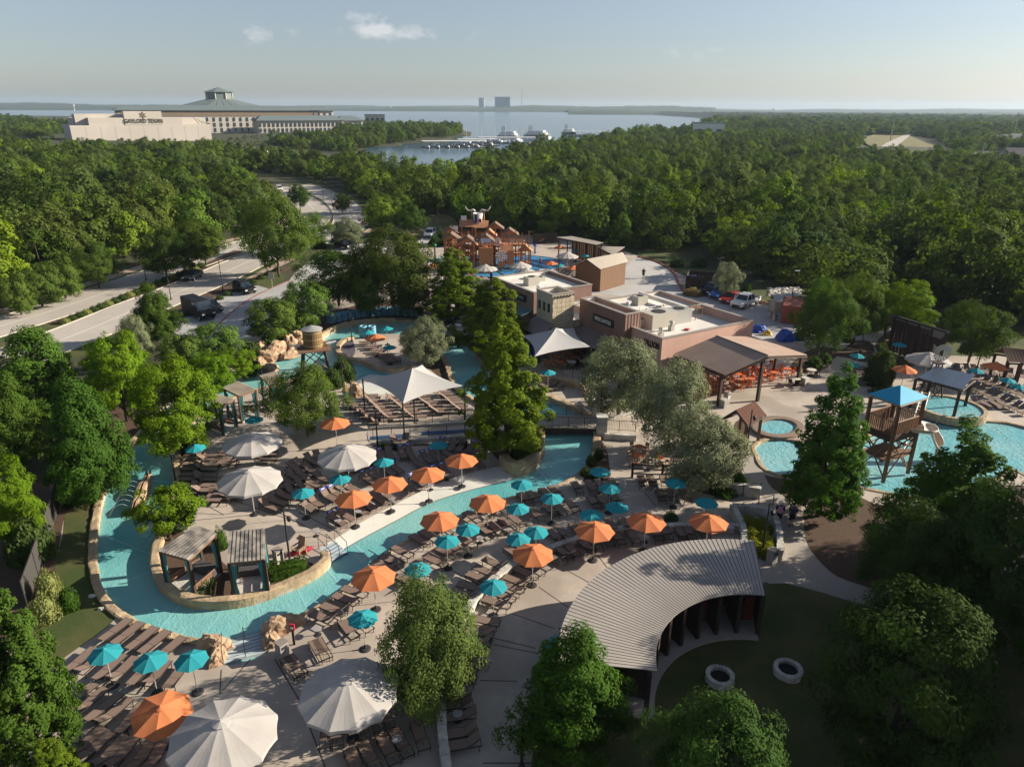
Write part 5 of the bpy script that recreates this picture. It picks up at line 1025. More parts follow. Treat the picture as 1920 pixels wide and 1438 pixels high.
for i, (x, y) in enumerate(((1060, 672), (1076, 680), (1045, 680), (1035, 672), (1080, 665), (1050, 690), (1030, 690))): clone(TS['mixed'], W(x, y, .01), random.uniform(0, 1.5), f'orange table set shaded by the white sail at the shops, {nth(i)} of them', 'tables under the shop sail')
for i, (x, y, k) in enumerate(((1195, 868, 'mixed'), (1235, 872, 'mixed'), (1198, 852, 'mixed'))): clone(TS[k], W(x, y, .01), i * .7, ['orange table set left inside the timber rail fence', 'orange table set right inside the timber rail fence', 'orange table set behind the other two by the rail fence'][i], 'tables by the rail fence')
for i, (x, y) in enumerate(((1118, 756), (1140, 762), (1128, 770), (1072, 690), (1095, 688), (1520, 705), (1490, 722))): clone(TS['pale'], W(x, y, .01), i * .5, ['pale table set nearest the bridge pillar', 'pale table set behind the bridge pillar under the grey tree', 'pale table set at the bridge railing', 'pale table set by the cafe fence', 'right pale table set by the cafe fence', 'pale table set right of the tan porch', 'pale table set in front of the porch plinth'][i], 'pale tables near the bridge')
for i, (x, y) in enumerate(((828, 612), (845, 622), (862, 612), (835, 600))): clone(TS['pale'], W(x, y, .01), i * .5, f'dark table set on the shaded terrace left of the cypress, {nth(i)} of them', 'dark tables left of the cypress')
for k in TS: kill(TS[k])
# ================================================================ park structures
Z = Vector((0, 0, 1))
def up(p, z): return Vector((p[0], p[1], z))
def railing(name, label, pts, h=1.0, z=0.0, bal=.14, m=None, cat='railing', world=False, group=None):
    m = m or M_BLACK; line = [Vector(p) for p in pts] if world else [W(*p) for p in pts]; r = thing(name, label, cat, line[0] * 1, 0, group); o = line[0]
    L_ = [Vector((p.x - o.x, p.y - o.y, z)) for p in line]; fine = resample(L_, bal) if bal else []
    a = MB(); a.tube([up(p, z + h) for p in L_], .025, 5); a.tube([up(p, z + .12) for p in L_], .018, 4); a.build('rail', m, r)
    b = MB()
    for p in resample(L_, 1.5): b.box((p.x, p.y, z + h / 2), (.05, .05, h))
    b.build('post_row', m, r)
    if bal:
        c = MB()
        for p in fine: c.box((p.x, p.y, z + h * .55), (.014, .014, h * .85))
        c.build('baluster_row', m, r)['kind'] = 'stuff'
    return r
M_CANS = mat('striped_metal_roof', (.36, .30, .225), .6, .12, 1.5, c2=(.27, .225, .17), s2=.8); M_CANW = mat('weathered_metal_roof', (.33, .29, .24), .65, .25, 1.2, aniso=(.5, .5, 1), c2=(.12, .11, .10), s2=1.3); M_CURT = mat('teal_curtain', (.10, .30, .30), .85, .12, 5, trans=.2); M_PADS = mat('dark_cushion', (.06, .055, .055), .9, .15, 4)
def cabana(label, corners, z_front, z_back, n, m, curtains=True):
    """corners: front left, front right, back right, back left (ground positions)"""
    A, B, C, D = [Vector((p[0], p[1], 0)) for p in corners]; o = (A + B + C + D) / 4; r = thing('cabana', label, 'cabana', o); A, B, C, D = (p - o for p in (A, B, C, D))
    out = 1.10
    a, b, c, d = up(A * out, z_front), up(B * out, z_front), up(C * out, z_back), up(D * out, z_back)
    for k in range(n):
        t0, t1 = k / n, (k + .62) / n; MB().slab(a.lerp(b, t0), a.lerp(b, t1), d.lerp(c, t1), d.lerp(c, t0), .05).build('roof_panel', m, r)
        t0, t1 = (k + .60) / n, (k + 1.02) / n; lo = Vector((0, 0, -.045)); MB().slab(a.lerp(b, t0) + lo, a.lerp(b, t1) + lo, d.lerp(c, t1) + lo, d.lerp(c, t0) + lo, .03).build('roof_pan', m, r)
    for p, z in ((A, z_front), (B, z_front), (C, z_back), (D, z_back)): MB().box((p.x, p.y, z / 2 - .06), (.16, .16, z - .12), math.atan2((B - A).y, (B - A).x)).build('post', M_WOODD, r)
    for p, q, z0, z1 in ((A, B, z_front, z_front), (B, C, z_front, z_back), (C, D, z_back, z_back), (D, A, z_back, z_front)): MB().cyl(up(p, z0 - .17), up(q, z1 - .17), .08, None, 4).build('beam', M_WOOD, r)
    MB().prism([(p.x * 1.06, p.y * 1.06) for p in (A, B, C, D)], -.02, .10).build('floor_slab', M_LIME, r)
    for p, q in ((B, C), (D, A)):
        for zz in (.3, .52): MB().slab(up(p, zz), up(q, zz), up(q, zz + .18), up(p, zz + .18), .03).build('side_board', M_WOOD, r)
    e = (C - B).normalized(); f = (B - A).normalized(); MB().box((o * 0) + up((C + D) / 2 - e * .45, .38), ((B - A).length * .8, .7, .42), math.atan2(f.y, f.x)).build('sofa', M_PADS, r)
    if curtains:
        for p, q in ((A, B), (B, A), (C, B), (D, A)):
            g = (q - p).normalized(); w = .32; mb = MB(); vs = []
            for zi in range(7):
                zz = .15 + (z_front - .45) * zi / 6; pinch = .45 + .55 * abs(zi / 6 - .45) / .55
                for k in range(5): vs.append(up(p + g * (.1 + w * pinch * k / 4) + Vector((-g.y, g.x, 0)) * (.04 if k % 2 else -.04), zz))
            mb.add(vs, [(i * 5 + k, i * 5 + k + 1, i * 5 + 6 + k, i * 5 + 5 + k) for i in range(6) for k in range(4)]); mb.build('curtain', M_CURT, r)
    return r
def wz(*ps, z): return [W(*p, z) for p in ps]
cabana('left striped roof cabana on the rounded island end', wz((300, 1028), (353, 1043), (403, 1004), (368, 990), z=2.75), 2.65, 2.9, 9, M_CANW)
cabana('right striped roof cabana on the rounded island end', wz((428, 1050), (494, 1043), (494, 996), (434, 1001), z=2.75), 2.65, 2.9, 9, M_CANW)
cabana('left one of three tan roofed cabanas behind the island', wz((410, 760), (437, 746), (400, 738), (381, 747), z=2.9), 2.8, 3.0, 9, M_CANS)
cabana('middle one of three tan roofed cabanas behind the island', wz((446, 738), (478, 727), (447, 717), (421, 729), z=2.9), 2.8, 3.0, 9, M_CANS)
cabana('right one of three tan roofed cabanas behind the island', wz((505, 718), (533, 710), (516, 698), (489, 706), z=2.9), 2.8, 3.0, 9, M_CANS)
# ---- shade sails
M_SAIL = mat('pale_grey_sail', (.42, .405, .39), .9, .04, .6, bump=.1, bscale=8, trans=.12)
def sail(name, label, cs, apex, zc, zb=None):
    r = thing(name, label, 'shade sail', up(sum(cs, Vector()) / 4, 0)); o = r.location; C = [up(c - o, zc) for c in cs]; ap = apex - up(o, 0)
    for i in range(4):
        a, b = C[i], C[(i + 1) % 4]; K = 8; vs = []; mid = (a + b) / 2
        for u in range(K + 1):
            for v in range(K + 1):
                t, s = u / K, v / K; e = a.lerp(b, s); inw = up(-mid, 0) * (.16 * 4 * s * (1 - s)); p = ap.lerp(e + inw, t); p.z = ap.z + (zc - ap.z) * (t ** .80) + .02; vs.append(p)
        MB().add(vs, [(u * (K + 1) + v, (u + 1) * (K + 1) + v, (u + 1) * (K + 1) + v + 1, u * (K + 1) + v + 1) for u in range(K) for v in range(K)]).build('sail_panel', M_SAIL, r, True)
        MB().cyl((C[i].x, C[i].y, 0), C[i] + Vector((0, 0, .12)), .07, None, 8).build('mast', M_BLACK, r)
    return r
c0 = [W(680, 713, 3.6), W(755, 758, 3.6), W(871, 724, 3.6)]; c0.append(c0[0] + c0[2] - c0[1]); cc = (c0[0] + c0[2]) / 2; sail('shade_sail', 'square pale grey sail over the island loungers', c0, up(cc, height_to(up(cc, 0), 690)), 3.6)
c1 = [W(979, 630, 3.6), W(1002, 669, 3.6), W(1108, 651, 3.6)]; c1.append(c1[0] + c1[2] - c1[1]); cc = (c1[0] + c1[2]) / 2; sail('shade_sail', 'square pale grey sail in front of the shops', c1, up(cc, height_to(up(cc, 0), 615)), 3.6)
# ---- water tower on rocks
wt = thing('water_tower', 'small wooden water tower with a metal cone roof and spouts', 'water tower', W(592, 694), .35)
for x, y in ((-1.25, -1.25), (1.25, -1.25), (1.25, 1.25), (-1.25, 1.25)): MB().cyl((x * 1.15, y * 1.15, -.3), (x * .85, y * .85, 2.55), .11, .09, 6).build('leg', M_WOODD, wt)
for k in range(4):
    a = Matrix.Rotation(k * math.pi / 2, 3, 'Z'); MB().cyl(a @ Vector((-1.35, -1.4, .2)), a @ Vector((1.1, -1.1, 2.4)), .06, None, 5).build('brace', M_WOODD, wt); MB().cyl(a @ Vector((1.35, -1.4, .2)), a @ Vector((-1.1, -1.1, 2.4)), .06, None, 5).build('brace', M_WOODD, wt)
for k in range(9): MB().box((-1.52 + k * .38, 0, 2.62), (.36, 3.4, .10)).build('platform_plank', M_WOOD, wt)
M_BARREL = mat('barrel_staves', (.20, .125, .055), .8, .25, 2, aniso=(6, 6, .5))
for k in range(26):
    a0, a1 = 2 * math.pi * k / 26, 2 * math.pi * (k + .93) / 26; MB().prism([(1.02 * math.cos(a0), 1.02 * math.sin(a0)), (1.02 * math.cos(a1), 1.02 * math.sin(a1)), (.92 * math.cos(a1), .92 * math.sin(a1)), (.92 * math.cos(a0), .92 * math.sin(a0))], 2.68, 4.65).build('stave', M_BARREL, wt)
for z in (2.95, 3.65, 4.35): MB().lathe([(1.03, z), (1.05, z), (1.05, z + .09), (1.03, z + .09)], 26).build('hoop', mat('brass_hoop', (.42, .33, .18), .5, .1, 4, metal=.4), wt)
MB().lathe([(1.14, 4.66), (1.14, 4.72), (.1, 5.1), (.0, 5.11)], 26).build('cone_roof', M_STEEL, wt)
for s in (-1, 1): MB().box((s * 1.9, 0, 3.0), (1.0, .25, .12), 0, (R(s * -8), 'Y')).build('spout', M_WHITE, wt)
from mathutils import noise as mnoise
def rock(name, label, px, py, rx, ry, h, seed, m=None, rz=0, group=None, cat='rock'):
    K, n = 11, 20; vs = []; sv = Vector((seed * 3.7, seed * 1.3, seed * 2.1))
    for i in range(K):
        t = i / (K - 1); pr = (1 - t ** 3) ** .45 if t < 1 else 0
        for j in range(n):
            a = 2 * math.pi * j / n; p = Vector((math.cos(a) * max(pr, .05), math.sin(a) * max(pr, .05), t * 1.2)); ledge = math.floor(t * 4 + mnoise.noise(p * 1.5 + sv)) * .07
            q = 1 + .34 * mnoise.noise(p * 1.6 + sv) + .20 * mnoise.noise(p * 4.2 + sv) - ledge; vs.append((rx * p.x * q, ry * p.y * q, h * t * (1 + .25 * mnoise.noise(p * 2.3 - sv)) - .12))
    o = MB().add(vs, [(i * n + j, i * n + (j + 1) % n, (i + 1) * n + (j + 1) % n, (i + 1) * n + j) for i in range(K - 1) for j in range(n)] + [tuple((K - 1) * n + j for j in range(n))]).build(name, m or M_ROCK)
    o.location = W(px, py); o.rotation_euler = (0, 0, rz); return tag(o, label, cat, group)
for i, (x, y, rx, ry, h) in enumerate(((500, 672, 1.6, 1.2, 1.1), (522, 660, 1.8, 1.1, 1.5), (545, 652, 1.7, 1.0, 1.7), (566, 650, 1.3, .9, 1.3), (540, 668, 1.4, .8, .7), (508, 690, 1.5, .9, .6), (558, 640, 1.3, 1.0, 1.5), (490, 660, 1.5, 1.0, 1.4), (482, 680, 1.3, 1.0, .8), (592, 640, 1.2, .7, .7))): rock('waterfall_rock', f'sculpted orange boulder of the waterfall beside the water tower, {nth(i)} of the pile', x, y, rx, ry, h, i, rz=i, group='waterfall boulders')
rock('boulder', 'pale boulder under the water tower', 602, 697, 1.2, .7, .9, 33, M_LIME)
rock('boulder', 'rounded boulder behind the surfboard', 665, 742, .75, .55, 1.5, 34)
rock('boulder', 'boulder between bridge and planter wall', 1010, 822, .6, .5, 1.0, 35); rock('boulder', 'boulder at the right bridge pillar', 1122, 838, .6, .5, .7, 36)
for i, (x, y) in enumerate(((178, 985), (172, 1118), (190, 1142), (133, 1110))): rock('small_rock', ['small pale rock on the lawn strip by the river', 'small pale rock at the shrubs by the river', 'small pale rock on the lower lawn strip', 'small pale rock beside the variegated shrub'][i], x, y, .28, .22, .25, 50 + i, M_LIME)
for i, (x, y) in enumerate(((1455, 1118), (1430, 1088), (1532, 1010), (1536, 1228), (1422, 1232))): rock('flat_stone', ['flat slab on the lawn below the curved roof end', 'pale stone beside the curved roof corner', 'pale stone beside the footpath edge', 'small pale light on the lawn by the oak', 'small pale light on the lawn between the fire rings'][i], x, y, .35, .2, .12, 60 + i, M_LIME)
fr = thing('fountain_rock', 'long tan rock with a slot shooting water jets in the river', 'fountain', W(268, 930, -.2)); d = (W(284, 892, 0) - W(256, 962, 0)); a_ = math.atan2(d.y, d.x)
for s in (-1, 1):
    mb = MB(); vs = []
    for i in range(9):
        x = -d.length / 2 + d.length * i / 8; wd_ = .34 * (1 - abs(i - 4) / 5.2) + .06; h = .7 + .12 * math.sin(i * 1.7)
        vs += [(x, s * .08, -.3), (x, s * .08, h), (x, s * (.08 + wd_ * .6), h * .95), (x, s * (.08 + wd_), -.3)]
    mb.add(vs, [(i * 4 + j, i * 4 + 4 + j, i * 4 + 5 + j, i * 4 + 1 + j) for i in range(8) for j in range(3)] + [(0, 1, 2, 3), (32, 33, 34, 35)]); q = mb.build('rock_half', M_ROCK, fr); q.rotation_euler = (0, 0, a_)
M_JET = mat('white_water', (.75, .80, .80), .3, .05, 4, spec=.5)
def jet(parent, p, d, L_, h, name='water_jet', r=.006):
    MB().tube([Vector(p) + Vector(d) * (L_ * t) + Vector((0, 0, h * 4 * t * (1 - t) - .7 * t * t)) for t in np.linspace(0, 1, 9)], r, 5).build(name, M_JET, parent)
for k in range(6):
    q = Matrix.Rotation(a_, 3, 'Z') @ Vector((-d.length / 2 + .5 + k * .7, .35, .45)); jet(fr, q, Matrix.Rotation(a_, 3, 'Z') @ Vector((-.1, 1, 0)), 1.5, .5)
# ---- stacked inner tubes at the back of the lagoon
M_TUBE = mat('blue_white_vinyl', (.13, .30, .38), .25, .6, 2.2, spec=.5)
def torus(R0, r0, n=12, k=6):
    vs = [((R0 + r0 * math.cos(2 * math.pi * j / k)) * math.cos(2 * math.pi * i / n), (R0 + r0 * math.cos(2 * math.pi * j / k)) * math.sin(2 * math.pi * i / n), r0 * math.sin(2 * math.pi * j / k)) for i in range(n) for j in range(k)]
    return MB().add(vs, [(i * k + j, ((i + 1) % n) * k + j, ((i + 1) % n) * k + (j + 1) % k, i * k + (j + 1) % k) for i in range(n) for j in range(k)])
tm = torus(.42, .15).mesh('inner_tube', True); tm.materials.append(M_TUBE); ti = 0
for j, p in enumerate(resample(px_line([(622, 606), (650, 600), (690, 594), (740, 591), (785, 594)], 5), 1.0)):
    for k in range(4): tag(mesh_obj('inner_tube', tm, None, (p.x + random.uniform(-.06, .06), p.y, .18 + .29 * k), random.random()), f'blue inner tube, {ORD[k]} from the bottom of the {nth(j)} stack behind the lagoon', 'inner tube', 'stacked inner tubes'); ti += 1
for k in range(5):
    for j in range(2): p = W(682 + 16 * j, 632, 0); tag(mesh_obj('inner_tube', tm, None, (p.x, p.y, .18 + .29 * k), k), f'blue inner tube, {ORD[k]} from the bottom of the {["left", "right"][j]} stack on the peninsula', 'inner tube', 'stacked inner tubes')
# ---- bridge over the river with stone pillars
bz = .55; br = thing('bridge', 'flat bridge with black railings over the river', 'bridge', W(1064, 800)); o = br.location; p, q = W(1004, 800) - o, W(1122, 803) - o; L_ = (q - p).length
for k in range(14): c = p.lerp(q, (k + .5) / 14); MB().box((c.x, c.y, bz), (L_ / 14 - .02, 2.7, .12)).build('deck_plank', M_DECK, br)
for s in (-1, 1): MB().box(((p.x + q.x) / 2, (p.y + q.y) / 2 + s * 1.32, bz - .28), (L_, .16, .45)).build('beam', M_WOODD, br)
railing('bridge_railing', 'black railing on the near side of the bridge', [o + p + Vector((0, -1.3, 0)), o + q + Vector((0, -1.3, 0))], 1.0, bz + .06, .13, world=True); railing('bridge_railing', 'black railing on the far side of the bridge', [o + p + Vector((0, 1.3, 0)), o + q + Vector((0, 1.3, 0))], 1.0, bz + .06, .13, world=True)
def pillar(px, py, lab, w=.85, h=1.9, m=None):
    r = thing('stone_pillar', lab, 'pillar', W(px, py)); 
    for k in range(5): MB().box((0, 0, h * (k + .5) / 5), (w + (.03 if k % 2 else 0), w + (0 if k % 2 else .03), h / 5 - .015)).build('stone_block', m or M_LIME, r)
    MB().box((0, 0, h + .06), (w + .16, w + .16, .12)).build('cap_stone', M_LIME, r); return r
pillar(1127, 818, 'stone pillar at the near right end of the bridge'); pillar(1119, 792, 'stone pillar at the far right end of the bridge'); pillar(884, 648, 'pale stone pillar at the right end of the upper footbridge', .8, 1.7); pillar(861, 632, 'pale stone pillar behind the upper footbridge', .8, 1.5); pillar(1000, 815, 'stone pillar at the left end of the bridge')
ub = thing('footbridge', 'dark footbridge over the upper channel', 'bridge', W(852, 640)); MB().box((0, 0, .35), (3.8, 1.8, .14)).build('deck', M_WOODD, ub); MB().box((0, -.95, .75), (3.8, .06, .7)).build('side_rail', M_BLACK, ub)
railing('railing', 'black railing on the stone wall right of the bridge', [(1130, 816), (1190, 820)], 1.0, .5, .14); wall_thing('retaining_wall', 'pale stone retaining wall right of the bridge', [(1132, 822), (1165, 824), (1192, 826)], .4, -.1, .55, M_LIME)
wall_thing('kerb_wall', 'low white stone kerb along the path behind the bridge', [(1132, 788), (1160, 784), (1192, 776)], .35, -.1, .3, M_LIME)
# ---- ramp walls and rails
wall_thing('ramp_wall', 'upper white stone kerb of the ramp', [(690, 806), (740, 803), (820, 799), (900, 793)], .35, -.1, .35, M_LIME, step=.5); wall_thing('ramp_wall', 'lower white stone kerb of the ramp', [(705, 833), (760, 830), (830, 826), (905, 818)], .35, -.1, .35, M_LIME, step=.5)
railing('railing', 'black railing along the upper side of the ramp', [(690, 806), (740, 803), (820, 799), (900, 793)], 1.0, .3, .0); railing('railing', 'black railing along the lower side of the ramp', [(700, 824), (760, 821), (830, 817), (905, 811)], 1.0, .02, .0)
# ---- curved low wall of pale stones, stone by stone
def stone_wall(name, label, pts, w, h, size=.42, lv=1, m=None):
    r = thing(name, label, 'wall'); line = resample(px_line(pts, 5), size)
    for l in range(lv):
        for a, b in zip(line, line[1:]):
            c = (a + b) / 2; t = b - a; MB().box((c.x + random.uniform(-.015, .015), c.y + random.uniform(-.015, .015), h * (l + .5) / lv), (t.length - .02, w + random.uniform(-.04, .04), h / lv - .01 + random.uniform(-.015, .015)), math.atan2(t.y, t.x)).build('stone', m or M_LIME, r)
    return r
stone_wall('curved_wall', 'long curved low wall of pale stones between two lounger rows', [(838, 1445), (832, 1400), (828, 1350), (830, 1300), (838, 1260), (850, 1220), (868, 1170), (892, 1130), (925, 1095), (962, 1068), (1010, 1046), (1060, 1026), (1120, 1008), (1190, 997), (1260, 994), (1330, 993), (1390, 995)], .42, .5)
stone_wall('planter_wall', 'white stone rim of the walled planter on its left', [(1372, 962), (1384, 985), (1392, 1005), (1394, 1040)], .4, .75, .4, 2); stone_wall('planter_wall', 'white stone rim of the walled planter on its right', [(1372, 962), (1420, 966), (1445, 975), (1456, 1000), (1460, 1030), (1460, 1050)], .4, .75, .4, 2)
stone_wall('step_wall', 'pale stone wall beside the steps above the planter', [(1348, 925), (1390, 928), (1425, 934)], .4, .9, .45, 2); stone_wall('step_wall', 'pale stone kerb left of the walled planter', [(1330, 998), (1375, 1000)], .4, .5, .4)
stone_wall('terrace_wall', 'tan stone wall under the cafe fence', [(1012, 716), (1060, 724), (1088, 730), (1100, 745)], .4, .8, .5, 2, M_STONE)
railing('railing', 'black railing round the shop sail terrace', [(1038, 705), (1060, 716), (1088, 722), (1100, 735)], 1.1, .6, .0); railing('railing', 'black handrail of the steps above the planter', [(1355, 935), (1390, 932), (1425, 925)], .9, .1, .0); railing('railing', 'lower black handrail above the planter', [(1390, 965), (1420, 958), (1448, 950)], .9, .1, .0)
railing('railing', 'black railing along the dark terrace left of the cypress', [(815, 628), (850, 640), (880, 650)], 1.1, .1, .2)
# ---- timber rail fence
rf = thing('timber_rail_fence', 'dark timber rail fence below the orange tables', 'fence', W(1185, 895)); o = rf.location; L_ = [W(*p) - o for p in ((1185, 895), (1241, 897), (1290, 893))]
for p in L_: MB().box((p.x, p.y, .6), (.16, .16, 1.3)).build('post', M_WOODD, rf)
for a, b in zip(L_, L_[1:]):
    for z in (.35, .75, 1.12): MB().cyl(up(a, z), up(b, z), .06, None, 5).build('rail', M_WOODD, rf)
# ---- river entry steps with rails
M_STEP = mat('step_plaster', (.40, .46, .47), .7, .08, 3)
def entry_steps(label, a, b, n, dirv):
    r = thing('entry_steps', label, 'steps', W(*a)); o = r.location; A, B = W(*a) - o, W(*b) - o
    for k in range(n):
        q = dirv * (.32 * k); z = -.02 - .03 * k; mb = MB(); mb.prism([(A + q)[:2], (B + q)[:2], (B + q + dirv * .30)[:2], (A + q + dirv * .30)[:2]], z - .3, z); mb.build('step', M_STEP, r)
        MB().prism([(A + q + dirv * .30)[:2], (B + q + dirv * .30)[:2], (B + q + dirv * .33)[:2], (A + q + dirv * .33)[:2]], z - .28, z + .004).build('nosing', M_BLUE, r)
    for t in (.0, .5, 1.0): p = A.lerp(B, t); MB().tube([up(p, .0), up(p + Z * 0, .85), up(p + dirv * 1.6, .7), up(p + dirv * 1.7, -.2)], .022, 5).build('handrail', M_BLACK, r)
    return r
dv = (W(455, 1160) - W(460, 1235)).normalized(); dv.z = 0; entry_steps('wide blue edged entry steps at the bottom of the river', (419, 1243), (501, 1219), 6, dv)
dv = (W(660, 1045) - W(625, 1015)).normalized(); dv.z = 0; entry_steps('small entry steps beside the lifeguard chair', (598, 1029), (628, 1013), 5, dv)
for i, (x, y, rx, ry, h, lab) in enumerate(((400, 1212, .9, .6, .9, 'sculpted tan boulder at the left of the wide steps'), (408, 1235, .45, .7, .8, 'lower sculpted boulder left of the wide steps'), (520, 1180, .85, .6, .9, 'sculpted boulder at the right of the wide steps'), (545, 1168, .9, .5, .7, 'sculpted boulder by the red rescue post'), (508, 1205, .5, .6, .8, 'lower sculpted boulder right of the wide steps'))): rock('step_boulder', lab, x, y, rx, ry, h, 80 + i)
rp = thing('rescue_post', 'red and black rescue post beside the wide steps', 'post', W(552, 1208)); MB().box((0, 0, .5), (.12, .08, 1.0)).build('post', M_WOODD, rp); MB().box((0, 0, 1.15), (.26, .12, .4)).build('red_box', mat('rescue_red', (.35, .02, .04), .5, .1, 3), rp); MB().box((0, -.07, 1.15), (.16, .01, .16)).build('notice', M_WHITE, rp)
# ---- bins
def bin_(px, py, lab, m=None): r = thing('litter_bin', lab, 'bin', W(px, py), random.random()); MB().box((0, 0, .5), (.5, .5, .95)).build('body', m or M_TABLE, r); MB().box((0, 0, .99), (.54, .54, .08)).build('lid', M_TRIM, r); MB().box((0, -.26, .78), (.36, .02, .16)).build('slot', M_VENT, r)
for x, y, lab, m in ((531, 1232, 'grey litter bin beside the wide river steps', None), (523, 1055, 'tan cooler bin beside the lifeguard chair', M_UNIT), (1446, 1055, 'grey bin below the walled planter', None), (782, 680, 'tan bin on the upper peninsula', M_UNIT), (1362, 752, 'pale bin at the porch post', M_LIME), (1100, 722, 'tan bin by the cafe fence', M_UNIT)): bin_(x, y, lab, m)
# ---- lifeguard chair, kayak, surfboards
lc = thing('lifeguard_chair', 'low wooden lifeguard chair beside the river entry', 'chair', W(562, 1040), R(-30))
MB().box((0, 0, .45), (.6, .6, .06)).build('seat', M_TF, lc)
for k in range(4): MB().box((-.22 + .15 * k, .3, .85), (.12, .05, .8), 0, (R(-14), 'X')).build('back_slat', M_TF, lc)
for s in (-1, 1): MB().box((s * .33, 0, .65), (.12, .7, .04)).build('arm', M_TF, lc); MB().box((s * .3, -.28, .3), (.07, .07, .62)).build('leg', M_TF, lc); MB().box((s * .3, .3, .2), (.07, .07, .4)).build('leg', M_TF, lc)
ky = MB().tube([(-.9, 0, .14), (-.5, 0, .1), (0, 0, .08), (.5, 0, .1), (.9, 0, .16)], [.04, .17, .2, .17, .03], 8).build('rescue_tube', mat('rescue_red', (.35, .02, .04), .5, .1, 3), None, True); ky.location = W(563, 1036, .06); ky.rotation_euler = (0, 0, .5); tag(ky, 'red rescue tube lying beside the lifeguard chair', 'rescue tube')
M_SURF = mat('yellow_surfboard', (.60, .45, .17), .35, .05, 3, spec=.5); M_SURFG = mat('green_surfboard', (.13, .25, .17), .35, .05, 3, spec=.5)
def surfboard(px, py, lab, h=1.9):
    r = thing('surfboard', lab, 'surfboard', W(px, py), .1)
    for z0, z1, m, nm in ((0, .5, M_SURFG, 'green_half'), (.5, 1, M_SURF, 'yellow_half')):
        vs = []; K = 7
        for i in range(K):
            t = z0 + (z1 - z0) * i / (K - 1); w = .29 * max(0.02, math.sin(math.pi * (.06 + .92 * t))) ** .6; y = .25 * t; vs += [(-w, y, h * t), (0, y - .05, h * t), (w, y, h * t), (0, y + .04, h * t)]
        MB().add(vs, [(i * 4 + j, i * 4 + (j + 1) % 4, i * 4 + 4 + (j + 1) % 4, i * 4 + 4 + j) for i in range(K - 1) for j in range(4)]).build(nm, m, r)
surfboard(649, 752, 'yellow and green surfboard against the island boulder'); surfboard(1498, 716, 'yellow and green surfboard at the right porch post')
# ---- lamp posts
M_LAMP = mat('lamp_glass', (.65, .63, .58), .3, .05, 3)
def lamp(px, py, ty, lab, name='lamp_post', kind=0):
    b = W(px, py); h = height_to(b, ty); r = thing(name, lab, 'lamp post', b, 0, 'lamp posts'); MB().cyl((0, 0, 0), (0, 0, h), .075, .05, 8).build('pole', M_BLACK, r); MB().lathe([(.16, 0), (.16, .1), (.09, .3), (.07, .32)], 10).build('foot', M_BLACK, r)
    if kind == 0: MB().lathe([(.03, h * .76), (.12, h * .78), (.16, h * .84), (.06, h * .86)], 8, (.28, 0, 0)).build('lantern', M_BLACK, r); MB().cyl((0, 0, h * .88), (.28, 0, h * .86), .02, None, 5).build('arm', M_BLACK, r)
    else: MB().box((.25, 0, h), (.7, .28, .10)).build('lamp_head', M_LAMP if kind == 2 else M_BLACK, r)
    return r
for x, y, t, lab in ((544, 1055, 953, 'black lamp post on the island behind the striped cabanas'), (778, 797, 722, 'black lamp post in front of the square sail'), (709, 848, 772, 'black lamp post at the lower end of the ramp'), (1125, 800, 733, 'black lamp post on the near bridge pillar'), (1118, 780, 690, 'black lamp post on the far bridge pillar'), (1399, 852, 768, 'leaning black lamp post beside the kidney pool'), (1428, 1042, 943, 'black lamp post on the walled planter'), (644, 735, 676, 'black lamp post beside the surfboard boulder'), (660, 640, 588, 'lamp post on the gravel patch'), (978, 1440, 1365, 'lamp post with white globes at the bottom edge'), (330, 905, 845, 'dark lamp post by the left river bank'), (1613, 660, 598, 'lamp post left of the dark open shelter'), (1832, 690, 640, 'lamp post before the round oak'), (985, 520, 488, 'lamp post left of the teal parasol at the splash pool'), (1047, 518, 482, 'lamp post on the terrace beside the wooden barn'), (791, 500, 445, 'lamp post left of the climbing frame'), (821, 438, 394, 'lamp post at the grass clearing'), (1043, 450, 428, 'post with string lights right of the climbing frame'), (1005, 455, 438, 'short lamp post behind the climbing frame')): lamp(x, y, t, lab)
for x, y, t, lab in ((418, 545, 462, 'tall street lamp on the verge by the car park'), (321, 562, 517, 'street lamp right of the thin street tree'), (274, 525, 465, 'street lamp in the median left of the street oaks'), (623, 458, 412, 'street lamp by the road junction'), (606, 372, 352, 'far street lamp at the road bend'), (622, 378, 356, 'second far street lamp at the road bend')): lamp(x, y, t, lab, 'street_lamp', 1)
lamp(1484, 562, 508, 'pale headed lamp post behind the parked pickup', 'street_lamp', 2); lamp(1345, 545, 484, 'lamp post behind the bin store', 'street_lamp', 1)
# ---- mesh fence on the left
M_MESH = mat('fence_mesh', (.055, .050, .045), .7, .1, 3)
mf = thing('mesh_fence', 'tall dark mesh fence left of the lawn strip', 'fence', W(55, 1140)); o = mf.location; L_ = [W(*p) - o for p in ((52, 1140), (72, 1080), (92, 1020), (108, 965), (122, 920))]
for p in L_: MB().cyl(up(p, 0), up(p, 1.9), .04, None, 6).build('post', M_BLACK, mf)
for a, b in zip(L_, L_[1:]): MB().slab(up(a, .1), up(b, .1), up(b, 1.8), up(a, 1.8), .015).build('mesh_panel', M_MESH, mf); MB().cyl(up(a, 1.84), up(b, 1.84), .03, None, 5).build('top_rail', M_BLACK, mf)
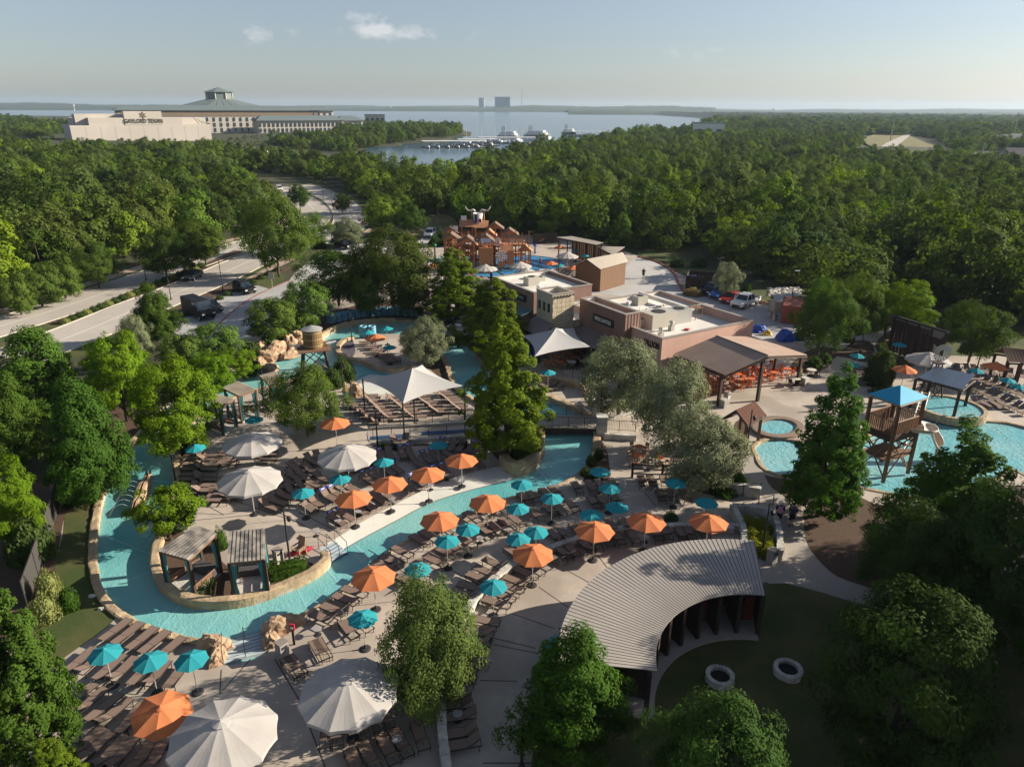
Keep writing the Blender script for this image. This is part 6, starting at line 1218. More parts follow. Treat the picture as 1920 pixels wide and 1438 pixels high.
# ---- curved cabana row with ribbed metal roof
cc = Vector((12.5, 25.5, 0)); RO, RI, TH0, TH1 = 10.35, 5.75, R(80), R(178); M_RIB = mat('taupe_metal_roof', (.33, .295, .265), .55, .06, 1.0, metal=.1, c2=(.29, .26, .23), s2=.3); M_SEAM = mat('dark_roof_seam', (.055, .047, .042), .6, .1, 3); M_OCURT = mat('rust_curtain', (.16, .03, .016), .9, .2, 4)
cr_ = thing('curved_cabana_row', 'curved row of cabanas under a fan shaped ribbed metal roof', 'cabana row', cc); NP = 64
pol = lambda r, a, z: Vector((r * math.cos(a), r * math.sin(a), z))
for k in range(NP):
    a0, a1 = TH0 + (TH1 - TH0) * k / NP, TH0 + (TH1 - TH0) * (k + .97) / NP; MB().slab(pol(RO, a0, 3.25), pol(RO, a1, 3.25), pol(RI, a1, 2.85), pol(RI, a0, 2.85), -.05).build('roof_panel', M_RIB, cr_)
    a = TH0 + (TH1 - TH0) * k / NP; MB().cyl(pol(RO, a, 3.305), pol(RI, a, 2.905), .013, None, 4).build('roof_seam', M_SEAM, cr_)
for k in range(10):
    a = TH0 + (TH1 - TH0) * k / 9
    for r_, z in ((RO - .5, 3.1), (RI + .35, 2.75)): MB().box(pol(r_, a, z / 2), (.2, .2, z), a).build('post', M_WOODD, cr_)
    if k < 9:
        a2 = a + (TH1 - TH0) / 9; c_ = [pol(RI + .35, a + (a2 - a) * t, 0) for t in (0, 1)]
        MB().cyl(up(c_[0], 2.7), up(c_[1], 2.7), .09, None, 5).build('beam', M_WOODD, cr_)
        MB().slab(pol(RO - .6, a, .1), pol(RO - .6, a2, .1), pol(RO - .6, a2, 2.9), pol(RO - .6, a, 2.9), .05).build('back_wall', M_WOODD, cr_)
        g = (c_[1] - c_[0]).normalized(); e_ = Vector((math.cos(a), math.sin(a), 0)) * 1.1
        if k in (0, 2, 3, 6): MB().slab(c_[0] + e_ + g * .15 + Z * .15, c_[0] + e_ + g * .8 + Z * .15, c_[0] + e_ + g * .6 + Z * 2.6, c_[0] + e_ + g * .15 + Z * 2.6, .06).build('curtain', M_OCURT, cr_)
        MB().slab(pol(RI + .4, a, .1), pol(RO - .7, a, .1), pol(RO - .7, a, 2.7), pol(RI + .4, a, 2.7), .05).build('partition', M_WOODD, cr_)
        m_ = (a + a2) / 2; MB().box(pol(RI + 2.4, m_, .35), (.8, 1.5, .5), m_).build('sofa', M_PADS, cr_)
n = 24; ring = [pol(RI - .15, TH0 + (TH1 - TH0) * k / n, 0) for k in range(n + 1)] + [pol(RO - .2, TH1 - (TH1 - TH0) * k / n, 0) for k in range(n + 1)]
sheet('floor_slab', ring, (), .09, M_WALK, cr_, skirt=.1)
# ---- gabled well house by the kidney pool
wh = thing('gabled_shelter', 'small brown gabled shelter on timber posts beside the hot tub', 'shelter'); a, b = W(1380, 768, 3.6), W(1416, 752, 3.6); e0, e1 = W(1402, 797, 2.5), W(1437, 777, 2.5); f0, f1 = a * 2 - e0, b * 2 - e1; f0.z = f1.z = 2.5
M_ROOFB = mat('brown_metal_roof', (.10, .05, .036), .9, .08, 2, spec=.1); panels(wh, a, b, e1, e0, 7, M_ROOFB); panels(wh, b, a, f0, f1, 7, M_ROOFB)
for p in (e0, e1, f0, f1): q = p.lerp((a + b) / 2, .22); MB().box((q.x, q.y, 1.15), (.2, .2, 2.3)).build('post', M_WOOD, wh)
for p, q in ((e0, a), (a, f0), (e1, b), (b, f1), (e0, e1), (f0, f1)): MB().cyl(p - Z * .14, q - Z * .14, .08, None, 5).build('beam', M_WOODD, wh)
# ---- hot tub rim and kidney pool rim
M_RIM = mat('brown_stone_rim', (.20, .145, .11), .85, .2, 3, bump=.4, bscale=10); rim = px_line(SPA, 2, True)
tag(wall_strip('hot_tub_rim', rim, .75, -.2, .28, M_RIM, None, True, .0, .38), 'round brown raised rim of the hot tub', 'hot tub'); tag(wall_strip('pool_rim', px_line(KIDPOOL, 3, True), .38, -.5, .1, M_STONE, None, True, .02), 'tan stone rim of the kidney pool', 'pool rim'); tag(wall_strip('pool_rim', px_line(BIGPOOL, 3, True), .4, -.5, .06, M_STONE, None, True, .02), 'stone rim of the slide pool', 'pool rim'); tag(wall_strip('pool_rim', px_line(SPLASH, 3, True), .3, -.4, .04, M_LIME, None, True, .01), 'pale rim of the splash pool', 'pool rim')
# ---- slide tower with blue pyramid roof
st = thing('slide_tower', 'timber slide tower with a bright blue pyramid roof', 'tower'); zc = 6.6; c3 = [W(1628, 738, zc), W(1688, 760, zc), W(1742, 744, zc)]; c3.append(c3[0] + c3[2] - c3[1]); cen = (c3[0] + c3[2]) / 2; zap = height_to(up(cen, 0), 722)
M_BLUER = mat('bright_blue_roof', (.025, .30, .47), .6, .05, 2)
for i in range(4):
    a, b = c3[i], c3[(i + 1) % 4]; ap = up(cen, zap); MB().add([a, b, ap, a - Z * .06, b - Z * .06], [(0, 1, 2), (0, 3, 4, 1)]).build('roof_panel', M_BLUER, st); MB().cyl(a - Z * .1, b - Z * .1, .07, None, 5).build('fascia', M_TF, st)
zd = 4.0; ins = [up(c, 0).lerp(up(cen, 0), .12) for c in c3]
for p in ins: MB().box((p.x, p.y, zc / 2), (.22, .22, zc)).build('post', M_WOOD, st)
for k in range(14):
    a, b = ins[0].lerp(ins[1], (k + .03) / 14), ins[0].lerp(ins[1], (k + .95) / 14); c, d = ins[3].lerp(ins[2], (k + .95) / 14), ins[3].lerp(ins[2], (k + .03) / 14); MB().prism([a[:2], b[:2], c[:2], d[:2]], zd - .1, zd).build('deck_plank', M_WOOD, st)
for i in range(4):
    a, b = ins[i], ins[(i + 1) % 4]
    MB().box(((a + b) / 2).xy[:] + (zd - .35,), ((b - a).length, .1, .5), math.atan2((b - a).y, (b - a).x)).build('skirt_board', M_WOODD, st); MB().cyl(up(a, zd + 1.05), up(b, zd + 1.05), .05, None, 5).build('top_rail', M_TF, st)
    for k in range(15): p = a.lerp(b, (k + .5) / 15); MB().box((p.x, p.y, zd + .5), (.06, .09, 1.05), math.atan2((b - a).y, (b - a).x)).build('baluster', M_WOOD, st)
    MB().cyl(up(a, .3), up(b, zd - .5), .06, None, 5).build('brace', M_WOOD, st); MB().cyl(up(b, .3), up(a, zd - .5), .06, None, 5).build('brace', M_WOOD, st)
lo = [p + (ins[1] - ins[0]).normalized() * 3.0 for p in (ins[0], ins[1])]; lp = [ins[1], ins[2], ins[2] + (ins[1] - ins[0]).normalized() * 2.4, ins[1] + (ins[1] - ins[0]).normalized() * 2.4]
M_SLIDE = mat('cream_slide', (.46, .38, .30), .4, .08, 2, spec=.4)
def slide_path(pts, r, nm, m):
    mb = MB(); P = [Vector(p) for p in pts]; fine = []
    for i in range(len(P) - 1):
        a, b, c, d = P[max(i - 1, 0)], P[i], P[i + 1], P[min(i + 2, len(P) - 1)]
        for j in range(5): t = j / 5; fine.append(.5 * ((2 * b) + (c - a) * t + (2 * a - 5 * b + 4 * c - d) * t * t + (3 * b - a - 3 * c + d) * t ** 3))
    fine.append(P[-1]); vs = []; N = 7
    for i, p in enumerate(fine):
        t = (fine[min(i + 1, len(fine) - 1)] - fine[max(i - 1, 0)]).normalized(); s = t.cross(Z).normalized(); u = s.cross(t)
        for j in range(N): a = math.pi * (j / (N - 1)); vs.append(p + s * (math.cos(a) * r) - u * (math.sin(a) * r * .8))
        for j in range(N): a = math.pi * (1 - j / (N - 1)); vs.append(p + s * (math.cos(a) * (r + .06)) - u * (math.sin(a) * (r * .8 + .06)))
    k = 2 * N; mb.add(vs, [(i * k + j, i * k + (j + 1) % k, (i + 1) * k + (j + 1) % k, (i + 1) * k + j) for i in range(len(fine) - 1) for j in range(k)]); return mb.build(nm, m, st, True)
for k in range(12): t0, t1 = k / 12, (k + .95) / 12; MB().prism([ins[1].lerp(ins[0], t0)[:2], ins[1].lerp(ins[0], t1)[:2], ins[2].lerp(ins[3], t1)[:2], ins[2].lerp(ins[3], t0)[:2]], 1.75, 1.83).build('lower_plank', M_WOOD, st)
for i in range(4):
    for z in (2.3, 2.75): MB().cyl(up(ins[i], z), up(ins[(i + 1) % 4], z), .05, None, 5).build('lower_rail', M_WOOD, st)
s0 = up(ins[1].lerp(ins[2], .75), zd + .25); slide_path([s0, s0 + Vector((1.2, -.4, .05)), up(W(1735, 800, 2.6), 3.0), up(W(1752, 815, 2), 2.3), up(W(1765, 838, 1.2), 1.2), up(W(1765, 858, .2), .1)], .45, 'slide', M_SLIDE)
for k in range(11): q = W(1712 - 2.2 * k, 806 + 5 * k, 0); MB().box((q.x, q.y, 3.6 - .30 * k), (1.1, .30, .07), R(-20)).build('stair_tread', M_WOOD, st)
for s in (0, 14): MB().cyl(W(1712 + s, 806, 0) + Z * 3.7, W(1690 + s, 860, 0) + Z * .5, .07, None, 5).build('stair_stringer', M_WHITE, st)
# ---- windmill, raised round fountain and blue panelled pavilion
wm = thing('windmill', 'small timber windmill with a grey metal fan', 'windmill', W(1742, 752)); hm = height_to(W(1742, 752), 660)
for x, y in ((-.8, -.8), (.8, -.8), (.8, .8), (-.8, .8)): MB().cyl((x, y, 0), (x * .35, y * .35, hm * .78), .09, .07, 5).build('leg', M_WOODD, wm)
for k in range(4):
    a = Matrix.Rotation(k * math.pi / 2, 3, 'Z')
    for z0, z1, w0, w1 in ((.2, 1.5, .78, .58), (1.6, 2.9, .57, .40)): MB().cyl(a @ Vector((-w0, -w0, z0)), a @ Vector((w1, -w1, z1)), .04, None, 4).build('brace', M_WOODD, wm); MB().cyl(a @ Vector((w0, -w0, z0)), a @ Vector((-w1, -w1, z1)), .04, None, 4).build('brace', M_WOODD, wm)
MB().box((0, 0, hm * .79), (.9, .9, .1)).build('platform', M_WOODD, wm); MB().cyl((0, 0, hm * .78), (0, 0, hm), .04, None, 6).build('mast', M_BLACK, wm)
for k in range(16):
    a = 2 * math.pi * k / 16; q = Vector((math.cos(a), -.25, math.sin(a))); s = Vector((-math.sin(a), .15, math.cos(a))); MB().slab(Vector((q.x * .28, -.3, hm + q.z * .28)) - s * .05, Vector((q.x * .28, -.3, hm + q.z * .28)) + s * .05, Vector((q.x * .85, -.3, hm + q.z * .85)) + s * .15, Vector((q.x * .85, -.3, hm + q.z * .85)) - s * .15, .01).build('fan_blade', M_STEEL, wm)
MB().slab((-.05, .3, hm - .25), (-.05, 1.2, hm - .4), (-.05, 1.2, hm + .4), (-.05, .3, hm + .2), .02).build('tail_vane', M_TRIM, wm)
rfn = W(1778, 775); rw = thing('raised_fountain', 'raised round stone fountain with arching jets', 'fountain', rfn)
for lv in range(2):
    for k in range(26): a0, a1 = 2 * math.pi * (k + .5 * lv) / 26, 2 * math.pi * (k + .5 * lv + .95) / 26; MB().prism([(3.1 * math.cos(a0), 3.1 * math.sin(a0)), (3.1 * math.cos(a1), 3.1 * math.sin(a1)), (2.75 * math.cos(a1), 2.75 * math.sin(a1)), (2.75 * math.cos(a0), 2.75 * math.sin(a0))], lv * .38, lv * .38 + .37).build('stone', M_STONE, rw)
MB().lathe([(0, .60), (2.74, .60), (2.74, .62), (0, .625)], 26).build('fountain_water', M_SHALLOW, rw)
for k in range(4): a = R(225 + 32 * k); jet(rw, (2.8 * math.cos(a), 2.8 * math.sin(a), .75), (math.cos(a), math.sin(a), 0), 1.1, .6)
pv = thing('blue_panel_pavilion', 'small timber pavilion with blue metal roof panels', 'pavilion'); zp = 3.3; q4 = [W(1722, 708, zp), W(1805, 730, zp), W(1826, 712, zp), W(1752, 696, zp)]
M_BLUEM = mat('blue_metal_panel', (.085, .115, .165), .35, .08, 1.5, metal=.35, spec=.6)
for k in range(4): t0, t1 = k / 4, (k + .96) / 4; MB().slab(q4[0].lerp(q4[1], t0), q4[0].lerp(q4[1], t1), q4[3].lerp(q4[2], t1) + Z * .5, q4[3].lerp(q4[2], t0) + Z * .5, .06).build('roof_panel', M_BLUEM, pv)
for p in q4: MB().box((p.x * .995, p.y, zp / 2 - .05), (.2, .2, zp - .1)).build('post', M_WOODD, pv)
for a, b in ((0, 1), (1, 2), (0, 3)): MB().cyl(q4[a] - Z * .18, q4[b] - Z * .18, .1, None, 5).build('beam', M_WOODD, pv)
# ---- shelters and barns
def shed(name, label, cat, ridge, eave, zr, ze, n, roof_m, wall_m=None, back=True, closed=False, posts=4, inset=.1):
    """ridge, eave: pairs of pixels; a second slope mirrors the eave beyond the ridge when back is True"""
    a, b = W(*ridge[0], zr), W(*ridge[1], zr); d, c = W(*eave[0], ze), W(*eave[1], ze); r = thing(name, label, cat); panels(r, a, b, c, d, n, roof_m)
    if back: d2, c2 = up(a * 2 - d, ze), up(b * 2 - c, ze); panels(r, b, a, d2, c2, n, roof_m)
    else: d2, c2 = up(a, zr), up(b, zr)
    k = (a + b + c + d + c2 + d2) / 6; P = [p.lerp(up(k, p.z), inset) for p in (d, c, c2, d2)]
    if closed:
        h = ze - .05
        for i in range(4):
            p, q = P[i], P[(i + 1) % 4]; L_ = (q - p).length; m = max(2, int(L_ / .5))
            for j in range(m): s, e = p.lerp(q, j / m), p.lerp(q, (j + .96) / m); MB().slab(up(s, 0), up(e, 0), up(e, h), up(s, h), .08).build('wall_board', wall_m, r)
        for p, q, rg_ in ((P[1], P[2], b), (P[3], P[0], a)): pk = rg_.lerp(up(k, rg_.z), inset); MB().add([up(p, h), up(q, h), up(pk, zr - .1)], [(0, 1, 2)]).build('gable', wall_m, r)
    else:
        for i in range(posts):
            for p, q in ((P[0], P[1]), (P[3], P[2])): s = p.lerp(q, i / (posts - 1)); MB().box((s.x, s.y, s.z / 2 - .1), (.2, .2, s.z - .15)).build('post', M_WOODD, r)
        if wall_m:
            p, q = P[3], P[2]; m = 14
            for j in range(m): s, e = p.lerp(q, j / m), p.lerp(q, (j + .9) / m); MB().slab(up(s, .1), up(e, .1), up(e, s.z - .5), up(s, s.z - .5), .06).build('back_board', wall_m, r)
        for p, q in ((P[0], P[1]), (P[3], P[2])): MB().cyl(p - Z * .2, q - Z * .2, .1, None, 5).build('beam', M_WOODD, r)
    return r
M_DROOF = mat('dark_shingle_roof', (.20, .17, .165), .85, .15, 3, bump=.3, bscale=10); M_TROOF = mat('tan_standing_seam', (.36, .31, .25), .6, .08, 2); M_BROWNR = mat('brown_shingle', (.13, .075, .055), .85, .15, 3)
shed('open_shelter', 'long dark open shelter with a dark shingle roof', 'shelter', ((1674, 590), (1782, 622)), ((1658, 602), (1764, 636)), 4.4, 3.3, 18, M_DROOF, M_WOODD, False, posts=5)
shed('brown_hut', 'brown hip roofed hut at the right edge', 'hut', ((1880, 652), (1960, 660)), ((1862, 660), (1950, 672)), 4.0, 3.0, 12, M_BROWNR, None, True)
shed('flat_roof_bar', 'open bar with a thin flat tan roof behind the splash pool', 'bar', ((1072, 443), (1132, 455)), ((1043, 445), (1118, 459)), 4.2, 4.0, 14, M_TROOF, M_WOOD, False, posts=5)
shed('flat_roof_bar', 'second tan roofed stall behind the wooden barn', 'bar', ((1125, 462), (1172, 463)), ((1120, 463), (1150, 478)), 3.8, 3.5, 8, M_TROOF, M_WOOD, False)
shed('wooden_barn', 'brown board barn with a ribbed tan metal roof', 'barn', ((1100, 486), (1168, 473)), ((1126, 505), (1178, 491)), 5.0, 3.7, 18, M_TROOF, M_WOOD, True, True, inset=.1)
# ---- climbing frame with huts and longhorn bucket
M_CED = mat('cedar_timber', (.42, .175, .075), .8, .2, 2, aniso=(4, 4, .6)); M_CEDR = mat('cedar_shingles', (.40, .19, .10), .85, .25, 3, bump=.4, bscale=8); M_GREYR = mat('weathered_shingles', (.17, .115, .085), .9, .25, 3, bump=.4, bscale=8); M_NAVY = mat('navy_paint', (.03, .05, .16), .5, .1, 3); M_REDP = mat('red_paint', (.38, .03, .035), .5, .1, 3); M_HORN = mat('bone_white', (.55, .50, .43), .6, .1, 3)
pg = thing('climbing_frame', 'large cedar climbing frame with many gabled huts and a longhorn bucket', 'playground', W(908, 500)); po = pg.location
def hut(px, by, ry, w, grey, ax, deck=True):
    b = W(px, by) - po; zr = height_to(W(px, by), ry); zr = min(zr, 12); zw = zr - 1.0; h = w / 2
    for x in (-1, 1):
        for y in (-1, 1): MB().box((b.x + x * h * .85, b.y + y * h * .85, zw / 2), (.2, .2, zw)).build('post', M_CED, pg)
    m = M_GREYR if grey else M_CEDR
    R_ = (lambda u, v, z: Vector((b.x + u, b.y + v, z))) if ax == 0 else (lambda u, v, z: Vector((b.x + v, b.y + u, z)))
    for s in (-1, 1):
        for k in range(6):
            u0, u1 = -h * 1.15 + 2.3 * h * k / 6, -h * 1.15 + 2.3 * h * (k + .95) / 6; q = [R_(u0, 0, zr), R_(u1, 0, zr), R_(u1, s * h * 1.25, zw - .15), R_(u0, s * h * 1.25, zw - .15)]
            if (s > 0) == (ax == 0): q = q[::-1]
            MB().slab(*q, .07).build('roof_plank', m, pg)
    for e in (-1, 1): MB().add([R_(e * h, -h, zw), R_(e * h, h, zw), R_(e * h, 0, zr - .12)], [(0, 1, 2)]).build('gable', M_CED, pg)
    for z in (zw - 2.1, zw - 4.3):
        if z > .8:
            for k in range(5): MB().box((b.x, b.y - h + (k + .5) * w / 5, z), (w, w / 5 - .03, .08)).build('floor_plank', M_CED, pg)
            for x, y, sx, sy in ((0, -h * .85, w, .06), (0, h * .85, w, .06), (-h * .85, 0, .06, w), (h * .85, 0, .06, w)):
                MB().box((b.x + x, b.y + y, z + .9), (sx, sy, .1)).build('rail', M_CED, pg); MB().box((b.x + x, b.y + y, z + .45), (sx * .98, sy * .98, .1)).build('rail', M_CED, pg)
for px, by, ry, w, g, ax in ((846, 488, 424, 2.6, 1, 1), (877, 486, 412, 2.4, 0, 0), (903, 486, 414, 2.4, 0, 0), (929, 486, 417, 2.6, 1, 1), (955, 488, 428, 2.8, 1, 1), (848, 503, 436, 2.6, 1, 1), (878, 507, 442, 2.6, 1, 1), (912, 505, 439, 2.4, 1, 1), (985, 502, 459, 2.0, 0, 1), (935, 500, 452, 2.2, 0, 1), (862, 495, 445, 2.2, 0, 0), (918, 495, 430, 2.2, 0, 1), (968, 496, 447, 2.2, 1, 0), (892, 500, 455, 2.0, 0, 1), (950, 505, 460, 2.0, 0, 0)): hut(px, by, ry, w, g, ax)
for x0, x1, y in ((846, 877, 487), (877, 903, 486), (903, 929, 486), (929, 955, 487), (848, 878, 505), (878, 912, 506), (912, 935, 503), (935, 985, 501), (848, 846, 496), (878, 877, 496), (955, 985, 495)):
    a, b = W(x0, y) - po, W(x1, y) - po; dx = b - a; ang = math.atan2(dx.y, dx.x)
    for z in (2.4, 4.2): MB().box(((a.x + b.x) / 2, (a.y + b.y) / 2, z), (max(.5, dx.length), 1.1, .08), ang).build('walkway', M_CED, pg); MB().box(((a.x + b.x) / 2, (a.y + b.y) / 2 - .5, z + .9), (dx.length, .06, .08), ang).build('rail', M_CED, pg)
for k in range(26):
    q = W(836 + 6.2 * k, 498 + 5 * (k % 3), 0) - po; MB().box((q.x, q.y, 2.6 + .7 * (k % 2)), (.16, .16, 5.2 + 1.4 * (k % 2))).build('post', M_CED, pg)
for k, (x, y) in enumerate(((905, 512), (918, 512), (940, 510), (957, 508))): q = W(x, y) - po; MB().box((q.x, q.y, 2.2), (1.2, .25, 4.4 if k < 2 else 2.8)).build('boarded_panel', M_CED, pg)
q = W(897, 486) - po; zb = height_to(W(897, 486), 409)
MB().lathe([(.0, zb - .8), (.75, zb - .8), (.95, zb + .9), (.85, zb + .9), (0, zb - .6)], 14, (q.x, q.y, 0)).build('tipping_bucket', M_WHITE, pg); MB().box((q.x - .35, q.y - .93, zb), (.5, .1, 1.4)).build('blue_stripe', M_NAVY, pg); MB().box((q.x + .45, q.y - .9, zb - .35), (.55, .1, .7)).build('red_stripe', M_REDP, pg)
for s in (-1, 1): MB().tube([(q.x + s * x, q.y, zb + z) for x, z in ((.5, 1.2), (.8, 1.5), (1.3, 1.35), (1.8, 1.35), (2.15, 1.7), (2.35, 2.2))], [.2, .2, .17, .14, .1, .03], 7).build('horn', M_HORN, pg, True); MB().cyl((q.x + s * 1.15, q.y, zb - 2.2), (q.x + s * 1.15, q.y, zb + 1.2), .09, None, 6).build('horn_post', M_CED, pg)
def wheel(px, py, by, r_, m, nm):
    b = W(px, by) - po; z = height_to(W(px, by), py); mb = MB()
    for k in range(10): a = 2 * math.pi * k / 10; mb.slab((b.x + .15 * math.cos(a), b.y - .02, z + .15 * math.sin(a)), (b.x + r_ * math.cos(a - .18), b.y - .02, z + r_ * math.sin(a - .18)), (b.x + r_ * math.cos(a + .18), b.y - .02, z + r_ * math.sin(a + .18)), (b.x + .1 * math.cos(a + .3), b.y - .02, z + .1 * math.sin(a + .3)), .03)
    mb.build(nm, m, pg)
wheel(939, 480, 512, .95, M_WHITE, 'spoked_wheel'); wheel(934, 454, 505, .8, M_WHITE, 'wagon_wheel')
for x, y in ((871, 409), (855, 428)): b = W(x, 490) - po; z = height_to(W(x, 490), y); MB().slab((b.x - .5, b.y, z - .4), (b.x + .5, b.y, z - .4), (b.x + .5, b.y, z + .4), (b.x - .5, b.y, z + .4), .03).build('white_flag', M_WHITE, pg); MB().cyl((b.x - .5, b.y + .05, z - 2), (b.x - .5, b.y + .05, z + .45), .04, None, 5).build('flag_pole', M_BLACK, pg)
b = W(912, 507) - po; z = height_to(W(912, 507), 449); MB().slab((b.x - .9, b.y - 1.3, z - .35), (b.x + .9, b.y - 1.3, z - .35), (b.x + .9, b.y - 1.3, z + .35), (b.x - .9, b.y - 1.3, z + .35), .04).build('painted_banner', mat('pale_blue_sign', (.45, .47, .62), .7, .2, 4), pg)
b = W(865, 512) - po; st_keep = st; st = pg; slide_path([b + Vector((-.5, 1.5, 4.2)), b + Vector((0, 0, 3.4)), b + Vector((.8, -1.2, 2.2)), b + Vector((1.6, -2.4, .8)), b + Vector((2.0, -3.2, .2))], .42, 'slide', M_CED); st = st_keep
for x, y, t, m, nm, lab in ((979, 470, 454, M_BLUEP, 'spray_post', 'blue spray post right of the climbing frame'), (1003, 476, 462, M_BLUEP, 'spray_post', 'short blue spray post by the climbing frame'), (816, 494, 462, mat('green_paint', (.03, .15, .06), .5, .1, 3), 'spray_post', 'tall green spray post left of the cypress')):
    b = W(x, y); h = height_to(b, t); r = thing(nm, lab, 'spray post', b); MB().cyl((0, 0, 0), (0, 0, h), .16, .12, 8).build('post', m, r); MB().lathe([(.1, h), (.4, h + .1), (.3, h + .4), (0, h + .5)], 10).build('bucket', m, r)
MB_ = thing('timber_gate_post', 'dark timber post with a sloping beam behind the brown snack building', 'post', W(921, 532)); MB().box((0, 0, 1.6), (.4, .4, 3.2)).build('post', M_WOODD, MB_); MB().cyl((.2, 0, 2.4), (2.3, 0, 1.3), .14, None, 6).build('beam', M_WOODD, MB_)
wall_thing('screen_wall', 'dark low wall behind the splash terrace', [(1000, 458), (1030, 456), (1045, 455)], .3, 0, 2.2, M_WOODD, step=2, jit=0); wall_thing('terrace_wall', 'grey low wall between barn and service building', [(1042, 530), (1070, 532), (1092, 528)], .3, 0, 1.2, M_TRIM, step=2, jit=0)
# ================================================================ vehicles
M_TYRE = mat('tyre_rubber', (.018, .018, .018), .85, .1, 5); M_HUB = mat('alloy_wheel', (.35, .35, .36), .35, .1, 5, metal=.6); M_HEADL = mat('headlight_glass', (.62, .62, .60), .15, .05, 4, spec=.6); M_TAIL = mat('tail_light', (.30, .015, .015), .3, .05, 4)
def paint(name, c): return mat(name, c, .4 if sum(c) > .1 else .5, .03, 2, spec=.25 if sum(c) > .1 else .15, coat=.1 if sum(c) > .1 else 0)
def extr(profile, w, edge=.10, squeeze=.93, taper=None):
    """side profile (x,z) pulled to width w with rounded shoulders; taper: top narrowing"""
    n = len(profile); vs = []; cz = sum(p[1] for p in profile) / n; cx = sum(p[0] for p in profile) / n; zl = min(p[1] for p in profile); zh = max(p[1] for p in profile)
    for y, s in ((-w / 2, squeeze), (-w / 2 + edge, 1), (w / 2 - edge, 1), (w / 2, squeeze)):
        for x, z in profile:
            k = 1 - (taper or 0) * (z - zl) / (zh - zl); vs.append((cx + (x - cx) * s, y * k, cz + (z - cz) * s))
    return MB().add(vs, [tuple(range(n - 1, -1, -1)), tuple(3 * n + i for i in range(n))] + [(r * n + i, r * n + (i + 1) % n, (r + 1) * n + (i + 1) % n, (r + 1) * n + i) for r in range(3) for i in range(n)])
SH = {
 'sedan': dict(L=4.7, w=1.82, body=[(-2.3, .35), (2.3, .35), (2.33, .62), (2.15, .78), (.95, .92), (-1.7, .96), (-2.3, .90)], cab=[(1.05, .90), (.35, 1.42), (-.9, 1.44), (-1.75, .95)], roof=(-.9, .35, 1.44), wh=(1.42, -1.38, .33)),
 'suv': dict(L=4.8, w=1.92, body=[(-2.35, .40), (2.35, .40), (2.4, .75), (2.2, .98), (1.05, 1.10), (-2.3, 1.14), (-2.4, .8)], cab=[(1.15, 1.06), (.5, 1.70), (-1.7, 1.74), (-2.28, 1.10)], roof=(-1.7, .5, 1.74), wh=(1.45, -1.42, .37)),
 'pickup': dict(L=5.8, w=2.0, body=[(-2.9, .55), (2.85, .5), (2.9, .9), (2.75, 1.08), (1.5, 1.16), (-2.9, 1.16)], cab=[(1.45, 1.12), (.85, 1.82), (-.7, 1.86), (-.95, 1.14)], roof=(-.7, .85, 1.86), wh=(1.85, -1.75, .40)),
 'van': dict(L=6.0, w=2.05, body=[(-3.0, .45), (2.95, .45), (3.0, .95), (2.75, 1.25), (2.2, 1.35), (1.6, 2.45), (-2.9, 2.6), (-3.0, 2.3)], cab=[(2.24, 1.42), (1.62, 2.36), (.55, 2.40), (.55, 1.42)], roof=None, wh=(2.05, -1.9, .37)),
}
def vehicle(kind, name, label, px, py, to, m, z=.012, cat='car'):
    S = SH[kind]; p = W(px, py); q = W(*to); d = q - p; r = thing(name, label, cat, up(p, z), math.atan2(d.y, d.x)); w = S['w']
    extr(S['body'], w).build('body', m, r)
    if S['roof']:
        g = extr(S['cab'], w - .14, .12, .95, .18).build('window_glass', M_GLASS, r); x0, x1, zz = S['roof']; MB().box(((x0 + x1) / 2, 0, zz - .02), (x1 - x0 + .12, w * .74, .07)).build('roof', m, r)
        for s in (-1, 1):
            for (xa, za), (xb, zb) in ((S['cab'][0], S['cab'][1]), (S['cab'][2], S['cab'][3])): MB().cyl((xa, s * (w / 2 - .08), za), (xb, s * w * .385, zb), .045, None, 4).build('pillar', m, r)
            MB().cyl((.0, s * (w / 2 - .07), S['cab'][0][1]), (-.05, s * w * .395, zz - .03), .04, None, 4).build('pillar', m, r)
    else:
        extr(S['cab'], w + .015, .02, .99).build('window_glass', M_GLASS, r)
        MB().slab((2.27, -w * .42, 1.42), (2.27, w * .42, 1.42), (1.66, w * .40, 2.38), (1.66, -w * .40, 2.38), -.02).build('windscreen', M_GLASS, r)
    if kind == 'pickup': MB().box((-1.95, 0, 1.165), (1.75, w * .8, .02)).build('truck_bed', M_VENT, r); MB().box((-2.92, 0, .62), (.1, w * .9, .2)).build('rear_bumper', M_STEEL, r)
    L_ = S['L'] / 2; zl = S['body'][2][1]
    for s in (-1, 1):
        MB().box((L_ - .05, s * w * .36, zl + .02), (.12, .38, .16)).build('headlight', M_HEADL, r); MB().box((-L_ + .04, s * w * .40, zl + .05), (.1, .22, .22)).build('tail_light', M_TAIL, r); MB().box((S['cab'][0][0] - .1, s * (w / 2 + .08), S['cab'][0][1] + .08), (.16, .2, .13)).build('wing_mirror', m, r)
        for x in S['wh'][:2]:
            rr = S['wh'][2]; t = MB().cyl((x, s * (w / 2 - .22), rr), (x, s * (w / 2 + .01), rr), rr, None, 14).build('wheel', M_TYRE, r); MB().cyl((x, s * (w / 2 - .02), rr), (x, s * (w / 2 + .025), rr), rr * .62, None, 10).build('rim', M_HUB, t)
    MB().box((L_ + .0, 0, S['body'][1][1] + .12), (.08, w * .55, .16)).build('grille', M_VENT, r); return r
P_BLACK = paint('black_car_paint', (.012, .013, .016)); P_GREY = paint('dark_grey_car_paint', (.05, .055, .06)); P_WHITE = paint('white_car_paint', (.66, .65, .63)); P_BLUE = paint('blue_car_paint', (.03, .14, .38)); P_RED = paint('red_car_paint', (.30, .025, .025))
